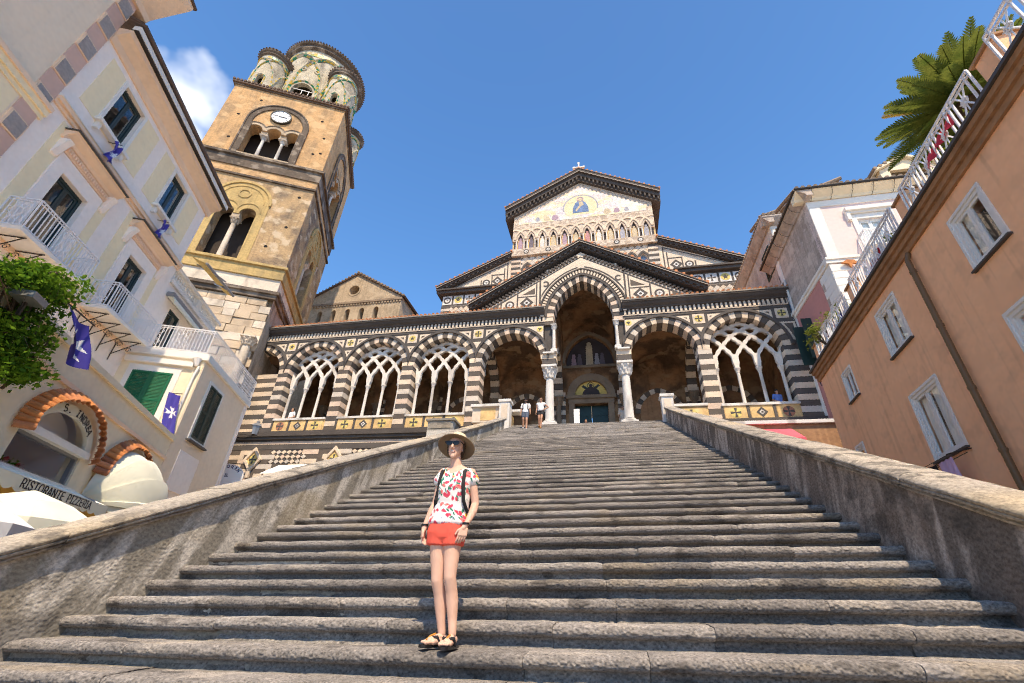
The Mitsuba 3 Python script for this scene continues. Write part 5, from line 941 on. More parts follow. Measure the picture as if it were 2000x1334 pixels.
for (a, b), (c, d_) in zip(posts, posts[1:]): railing_o(d_ + .02, a - .02)
railing_o(-1.5, 2.55)
# red flag, towels, laundry
def cloth(key, corners, m, amp=.04, n=(14, 18), k=3.0, sag=0.):
    a, b, c, d_ = [np.array(q, float) for q in corners]; nrm = np.cross(b - a, d_ - a); nrm /= np.linalg.norm(nrm); G = []
    for u in np.linspace(0, 1, n[0]):
        G.append([(a * (1 - u) + d_ * u) * (1 - v) + (b * (1 - u) + c * u) * v + nrm * amp * math.sin(k * 2 * math.pi * v + 2 * u) * (.4 + u) - np.array([0, 0, sag * math.sin(math.pi * v)]) for v in np.linspace(0, 1, n[1])])
    return sheet_mesh(G)
fr_ = lambda u, z, w=.1: xf(FO, (-u, z, w))
rf_ = thing('red_flag', 'red flag with white crosses hung over the white terrace railing below the palm', 'flag'); put('cloth', cloth('f', [fr_(8.3, 9.85, .1), fr_(7.2, 10.0, .05), fr_(7.2, 9.68, .14), fr_(8.2, 9.6, .16)], 'cloth_red', .03), 'cloth_red', None, rf_, smooth=True)
for u in (7.45, 7.85):
    for s in (0, 1):
        a, b = ((.06, .018), (.018, .06))[s]; put('white_cross', B((-u - a, 9.92 - b, .17), (-u + a, 9.92 + b, .178)), 'cloth_white', FO, rf_)
t = thing('towel', 'white towel with red pattern drying on the terrace railing before the pink house', 'towel', 'cloths drying on the terrace railing'); put('cloth', cloth('t', [fr_(11.6, 9.98, .02), fr_(10.8, 9.96, .02), fr_(10.8, 9.42, .03), fr_(11.6, 9.44, .03)], '', .02), 'cloth_white', None, t, smooth=True)
for u, z in ((11.4, 9.75), (11.15, 9.6), (10.95, 9.78)): put('red_patch', E(Point(-u, z).buffer(.09, 6), .06, .066), 'cloth_red', FO, t)
t = thing('towel', 'blue cloth hanging on the far end of the terrace railing beside the yellow green shrub', 'towel', 'cloths drying on the terrace railing'); put('cloth', cloth('t', [fr_(14.2, 10.0, .02), fr_(13.6, 9.98, .02), fr_(13.6, 9.5, .03), fr_(14.2, 9.5, .03)], '', .02), 'flag_blue', None, t, smooth=True)
ll = thing('clothes_line', 'wire clothes rack under the large lower window of the orange house', 'clothes line'); d = Mesh()
for w in (.12, .25, .38): d.tube([fr_(12.5, 4.66, w), fr_(11.0, 4.66, w)], .008, 4)
for u in (12.4, 11.05): d.tube([fr_(u, 4.75, .0), fr_(u, 4.64, .45)], .012, 4)
put('wires', d, 'iron_black', None, ll)
t = thing('laundry', 'pink towel pegged on the line under the large orange house window', 'laundry', 'laundry on the clothes line'); put('cloth', cloth('t', [fr_(11.85, 4.66, .25), fr_(11.3, 4.66, .25), fr_(11.25, 3.7, .25), fr_(11.8, 3.72, .25)], '', .035), 'cloth_lilac', None, t, smooth=True)
t = thing('laundry', 'black garment pegged on the line beside the pink towel', 'laundry', 'laundry on the clothes line'); put('cloth', cloth('t', [fr_(12.4, 4.66, .25), fr_(11.95, 4.66, .25), fr_(11.95, 4.4, .25), fr_(12.35, 4.38, .25)], '', .02), 'cloth_black', None, t, smooth=True)
# shrubs on the terrace
def leaves(n, sample, size, r, droop=.3):
    M_ = Mesh(); P = sample(n); V = np.zeros((n, 4, 3)); nrm = r.normal(0, 1, (n, 3)) + [0, 0, .8]; nrm /= np.linalg.norm(nrm, axis=1, keepdims=True)
    a = np.cross(nrm, r.normal(0, 1, (n, 3))); a /= np.linalg.norm(a, axis=1, keepdims=True); b = np.cross(nrm, a); s = (size * r.uniform(.6, 1.3, n))[:, None]
    V[:, 0] = P - a * s; V[:, 1] = P + b * s * .62 - nrm * s * .2; V[:, 2] = P + a * s * 1.1; V[:, 3] = P - b * s * .62 - nrm * s * .2
    i = np.arange(n)[:, None] * 4; return M_.add(V.reshape(-1, 3), np.vstack([i + [[0, 1, 2]], i + [[0, 2, 3]]]))
def shrub(c, rad, n, lab, key='terrace_shrub'):
    t = thing(key, lab, 'plant', 'plants along the roof terrace railing'); r = np.random.default_rng(int(c[0] * 100)); cl = np.array(c) + r.normal(0, 1, (14, 3)) * np.array(rad) * .6
    put('leaves', leaves(n, lambda k: cl[r.integers(0, 14, k)] + r.normal(0, .09, (k, 3)), .05, r), 'leaf_shrub', None, t, kind='stuff'); d = Mesh(); base = np.array(c) - [0, 0, rad[2] + .3]
    for q in cl: d.tube([base, base * .5 + q * .5 + r.normal(0, .04, 3), q], [.02, .012, .006], 4)
    put('stem', d, 'bark', None, t); return t
shrub(fr_(15.6, 10.25, .12), (.35, .6, .3), 500, 'yellow green shrub spilling over the far end of the terrace railing'); shrub(fr_(14.2, 9.95, -.2), (.2, .35, .2), 250, 'small leafy plant behind the far terrace railing'); shrub(fr_(10.6, 9.85, -.35), (.2, .4, .2), 260, 'leafy potted plant behind the railing in front of the pink balcony')
shrub(fr_(8.0, 9.75, -.35), (.2, .35, .25), 260, 'leafy plant behind the railing under the red flag')
# palm
PA_ = thing('palm_tree', 'dark green palm with a few yellowing fronds on the orange house terrace', 'palm'); PCN = np.array([8.35, 7.9, 11.85]); r = np.random.default_rng(5)
put('trunk', Mesh().tube([PCN - [.1, .0, 3.2], PCN - [.05, 0, 1.6], PCN - [0, 0, .5], PCN], [.24, .26, .33, .2], 10), 'bark', None, PA_)
for k in range(76):
    az = k * 2.39996; el = math.radians(np.interp(k, [0, 75], [82, -22]) + r.uniform(-8, 8)); L = r.uniform(1.4, 1.72) * (.8 if k < 6 else 1); dirh = np.array([math.cos(az), math.sin(az), 0]); s = np.linspace(0, 1, 9)
    ang = el - s * (.4 + r.uniform(0, .35)); step = L / 8; pts = [PCN + dirh * .15 + [0, 0, -.1]]
    for a in ang[1:]: pts.append(pts[-1] + step * (math.cos(a) * dirh + math.sin(a) * np.array([0, 0, 1])))
    pts = np.array(pts); M_ = Mesh().tube(pts, np.linspace(.022, .006, 9), 4); side = np.cross(dirh, [0, 0, 1.0])
    for q in np.linspace(.1, .99, 24):
        c = np.array([np.interp(q, s, pts[:, i]) for i in range(3)]); tg = pts[min(8, int(q * 8) + 1)] - pts[int(q * 8) if q < 1 else 7]; tg /= np.linalg.norm(tg); up = np.cross(side, tg); ll_ = .33 * math.sin(math.pi * min(1, .18 + q * .8)) ** .7 * r.uniform(.85, 1.1)
        for sd in (-1, 1):
            dv = side * sd * .7 + tg * .75 + up * .12; dv /= np.linalg.norm(dv); wv = np.cross(dv, up); wv /= np.linalg.norm(wv); w = .021
            M_.add([c - wv * w, c + wv * w, c + dv * ll_ * .6 + wv * w, c + dv * ll_ - np.array([0, 0, .05]) * ll_, c + dv * ll_ * .6 - wv * w], [[0, 1, 2], [0, 2, 4], [4, 2, 3]])
    put('frond', M_, 'leaf_palm_yellow' if k in (22, 31, 37, 44, 49, 53, 60, 68) else 'leaf_palm', None, PA_)
put('crown_base', Mesh().tm(trimesh.creation.icosphere(2, .42)).tm(trimesh.creation.icosphere(1, .2)), 'bark', np.array([[1, 0, 0, PCN[0]], [0, 1, 0, PCN[1]], [0, 0, 1.1, PCN[2] - .25], [0, 0, 0, 1.0]]), PA_)
# ---------------------------------------------------------------- pink house and its neighbour
FP, FPL = frame((11.0, 19.74, 0), (1, 0)), frame((11.0, 40.0, 0), (0, -1)); PB = thing('pink_house', 'pink house with white quoins, balcony window and tiled eave beside the cathedral', 'building')
wp = (1.95, 3.1, 17.0, 19.2); put('wall', E(rect(0, 9, 6, 21.0).difference(rect(*wp)), -.4, 0), 'plaster_pink', FP, PB); put('side_wall', B((14.0, 6, -.4), (20.26, 21.0, .0)), 'plaster_weathered', FPL, PB)
put('side_lower', E(rect(15.2, 19.0, 6, 16.55), -.1, .012), 'plaster_rose', FPL, PB); put('quoin_strip', B((19.75, 6, -.1), (20.27, 16.55, .02)), 'plaster_white', FPL, PB); put('strip', B((15.0, 6, -.1), (15.5, 20.8, .03)), 'plaster_white', FPL, PB)
for k in range(22):
    z = 16.5 - (k + 1) * .42
    if z < 6.5: break
    put('quoin', B((0.0 if k % 2 else -.03, z + .015, -.1), (.62 if k % 2 else .85, z + .405, .035)), 'plaster_white', FP, PB); put('quoin', B((19.3 if k % 2 else 19.05, z + .015, -.05), (20.24, z + .405, .03)), 'plaster_white', FPL, PB)
put('panel', B((0.9, 6, -.05), (9, 16.5, .01)), 'plaster_pink', FP, PB)
for z0, z1, o in ((16.56, 16.75, .08), (16.75, 16.9, .14)): put('string_course', B((-.14, z0 + .001, -.2), (9, z1, o)), 'plaster_white', FP, PB); put('string_course', B((14.0, z0 + .002, -.2), (20.26, z1 - .002, o - .01)), 'plaster_white', FPL, PB)
put('corner_strip', B((.02, 16.9, -.1), (.55, 20.6, .04)), 'plaster_white', FP, PB); put('frieze', B((0, 20.3, -.1), (9, 20.7, .05)), 'plaster_white', FP, PB); put('surround', E(rect(1.72, 3.33, 16.92, 19.5).difference(rect(*wp)), 0, .07), 'plaster_white', FP, PB); put('lintel', B((1.5, 19.65, 0), (3.55, 19.85, .3)), 'plaster_white', FP, PB); put('lintel', B((1.6, 19.52, 0), (3.45, 19.648, .18)), 'plaster_white', FP, PB)
for x in (1.52, 3.38): put('console', B((x, 19.1, .0), (x + .16, 19.64, .2)), 'plaster_white', FP, PB)
win(FP, PB, *wp, 'window_white', .1, .15, sill=False, curtain=True); bl = part(PB, 'balcony'); put('slab', B((1.55, 16.92, .0), (3.5, 17.02, .75)), 'plaster_white', FP, bl)
railing(PB, [xf(FP, q) for q in ((1.6, 0, .03), (1.6, 0, .7), (3.45, 0, .7), (3.45, 0, .03))], 17.02, 17.95, sp=.12, name='balcony_railing')
for (fr, a, b) in ((FP, -.55, 9), (FPL, 14.0, 20.8)):
    o = .55; pr, f_ = prism_x(Polygon([(-.2, 20.75), (.08, 20.75), (.14, 20.9), (o - .05, 21.12), (o, 21.2), (-.2, 21.25)]), fr, a, b); put('eave', pr, 'plaster_weathered' if fr is FPL else 'plaster_wing', f_, PB); put('gutter', Mesh().tube([xf(fr, (a, 21.22, o + .03)), xf(fr, (b, 21.22, o + .03))], .07, 6), 'iron_black', None, PB)
    d = Mesh(); [d.tube([xf(fr, (x, 21.3, o + .04)), xf(fr, (x, 22.4, -2.2))], .11, 6) for x in np.arange(a + .1, b - (0 if fr is FP else .6), .3)]; put('roof_tile', d, 'roof_tile_old', None, PB, kind='stuff')
    for x in np.arange(a + .8, b - .3, .95): put('gutter_hook', Mesh().tube([xf(fr, (x, 20.72, .05)), xf(fr, (x, 20.9, .4)), xf(fr, (x, 21.18, o))], .012, 4), 'iron_black', None, PB)
put('roof', Mesh().add([xf(FP, q) for q in ((-.5, 21.25, .5), (9, 21.25, .5), (9, 22.6, -2.5), (2.5, 22.6, -2.5), (2.5, 22.6, -6), (-.5, 21.25, -6))], [[0, 1, 2, 3], [0, 3, 4, 5]]), 'roof_tile_old', None, PB)
g = part(PB, 'dormer'); dq = Polygon([(3.9, 21.2), (6.5, 21.2), (6.5, 22.3), (5.2, 23.0), (3.9, 22.3)]); put('wall', E(dq.difference(rect(4.35, 6.1, 21.5, 22.25)), -.1, .1), 'plaster_wing', FP, g); put('cheek', B((3.9, 21.2, -2), (4.0, 22.3, -.1)), 'plaster_wing', FP, g); put('recess', B((4.3, 21.2, -.6), (6.1, 22.3, -.55)), 'dark_room', FP, g); put('roof', E(Polygon([(3.65, 22.2), (5.2, 23.02), (6.75, 22.2), (6.75, 22.34), (5.2, 23.18), (3.65, 22.34)]), -2.2, .3), 'plaster_wing', FP, g)
d = Mesh(); [d.tube([(3.65 + .28 * k, 22.36 + .15 * k, .33), (3.65 + .28 * k, 22.36 + .15 * k, -2.2)], .1, 6) for k in range(6)]; put('roof_tile', d, 'roof_tile_old', FP, g, kind='stuff')
put('side_window', E(rect(15.05, 15.6, 16.9, 19.2).difference(rect(15.15, 15.5, 17.0, 19.1)), .03, .12), 'window_white', FPL, PB); put('side_window_pane', B((15.15, 17.0, .04), (15.5, 19.1, .05)), 'glass_blue', FPL, PB)
put('open_shutter', B((16.0, 13.2, .02), (16.06, 15.55, .62)), 'shutter_dark', FPL, PB); put('open_shutter', B((16.9, 13.2, .02), (16.96, 15.55, .5)), 'shutter_dark', FPL, PB); put('dark_opening', B((16.06, 13.2, .012), (16.9, 15.5, .02)), 'dark_room', FPL, PB)
put('wire', Mesh().tube([(10.9, 24.9, 19.8), (10.88, 24.6, 16.5), (10.9, 24.0, 12.0)], .02, 4), 'iron_black', None, PB)
wo = thing('wall_ornament', 'terracotta winged ornament on the corner of the pink house', 'ornament'); put('body', E(Polygon([(.42, 16.42), (.7, 16.6), (1.0, 16.55), (1.1, 16.3), (.9, 16.36), (.76, 16.1), (.7, 16.36)]), .12, .2), 'terracotta', FP, wo)
FN, FNL = frame((11.05, 24.4, 0), (1, 0)), frame((11.05, 40, 0), (0, -1)); NBH = thing('rear_house', 'weathered pale house with dark shutter rising behind the pink house roof', 'building')
put('wall', B((0, 14, -.4), (6, 23.6, 0)), 'plaster_wing', FN, NBH); put('side_wall', B((8, 14, -.4), (15.6, 23.6, 0)), 'plaster_weathered', FNL, NBH); sh_ = shutter(FNL, NBH, 13.3, 14.7, 20.7, 22.7, 'shutter_dark')
for fr, a, b in ((FN, -.45, 6), (FNL, 8, 16.05)):
    pr, f_ = prism_x(Polygon([(-.2, 23.5), (.1, 23.5), (.5, 23.95), (.5, 24.05), (-.2, 24.05)]), fr, a, b); put('eave', pr, 'plaster_weathered', f_, NBH); d = Mesh(); [d.tube([xf(fr, (x, 24.12, .55)), xf(fr, (x, 25.0, -2))], .11, 6) for x in np.arange(a + .1, b, .3)]; put('roof_tile', d, 'roof_tile_old', None, NBH, kind='stuff')
for k in range(12): put('quoin', B((.02, 18.6 + k * .42, -.1), (.9 if k % 2 else .65, 18.98 + k * .42, .03)), 'plaster_white', FN, NBH)
# low wall with a ledge and awning below the porch on the right
LW = thing('terrace_wall', 'brown plastered wall with pale stone ledge below the right end of the porch', 'wall'); put('wall', B((3.5, 22.0, 4), (10.6, 22.4, 9.3)), 'eave_brown', None, LW); put('ledge', B((3.5, 21.85, 9.3), (10.7, 24.5, 9.46)), 'marble_white', None, LW)
PK = thing('pink_awning', 'pink canvas awning below the pale ledge beside the right stair wall', 'awning'); put('cloth', (np.array([[6.3, 22.0, 9.08], [8.2, 22.0, 9.08], [8.3, 21.0, 8.35], [6.3, 21.0, 8.35]]), np.array([[0, 1, 2], [0, 2, 3]])), 'canvas_pink', None, PK); put('valance', B((6.3, 20.98, 8.15), (8.3, 21.0, 8.35)), 'canvas_pink', None, PK)
# ---------------------------------------------------------------- flags with the eight-pointed cross
def maltese(s):
    q = []
    for k in range(4):
        c, s_ = math.cos(k * math.pi / 2), math.sin(k * math.pi / 2)
        for x, y in ((.06, .02), (.42, 1.0), (0, .72), (-.42, 1.0), (-.06, .02)): q.append((s * (c * x - s_ * y), s * (s_ * x + c * y)))
    return unary_union([Polygon(q[5 * i:5 * i + 5] + [(0, 0)]).buffer(0.004) for i in range(4)])
def flag(lab, S, w, h, n=(46, 64), cs=.36, cy=.5, pole=None):
    """S(a, b) is the cloth as a surface, a across and b down, both 0 to 1."""
    t = thing('flag', lab, 'flag', 'blue flags with a white eight-pointed cross'); cr_ = maltese(cs * w * 1.0); A, Bq = np.linspace(0, 1, n[0]), np.linspace(0, 1, n[1])
    V = np.array([[S(a, b) for b in Bq] for a in A]).reshape(-1, 3); from shapely import contains_xy
    i, j = np.meshgrid(np.arange(n[0] - 1), np.arange(n[1] - 1), indexing='ij'); q = np.stack([i * n[1] + j, (i + 1) * n[1] + j, (i + 1) * n[1] + j + 1, i * n[1] + j + 1], -1).reshape(-1, 4)
    ca, cb = (A[:-1] + A[1:]) / 2, (Bq[:-1] + Bq[1:]) / 2; X, Y = np.meshgrid((ca - .5) * w, (cy - cb) * h, indexing='ij'); inside = contains_xy(cr_, X.ravel(), Y.ravel())
    for nm, sel, m in (('cloth', ~inside, 'flag_blue'), ('cross', inside, 'cloth_white')):
        f = q[sel]; u, inv = np.unique(f, return_inverse=True); put(nm, (V[u], inv.reshape(f.shape)), m, None, t, smooth=True)
    if pole: put('pole', Mesh().tube(pole, .016, 5), 'iron_black', None, t)
    return t
a0, a1 = xf(FRS, (-9.02, 6.41, .5)), xf(FRS, (-8.14, 6.41, .5)); dv_ = xf(FRS, (.7, -.82, .12)) - xf(FRS, (0, 0, 0))
flag('largest blue flag with white cross hanging from a pole beside the ivy', lambda a, b: a0 + (a1 - a0) * a * (1 - .38 * b) + dv_ * b + np.array([.1, .04, 0]) * math.sin(6 * a + 3 * b) * (.3 + b) - np.array([0, 0, .1 * math.sin(a * math.pi)]), 1.0, 1.0, pole=[xf(FRS, (-8.9, 6.2, .0)), a0 + [-.05, -.1, .06], a1 + [.02, .05, .05]])
for u0, z0, lab in ((12.2, 14.3, 'small crumpled blue flag under the upper window nearest the viewer'), (15.7, 14.15, 'small blue flag under the upper window farther from the viewer')):
    flag(lab, lambda a, b, u0=u0, z0=z0: xf(FL, (u0 + .05 * b + (a - .5) * .38 * (1 - .3 * math.sin(3 * b)) + .06 * math.sin(5 * b), z0 - .72 * b + .06 * math.sin(9 * a), .34 + .07 * math.sin(9 * a + 4 * b))), .4, .7, (26, 36), pole=[xf(FL, (u0, z0 + .1, 0)), xf(FL, (u0, z0 + .04, .45))])
flag('blue flag with white cross hanging on the wing corner by the drainpipe', lambda a, b: xf(FWF, (2.2 + .46 * a + .28 * b, 7.78 - .1 * a - 1.4 * b, .3 + .06 * math.sin(7 * a + 3 * b))), .5, 1.4, pole=[xf(FWF, (2.1, 7.85, .0)), xf(FWF, (2.7, 7.75, .34))], cs=.42)
# ivy over the restaurant roof with a lamp
IV = thing('ivy', 'bright green ivy hanging over the restaurant parapet at the left edge', 'climbing plant'); FV = frame(tuple(xf(FRS, (0, 0, .45))), (-.5125, .8587)); r = np.random.default_rng(12)
vp = Polygon([(-12.2, 6.3), (-11.1, 6.0), (-10.85, 6.13), (-10.4, 6.55), (-9.95, 6.75), (-9.45, 6.91), (-9.1, 6.8), (-8.95, 6.5), (-9.03, 6.15), (-8.71, 6.04), (-8.8, 5.8), (-8.93, 5.35), (-8.58, 5.2), (-8.14, 5.13), (-8.5, 4.95), (-8.7, 4.75), (-8.95, 4.6), (-9.2, 4.5), (-9.6, 4.45), (-12.2, 4.4)]).difference(Polygon([(-12, 5.4), (-10.7, 5.6), (-10.5, 5.8), (-10.2, 6.05), (-9.82, 6.02), (-9.78, 5.79), (-10.25, 5.48), (-10.6, 5.2), (-12, 5.0)]))
from shapely import contains_xy
def vs(n):
    out = np.zeros((0, 3)); ctr = np.stack([r.uniform(-12.2, -8, 520), r.uniform(4.2, 7, 520)], 1); ctr = ctr[contains_xy(vp.buffer(-.14), ctr[:, 0], ctr[:, 1])]; wv = r.uniform(-.3, .3, len(ctr))
    while len(out) < n:
        k = r.integers(0, len(ctr), n); p = np.column_stack([ctr[k], wv[k]]) + r.normal(0, 1, (n, 3)) * [.1, .1, .1]; out = np.vstack([out, p[contains_xy(vp.buffer(.02), p[:, 0], p[:, 1])]])
    return xf(FV, out[:n])
put('leaves', leaves(4300, vs, .05, r), 'leaf_vine', None, IV, kind='stuff'); put('dark_leaves', leaves(3200, lambda n: vs(n) - [.12, .07, .03], .055, r), 'leaf_vine_dark', None, IV, kind='stuff'); d = Mesh()
for k in range(9): p = vs(3); d.tube([xf(FV, (-8.9 - .3 * k, 4.6, -.2)), p[0], p[1]], [.03, .02, .01], 4)
for k in range(26): p = vs(1)[0]; d.tube([p, p + r.normal(0, .1, 3) - [0, 0, .35]], [.006, .003], 3)
put('stem', d, 'bark', None, IV); put('backing', E(vp.buffer(-.2), -.4, -.36), 'bark', FV, IV)
lp = thing('wall_lamp', 'grey floodlight poking out of the ivy', 'lamp'); put('housing', B((-10.35, 5.8, .0), (-9.95, 5.92, .35)), 'metal_grey', FV, lp); put('arm', B((-10.1, 5.55, .1), (-10.05, 5.8, .15)), 'iron_black', FV, lp)
# lantern, restaurant sign, parasols, market canopy, stele, posts
ln = thing('lantern', 'old grey street lantern on an iron bracket at the left end of the porch', 'lamp'); cx, cy, z = -22.05, 23.6, 10.02; put('glass', Mesh().lathe([(.16, z), (.26, z + .55)], (cx, cy, 0), 6), 'metal_grey', None, ln); put('roof', Mesh().lathe([(.32, z + .55), (.3, z + .6), (.1, z + .78), (.12, z + .84), (.03, z + .95), (0, z + .95)], (cx, cy, 0), 6), 'metal_grey', None, ln); put('base', Mesh().lathe([(0, z - .06), (.1, z - .05), (.18, z), (0, z)], (cx, cy, 0), 6), 'iron_black', None, ln); put('bracket', Mesh().tube([(-24.2, 23.2, z + .1), (cx, cy, z - .06)], .025, 5).tube([(-24.2, 23.2, z - .5), (-23.2, 23.35, z - .35), (cx - .1, cy, z - .08)], .02, 5), 'iron_black', None, ln)
FS = frame((-18.55, 19.0, 0), (.93, .37)); sg = thing('restaurant_sign', 'white oval restaurant sign with dark blue lettering behind the left stair wall', 'sign'); put('board', E(affinity.scale(Point(0, 6.3).buffer(.78, 32), 1, .8), -.04, .02), 'paper_white', FS, sg); put('rim', E(affinity.scale(Point(0, 6.3).buffer(.78, 32), 1, .8).difference(affinity.scale(Point(0, 6.3).buffer(.73, 32), 1, .8)), .02, .035), 'iron_white', FS, sg)
def arc_text(txt, cx, cz, a, b, t0, t1, h, fr, parent, m, w):
    for ch, t in zip(txt, np.linspace(t0, t1, len(txt))):
        if ch == ' ': continue
        q = meshkit.text_mesh(ch, h, .01, bold=True); q.apply_translation([-(q.bounds[0][0] + q.bounds[1][0]) / 2, 0, 0]); al = math.atan2(b * math.cos(t), -a * math.sin(t)) + math.pi; c, s = math.cos(al), math.sin(al)
        put('letter', Mesh().tm(q, np.array([[c, -s, 0, cx + a * math.cos(t)], [s, c, 0, cz + b * math.sin(t)], [0, 0, 1, w], [0, 0, 0, 1.0]])), m, fr, parent)
arc_text('RISTORAN', 0, 6.3, .57, .42, 2.9, .72, .15, FS, sg, 'lettering_navy', .021)
for tx, zz, x_ in (('IL', 6.3, 0), ('CH', 6.12, -.42)):
    q = meshkit.text_mesh(tx, .14, .01, bold=True); wq = q.bounds[1][0]
    for k_, ch in enumerate(tx): q = meshkit.text_mesh(ch, .14, .01, bold=True); q.apply_translation([meshkit.text_mesh(tx[:k_ + 1], .14, .01, bold=True).bounds[1][0] - q.bounds[1][0] - wq / 2 + x_, zz, .021]); put('letter', Mesh().tm(q), 'lettering_navy', FS, sg)
put('bracket', B((-.9, 6.95, -.05), (.6, 6.99, .0)), 'iron_black', FS, sg)
for k, (x, y, z, rr, lab) in enumerate([(-7.95, 4.1, 2.72, .95, 'white restaurant parasol at the left edge behind the stair wall'), (-8.9, 5.6, 2.9, 1.05, 'cream restaurant parasol just behind the leftmost white one')]):
    t = thing('parasol', lab, 'parasol', 'restaurant parasols'); M_ = Mesh(); th = np.arange(8) * math.pi / 4 + .3; rim = [(x + rr * math.cos(a), y + rr * math.sin(a), z - .45) for a in th]; mid = [(x + rr * .5 * math.cos(a), y + rr * .5 * math.sin(a), z - .17) for a in th]; low = [(p[0], p[1], p[2] - .18) for p in rim]
    P_ = [(x, y, z)] + mid + rim + low; f = []
    for i in range(8): j = (i + 1) % 8; f += [[0, 1 + i, 1 + j], [1 + i, 9 + i, 9 + j], [1 + i, 9 + j, 1 + j], [9 + i, 17 + i, 17 + j], [9 + i, 17 + j, 9 + j]]
    put('canopy', Mesh().add(P_, f), 'canvas_white' if k == 0 else 'canvas_cream', None, t); put('pole', Mesh().tube([(x, y, 0), (x, y, z)], .03, 6), 'bark', None, t)
mk = thing('market_canopy', 'white canvas canopy behind the left stair wall against the striped base', 'awning'); put('cloth', (np.array([[-16.6, 20, 7.1], [-14.4, 20, 7.15], [-14.0, 18.4, 6.35], [-16.2, 18.4, 6.3]]), np.array([[0, 1, 2], [0, 2, 3]])), 'canvas_white', None, mk); put('leg', Mesh().tube([(-16.1, 18.5, 0), (-16.1, 18.5, 6.3)], .03, 5).tube([(-14.1, 18.5, 0), (-14.1, 18.5, 6.1)], .03, 5), 'metal_grey', None, mk)
st = thing('stone_stele', 'carved grey stone block standing against the porch base beside the left stair wall', 'stone block'); put('block', B((-10.3, 23.4, 8.9), (-8.75, 24.4, 10.5)), 'stair_wall', None, st); put('cap', B((-10.4, 23.3, 10.5), (-8.65, 24.45, 10.62)), 'coping_stone', None, st); put('relief', B((-10.15, 23.37, 10.05), (-8.9, 23.4, 10.42)), 'coping_stone', None, st)
for x, s in ((-5.72, 'left'), (3.12, 'right')):
    t = thing('marble_post', f'white marble end post at the top of the {s} stair wall', 'post', 'posts at the top of the stair walls'); y0 = 23.2 if s == 'left' else 23.3; put('shaft', B((x - .3, y0, 9.4), (x + .3, y0 + .6, 11.45)), 'marble_white', None, t); put('cap', B((x - .36, y0 - .06, 11.45), (x + .36, y0 + .66, 11.6)), 'marble_white', None, t); put('panel', B((x - .18, y0 - .012, 10.5), (x + .18, y0 + .01, 11.3)), 'marble_plain', None, t)
t = thing('marble_rail', 'white marble rail between the left post and the striped pier', 'rail'); put('rail', B((-7.9, 23.7, 11.42), (-6.0, 24.7, 11.58)), 'marble_white', None, t); put('wall', B((-7.8, 23.85, 10.5), (-6.02, 24.6, 11.42)), 'marble_plain', None, t); put('panel', B((-7.3, 23.835, 10.6), (-6.4, 23.85, 11.35)), 'marble_yellow', None, t)
t = thing('notice_board', 'tall white standing board in front of the left door leaf', 'notice'); put('board', B((-2.2, 28.0, 10.5), (-1.82, 28.06, 12.75)), 'paper_white', None, t)
pg = thing('pigeon', 'dark pigeon sitting on the white marble rail at the top of the stairs', 'bird'); c = np.array([-6.3, 24.2, 11.68]); E3 = lambda p, s: mf.Manifold.sphere(1, 16).scale(s).translate(list(c + p)); put('body', Mesh().tm(mf.Manifold.batch_hull([E3([0, 0, .06], [.1, .06, .06]), E3([-.16, 0, .03], [.04, .03, .015])]) + mf.Manifold.batch_hull([E3([.07, 0, .1], [.04, .04, .05]), E3([.12, 0, .19], [.03, .028, .03])])), 'robe_grey', None, pg, smooth=True); put('beak', Mesh().tube([c + [.145, 0, .19], c + [.175, 0, .18]], [.01, .002], 5), 'iron_black', None, pg)
put('leg', Mesh().tube([c + [.0, .02, .02], c + [0, .02, -.1]], .007, 4).tube([c + [.0, -.02, .02], c + [0, -.02, -.1]], .007, 4), 'terracotta', None, pg)
# ---------------------------------------------------------------- people
mat('skin', lambda p, n, uv: mix((.56, .35, .27), (.66, .44, .35), F3(p, 14.)), .55, specular=.3); mat('skin_tan', (.42, .23, .15), .55); mat('skin_shin', (.58, .36, .29), .5)
mat('hair_dark', lambda p, n, uv: mix((.02, .012, .008), (.06, .035, .02), noise(p.x * 90, p.y * 90, p.z * 12)), .5)
mat('straw', lambda p, n, uv: mix((.5, .42, .29), (.66, .57, .42), noise(p.x * 70, p.y * 70, p.z * 160)), .85, lambda p, n, uv: noise(p.x * 90, p.y * 90, p.z * 220), .003)
mat('brim_shade', (.2, .15, .1), .85)  # underside of the straw brim, its shade put into a darker brown
def floral(p, n, uv):
    a, b, k = voronoi(p.x * 23 + 1.4 * noise(p.x * 19, p.z * 19, 2.), p.z * 20 + p.y * 8)
    f = C((.74, .73, .74)); m = 1 - smoothstep(.34, .4, a + .3 * (noise(p.x * 60, p.y * 60, p.z * 60) - .5))
    f = mix(f, C((.6, .06, .12)), m * smoothstep(.3, .31, k)); f = mix(f, C((.68, .2, .2)), m * smoothstep(.72, .73, k)); f = mix(f, C((.72, .45, .06)), m * smoothstep(.9, .91, k)); f = mix(f, C((.5, .03, .06)), m * (1 - smoothstep(.08, .12, a)) * smoothstep(.42, .43, k))
    u_, v_ = p.x * 36 + p.z * 20 + 2.5 * noise(p.x * 16, p.z * 16, 5.), p.z * 13 - p.x * 10 + 5
    a2, b2, k2 = voronoi(u_, v_); g = (1 - smoothstep(.3, .38, a2)) * smoothstep(.2, .22, k2) * smoothstep(.34, .44, fbm(p.x * 7, p.z * 7, 3., 2)); f = mix(f, C((.03, .19, .13)), g * (1 - m))
    a3, b3, k3 = voronoi(p.x * 22 + 9, p.z * 22 + 2); return mix(f, C((.3, .34, .55)), (1 - smoothstep(.15, .22, a3)) * smoothstep(.8, .82, k3) * (1 - m))
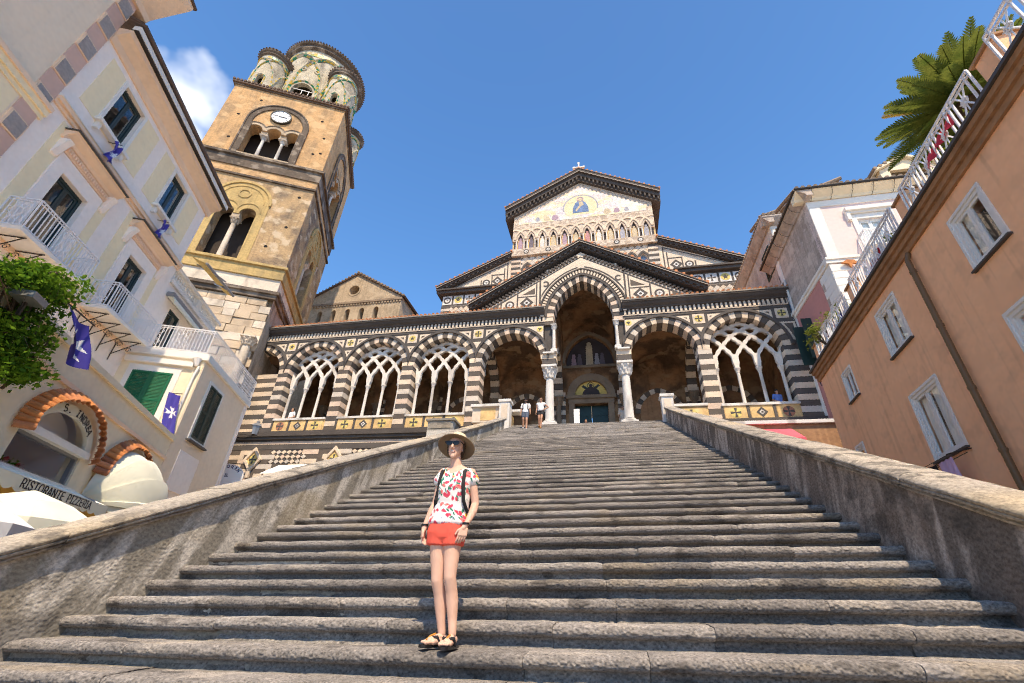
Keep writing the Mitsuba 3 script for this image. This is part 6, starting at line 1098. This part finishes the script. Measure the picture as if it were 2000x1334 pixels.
mat('floral_fabric', floral, .8); mat('coral_fabric', lambda p, n, uv: C((.66, .1, .07)) * (.85 + .3 * F3(p, 12.)), .85); mat('fabric_white', canvasf((.74, .74, .76)), .85); mat('fabric_black', (.02, .02, .024), .8); mat('denim', (.07, .09, .13), .85); mat('fabric_green', (.03, .22, .13), .8); mat('fabric_blue', (.12, .2, .5), .8); mat('fabric_beige', (.5, .43, .36), .85); mat('black_plastic', (.012, .012, .014), .25); mat('sandal_strap', (.45, .2, .03), .6); mat('lips', (.48, .2, .17), .5); mat('teeth', (.62, .58, .53), .5)
SPH = mf.Manifold.sphere(1, 20)
def ball(p, r): return SPH.scale([r] * 3 if np.isscalar(r) else list(r)).translate([float(x) for x in p])
def bone(*pr): return mf.Manifold.batch_hull([ball(p, r) for p, r in pr])
def chain(*pr): return [bone(a, b) for a, b in zip(pr, pr[1:])]
def soft(bones, ref, it=8):
    m = mf.Manifold.batch_boolean(bones, mf.OpType.Add).refine_to_length(ref).to_mesh(); t = trimesh.Trimesh(m.vert_properties[:, :3], m.tri_verts, process=True); trimesh.smoothing.filter_taubin(t, .5, .52, it); return t
def local(o, s=1.0, rz=0.):
    c, q = math.cos(rz) * s, math.sin(rz) * s; return np.array([[c, -q, 0, o[0]], [q, c, 0, o[1]], [0, 0, s, o[2]], [0, 0, 0, 1.0]])
def fingers(wr, d, palm_side, thumb_side, curl=.5, s=1.0):
    """Palm and five fingers; d along the hand, palm_side the way the palm faces, thumb_side towards the thumb."""
    d, n, t = [np.array(v, float) / np.linalg.norm(v) for v in (d, palm_side, thumb_side)]; wr = np.array(wr, float); out = [bone((wr, .024 * s), (wr + d * .03 * s + t * .012 * s, .021 * s)), mf.Manifold.batch_hull([ball(wr + d * .03 * s + t * a * s, .0145 * s) for a in (-.018, .02)] + [ball(wr + d * .085 * s + t * a * s, .0115 * s) for a in (-.03, .03)])]
    for k, (a, l) in enumerate(((.03, .068), (.0105, .076), (-.0095, .07), (-.029, .055))):
        p = wr + d * .085 * s + t * a * s; c = curl * (1 + .15 * k); q = d + n * c * .5; q /= np.linalg.norm(q); q2 = d + n * c * 1.3; q2 /= np.linalg.norm(q2); q3 = d * .7 + n * c * 2.2; q3 /= np.linalg.norm(q3)
        p1 = p + q * l * .45 * s; p2 = p1 + q2 * l * .32 * s; p3 = p2 + q3 * l * .25 * s; out += chain((p, .0092 * s), (p1, .0086 * s), (p2, .008 * s), (p3, .0068 * s))
    b = wr + d * .03 * s + t * .022 * s; b1 = b + (t * .75 + d * .6 + n * .25) * .035 * s; b2 = b1 + (t * .25 + d * .95 + n * .2) * .03 * s; return out + chain((b, .014 * s), (b1, .0105 * s), (b2, .008 * s))
WM = local((-1.385, 4.02, 1.405))
wk = thing('person', 'woman in straw hat, sunglasses, floral top and coral shorts standing on the lower steps', 'person')
hd = np.array([-.058, -.01, 1.575])
head = [mf.Manifold.batch_hull([ball(hd + [0, .015, .035], [.076, .092, .085]), ball(hd + [0, -.03, -.055], [.052, .055, .05])]), mf.Manifold.batch_hull([ball(hd + [0, -.03, -.05], [.054, .05, .04]), ball(hd + [.002, -.068, -.098], [.024, .022, .02])]), bone((hd + [0, -.088, .012], .01), (hd + [0, -.108, -.022], .013)), bone((hd + [-.014, -.094, -.026], .008), (hd + [.014, -.094, -.026], .008)), bone((hd + [-.071, .01, .0], .011), (hd + [-.068, .01, -.03], .008)), bone((hd + [.071, .01, .0], .011), (hd + [.068, .01, -.03], .008))]
L = dict(sh=(-.16, .01, 1.335), el=(-.212, .035, 1.07), wr=(-.262, -.03, .868)); Rr = dict(sh=(.108, .01, 1.335), el=(.166, .035, 1.075), wr=(.128, -.075, .88))
arms = chain((L['sh'], .05), ((-.178, .015, 1.26), .042), ((-.2, .03, 1.13), .036), (L['el'], .034), ((-.228, .01, 1.0), .036), ((-.252, -.02, .91), .025), (L['wr'], .023)) + chain((Rr['sh'], .05), ((.128, .015, 1.26), .042), ((.156, .03, 1.13), .036), (Rr['el'], .034), ((.16, .0, 1.0), .036), ((.14, -.055, .915), .025), (Rr['wr'], .023))
hands = fingers(L['wr'], (-.02, -.06, -1), (.95, .1, 0), (.1, -1, -.15), .5) + fingers(Rr['wr'], (-.22, -.18, -1), (-.5, .85, 0), (-.85, -.5, 0), .45)
trunk = [bone(((-.1, 0, .86), .1), ((-.03, 0, .86), .1)), mf.Manifold.batch_hull([ball((-.09, .0, .9), .105), ball((-.03, 0, .9), .105), ball((-.075, .005, 1.06), .088), ball((-.0, .005, 1.06), .088)]), mf.Manifold.batch_hull([ball((-.075, .005, 1.06), .088), ball((0, .005, 1.06), .088), ball((-.085, .0, 1.22), .095), ball((.02, .0, 1.22), .095)]), mf.Manifold.batch_hull([ball((-.085, 0, 1.22), .095), ball((.02, 0, 1.22), .095), ball((-.13, .01, 1.335), .05), ball((.07, .01, 1.335), .05), ball((-.035, .015, 1.38), .055)]), bone(((-.036, .015, 1.36), .056), (hd + [0, .01, -.06], .048))]
legs = chain(((-.125, 0, .84), .092), ((-.118, -.005, .66), .07), ((-.1, -.012, .5), .053), ((-.096, -.014, .455), .05), ((-.075, .02, .36), .048), ((-.066, .036, .3), .05), ((-.045, .045, .17), .037), ((-.03, .05, .085), .031)) + chain(((.0, 0, .84), .092), ((.008, -.015, .68), .072), ((.016, -.03, .53), .055), ((.02, -.036, .48), .051), ((.036, -.005, .38), .049), ((.044, .006, .32), .051), ((.062, .008, .18), .037), ((.075, .0, .09), .031))
feet = chain(((-.012, .075, .05), .03), ((-.045, .01, .055), .03), ((-.082, -.065, .038), .027)) + [mf.Manifold.batch_hull([ball((-.012, .075, .04), .026), ball((-.05, -.075, .033), .02), ball((-.11, -.05, .033), .02)])] + chain(((.08, .035, .05), .03), ((.075, -.04, .055), .03), ((.07, -.12, .038), .027)) + [mf.Manifold.batch_hull([ball((.08, .035, .04), .026), ball((.098, -.12, .033), .02), ball((.038, -.125, .033), .02)])]
for k in range(5): t = k / 4; feet += [bone((np.array([-.115, -.05, .033]) * (1 - t) + np.array([-.06, -.085, .033]) * t, .013), (np.array([-.14, -.078, .03]) * (1 - t) + np.array([-.09, -.128, .03]) * t, .0095 + .004 * (k == 4))), bone((np.array([.036, -.125, .033]) * (1 - t) + np.array([.098, -.12, .033]) * t, .013), (np.array([.034, -.158, .03]) * (1 - t) + np.array([.095, -.16, .03]) * t, .0095 + .004 * (k == 0)))]
put('body', Mesh().tm(soft(head + arms + hands + trunk + legs + feet, .009, 6)), 'skin', WM, wk, smooth=True)
def ripple(t, amp, f, seed=0):
    v = t.vertices; n = t.vertex_normals; t.vertices = v + n * ((meshkit.fbm(v * f, 3, seed) - .5) * 2 * amp)[:, None]; return t
top = [mf.Manifold.batch_hull([ball((-.1, .0, .905), [.14, .12, .05]), ball((-.02, 0, .905), [.135, .12, .05]), ball((-.085, .0, 1.06), [.108, .105, .09]), ball((.005, .0, 1.06), [.108, .105, .09])]), mf.Manifold.batch_hull([ball((-.085, .0, 1.06), [.108, .105, .09]), ball((.005, .0, 1.06), [.108, .105, .09]), ball((-.088, -.02, 1.2), [.1, .112, .09]), ball((.02, -.02, 1.2), [.1, .112, .09])]), mf.Manifold.batch_hull([ball((-.088, -.02, 1.2), [.1, .112, .09]), ball((.02, -.02, 1.2), [.1, .112, .09]), ball((-.138, .01, 1.325), .06), ball((.086, .01, 1.325), .06)]), bone(((-.14, .01, 1.33), .062), ((-.182, .012, 1.275), .064)), bone(((.088, .01, 1.33), .062), ((.13, .012, 1.275), .064)), bone(((-.088, -.05, 1.205), .078), ((-.086, -.055, 1.21), .07)), bone(((.02, -.05, 1.205), .078), ((.018, -.055, 1.21), .07))]
put('top', Mesh().tm(ripple(soft([mf.Manifold.batch_boolean(top, mf.OpType.Add) - mf.Manifold.batch_hull([ball((-.034, -.06, 1.4), [.075, .075, .07]), ball((-.034, .02, 1.45), [.07, .07, .06])])], .012, 3), .009, 11., 2)), 'floral_fabric', WM, wk, smooth=True)
sh = [mf.Manifold.batch_hull([ball((-.1, 0, .89), [.125, .112, .04]), ball((-.025, 0, .89), [.125, .112, .04]), ball((-.115, .0, .815), .118), ball((-.01, .0, .815), .118)]), mf.Manifold.batch_hull([ball((-.122, 0, .82), .115), ball((-.125, -.0, .725), [.108, .106, .015])]), mf.Manifold.batch_hull([ball((-.003, 0, .82), .115), ball((.004, -.008, .725), [.1, .102, .015])])]
put('shorts', Mesh().tm(ripple(soft(sh, .014, 3), .006, 12., 5)), 'coral_fabric', WM, wk, smooth=True)
hat = np.array([[1, 0, 0, hd[0]], [0, .89, .45, hd[1] + .03], [0, -.45, .89, hd[2] + .052], [0, 0, 0, 1.0]]); th = np.arange(40) * 2 * math.pi / 40
prof = [(0, .1), (.04, .098), (.072, .085), (.086, .05), (.09, .005), (.094, -.004), (.12, -.014), (.155, -.028), (.18, -.045), (.179, -.05), (.153, -.034), (.118, -.02), (.09, -.012), (.08, -.01), (.075, .045), (0, .08)]
H_ = Mesh().lathe(prof[:9], n=40); put('brim_shade', Mesh().lathe(prof[8:], n=40), 'brim_shade', WM @ hat, wk, smooth=35); put('hat', H_, 'straw', WM @ hat, wk, smooth=35); put('hat_band', Mesh().lathe([(.0885, .004), (.0925, .004), (.0915, .03), (.0885, .03)], n=40), 'fabric_beige', WM @ hat, wk)
put('hair', Mesh().tm(soft([mf.Manifold.batch_hull([ball(hd + [0, .045, .03], [.082, .062, .07]), ball(hd + [0, .06, -.06], [.062, .035, .05])]), bone((hd + [-.077, -.0, .03], .012), (hd + [-.076, .015, -.04], .012)), bone((hd + [.077, -.0, .03], .012), (hd + [.076, .015, -.04], .012))], .015, 3)), 'hair_dark', WM, wk, smooth=True)
g = part(wk, 'sunglasses'); gl = [E(affinity.scale(Point(s * .034, 0).buffer(.03, 12), 1, .72), 0, .006) for s in (-1, 1)]
for q in gl: put('lens', q, 'black_plastic', WM @ np.array([[1, 0, 0, hd[0]], [0, 0, -1, hd[1] - .097], [0, 1, 0, hd[2] + .018], [0, 0, 0, 1.0]]), g)
put('frame', Mesh().box(hd + [-.07, -.105, .028], hd + [.07, -.1, .036]).box(hd + [-.079, -.1, .026], hd + [-.074, .0, .034]).box(hd + [.074, -.1, .026], hd + [.079, .0, .034]), 'black_plastic', WM, g)
mo = np.array([[1, 0, 0, hd[0]], [0, 0, -1, hd[1] - .0885], [0, 1, 0, hd[2] - .058], [0, 0, 0, 1.0]]); put('mouth', E(Polygon([(-.028, .008), (-.012, .007), (0, .005), (.012, .007), (.028, .008), (.015, -.006), (0, -.008), (-.015, -.006)]), -.008, .004), 'lips', WM @ mo, wk); put('teeth', E(Polygon([(-.021, .0045), (.021, .0045), (.013, -.0035), (-.013, -.0035)]), .0, .0046), 'teeth', WM @ mo, wk)
for s, x in ((-1, -.14), (1, .075)): put('backpack_strap', Mesh().tube([(x + s * .0, .1, 1.37), (x, .02, 1.395), (x, -.075, 1.34), (x + s * .008, -.115, 1.22), (x + s * .02, -.1, 1.08), (x + s * .045, -.02, .98), (x + s * .05, .08, .95)], .016, prof=np.array([[-1, -.25], [1, -.25], [1, .25], [-1, .25]]), upv=(0, 0, 1.0) if False else None), 'fabric_black', WM, wk)
put('backpack', Mesh().tm(soft([mf.Manifold.batch_hull([ball((x, .17, z), .05) for x in (-.13, .06) for z in (1.0, 1.33)])], .03, 3)), 'fabric_black', WM, wk, smooth=True)
for p, m, nm in ((L['wr'], 'black_plastic', 'bracelet'), (Rr['wr'], 'black_plastic', 'watch')): put(nm, Mesh().lathe([(.026, -.008), (.031, -.008), (.031, .008), (.026, .008)], (p[0], p[1], p[2] + .012), 14), m, WM, wk)
for (h, b, t0, nm) in (((-.012, .08), (-.11, -.1), -1, 'left'), ((.08, .04), (.068, -.155), 1, 'right')):
    h, b = np.array(h), np.array(b); q = (b - h) / np.linalg.norm(b - h); sole = LineString([h, (h + b) / 2 + [.006 * t0, 0], b]).buffer(.043); g = part(wk, 'sandal'); put('sole', E(sole, 0, .02), 'black_plastic', WM @ local((0, 0, -.004)), g); n_ = np.array([-q[1], q[0]]); c = h + (b - h) * .72
    for s in (-1, 1): a = h + (b - h) * .42 + s * n_ * .045; put('strap', Mesh().tube([(a[0], a[1], .015), ((a[0] + c[0]) / 2 + s * n_[0] * .02, (a[1] + c[1]) / 2 + s * n_[1] * .02, .066), (c[0], c[1], .058)], .013, 5), 'fabric_black', WM, g)
    put('toe_strap', Mesh().tube([(c[0] - q[0] * .05, c[1] - q[1] * .05, .083), (c[0], c[1], .07), (c[0] + q[0] * .04, c[1] + q[1] * .04, .045)], .0085, 5), 'sandal_strap', WM, g)
# smaller figures
def figure(lab, o, s, rz, pose, top_m, low_m, skin='skin_tan', hair=None, hat_m=None, shorts=True, sleeves=True, shoes='fabric_white', straps=False, skirt=False, bag=None, beard=False, glasses=False):
    k = thing('person', lab, 'person'); W_ = local(o, s, rz); J = dict(pel=(0, 0, .92), ch=(0, .0, 1.28), nk=(0, .01, 1.45), hd=(0, -.02, 1.62), sL=(-.19, .01, 1.4), eL=(-.24, .03, 1.12), wL=(-.25, -.05, .88), sR=(.19, .01, 1.4), eR=(.24, .03, 1.12), wR=(.25, -.05, .88), hL=(-.09, 0, .9), kL=(-.1, -.02, .5), aL=(-.1, .03, .09), hR=(.09, 0, .9), kR=(.1, -.02, .5), aR=(.1, .03, .09)); J.update(pose); J = {a: np.array(b, float) for a, b in J.items()}; hd = J['hd']
    bs = [mf.Manifold.batch_hull([ball(hd + [0, .01, .03], [.077, .092, .09]), ball(hd + [0, -.055, -.09], .03)]), bone((hd + [0, -.09, .0], .012), (hd + [0, -.1, -.02], .013)), bone((J['nk'] - [0, 0, .05], .06), (hd + [0, .01, -.06], .05))]
    for e in (-1, 1): bs.append(ball(hd + [e * .08, .01, -.01], [.012, .02, .03]))
    bs += [mf.Manifold.batch_hull([ball(J['pel'] + [x, 0, 0], .1) for x in (-.06, .06)] + [ball(J['ch'] + [x, 0, 0], .105) for x in (-.06, .06)]), mf.Manifold.batch_hull([ball(J['ch'] + [x, 0, 0], .105) for x in (-.06, .06)] + [ball(J['sL'], .055), ball(J['sR'], .055)])]
    for e in 'LR':
        bs += chain((J['s' + e], .055), (J['e' + e], .04), (J['w' + e], .027)); d = J['w' + e] - J['e' + e]; d /= np.linalg.norm(d); bs += fingers(J['w' + e], d, (1 if e == 'L' else -1, .1, 0), (0, -1, -.1), .5); a = J['a' + e]
        bs += chain((J['h' + e], .095), (J['k' + e] + [0, .01, .05], .06), (J['k' + e], .056), (J['k' + e] * .6 + a * .4 + [0, .03, 0], .058), (a, .036)); bs.append(bone((a + [0, .02, -.05], .035), (a + [0, -.13, -.06], .027)))
    put('body', Mesh().tm(soft(bs, .022, 4)), skin, W_, k, smooth=True); tp = [mf.Manifold.batch_hull([ball(J['pel'] + [x, 0, .02], [.1, .125, .06]) for x in (-.07, .07)] + [ball(J['ch'] + [x, -.01, 0], [.11, .13, .1]) for x in (-.07, .07)]), mf.Manifold.batch_hull([ball(J['ch'] + [x, -.01, 0], [.11, .13, .1]) for x in (-.07, .07)] + [ball(J['sL'], .068), ball(J['sR'], .068)])]
    for e in 'LR': tp.append(bone((J['s' + e], .07), (J['s' + e] * (.35 if sleeves else .85) + J['e' + e] * (.65 if sleeves else .15), .062)))
    put('top', Mesh().tm(ripple(soft(tp, .03, 3), .012, 9.)), top_m, W_, k, smooth=True)
    lw = [mf.Manifold.batch_hull([ball(J['pel'] + [x, 0, -.02], .125) for x in (-.06, .06)] + [ball(J['h' + e] + [0, 0, -.06], .115) for e in 'LR'])]
    for e in 'LR': q = (J['h' + e] * .35 + J['k' + e] * .65) if shorts else J['a' + e] + [0, 0, .02]; lw.append(bone((J['h' + e], .118), (J['h' + e] * .6 + J['k' + e] * .4 if shorts == 2 else q, .1 if shorts else .06)))
    if skirt: lw = [mf.Manifold.batch_hull([ball(J['pel'] + [x, 0, .1], .12) for x in (-.05, .05)] + [ball((x, y, .25), .05) for x in (-.2, .2) for y in (-.15, .15)])]
    put('skirt' if skirt else 'shorts' if shorts else 'trousers', Mesh().tm(soft(lw, .03, 3)), low_m, W_, k, smooth=True)
    put('hair', Mesh().tm(soft([ball(hd + [0, .03, .045], [.085, .09, .085])] + ([bone((hd + [0, .07, .0], .06), (hd + [0, .08, -.15], .05))] if hair == 'long' else [ball(hd + [0, .07, .12], .045)] if hair == 'bun' else []), .03, 2)), 'hair_dark', W_, k, smooth=True)
    if hat_m: put('cap', Mesh().tm(mf.Manifold.batch_hull([ball(hd + [0, .01, .06], [.09, .1, .075]), ball(hd + [0, .01, .03], [.09, .1, .02])]) + mf.Manifold.batch_hull([ball(hd + [x, -.1, .04], [.03, .05, .008]) for x in (-.04, .04)] + [ball(hd + [0, -.16, .03], [.03, .02, .008])])), hat_m, W_, k, smooth=40)
    if beard: put('beard', Mesh().tm(soft([mf.Manifold.batch_hull([ball(hd + [x, -.03, -.06], .03) for x in (-.05, .05)] + [ball(hd + [0, -.065, -.1], .03)])], .02, 2)), 'hair_dark', W_, k, smooth=True)
    if glasses: put('sunglasses', Mesh().box(hd + [-.07, -.1, .0], hd + [.07, -.085, .035]), 'black_plastic', W_, k)
    if straps:
        for x in (-.13, .13): put('backpack_strap', Mesh().tube([(x, .13, 1.4), (x, .0, 1.475), (x, -.13, 1.35), (x, -.15, 1.15), (x * 1.3, -.02, 1.0)], .026, 6), 'fabric_black', W_, k)
        put('backpack', Mesh().tm(soft([mf.Manifold.batch_hull([ball((x, .22, z), .06) for x in (-.1, .1) for z in (1.05, 1.4)])], .04, 2)), 'fabric_black', W_, k, smooth=True)
    if bag: put('bag', Mesh().tm(mf.Manifold.batch_hull([ball((x, -.15, z), .03) for x in (-.05, .1) for z in (.98, 1.1)])), bag, W_, k, smooth=40); put('bag_strap', Mesh().tube([(-.05, -.16, 1.1), (-.12, -.13, 1.35), (-.15, 0, 1.46), (-.05, .14, 1.25)], .012, 5), bag, W_, k)
    for e in 'LR': a = J['a' + e]; put('shoe', Mesh().tm(mf.Manifold.batch_hull([ball(a + [0, .025, -.045], .044), ball(a + [0, -.09, -.055], .038), ball(a + [0, -.14, -.062], .028)])), shoes, W_, k, smooth=40)
    return k
zs = lambda n: stair_z(-4, n)
figure('man in white shirt, dark shorts and black cap walking down the upper steps', (-4.38, 22.6, zs(47)), .99, .06, dict(kL=(-.1, -.12, .52), aL=(-.1, -.02, .09), kR=(.1, -.26, .42), aR=(.11, -.3, -.08), wL=(-.27, -.02, .86), wR=(.27, -.1, .88), hd=(0, -.05, 1.62)), 'fabric_white', 'denim', hat_m='fabric_black', straps=True, beard=True)
figure('woman in white sleeveless top and black shorts, hand on hip, on the upper steps', (-3.52, 22.45, zs(47)), .96, -.05, dict(eR=(.4, .08, 1.2), wR=(.2, -.06, 1.02), wL=(-.26, -.04, .86), kL=(-.08, -.1, .52), aL=(-.06, -.04, .09), kR=(.08, -.22, .44), aR=(.06, -.28, -.08), hd=(.01, -.03, 1.62)), 'fabric_white', 'fabric_black', hair='bun', shorts=2, sleeves=False, shoes='sandal_strap', bag='fabric_white', glasses=True)
figure('person in green shirt standing behind the right marble post', (3.3, 25.2, 10.5), .98, .1, {}, 'fabric_green', 'denim', hat_m='fabric_black')
sit = dict(pel=(0, 0, .16), ch=(0, .03, .5), nk=(0, .03, .67), hd=(0, .0, .84), sL=(-.19, .03, .62), eL=(-.25, .1, .36), wL=(-.2, -.08, .25), sR=(.19, .03, .62), eR=(.25, .1, .36), wR=(.2, -.08, .25), hL=(-.09, .02, .12), kL=(-.12, .42, .1), aL=(-.12, .45, -.36), hR=(.09, .02, .12), kR=(.12, .42, .1), aR=(.12, .45, -.36))
figure('person in blue shirt with dark straps sitting in the right traceried window', (9.2, 25.35, 11.5), 1.0, .2, sit, 'fabric_blue', 'denim', hat_m='fabric_black')
figure('person in white shirt sitting in the leftmost traceried window', (-21.25, 25.35, 11.5), 1.0, -.3, sit, 'fabric_white', 'denim')
figure('person in pale beige dress standing behind the right marble column', (.86, 26.4, 10.5), .98, .0, dict(wL=(-.2, -.12, .95)), 'fabric_beige', 'fabric_beige', hair='long', skirt=True, glasses=True)
figure('person in pink top near the dark cathedral door', (-1.45, 28.2, 10.5), .9, .2, {}, 'robe_rose', 'denim', hair='long')
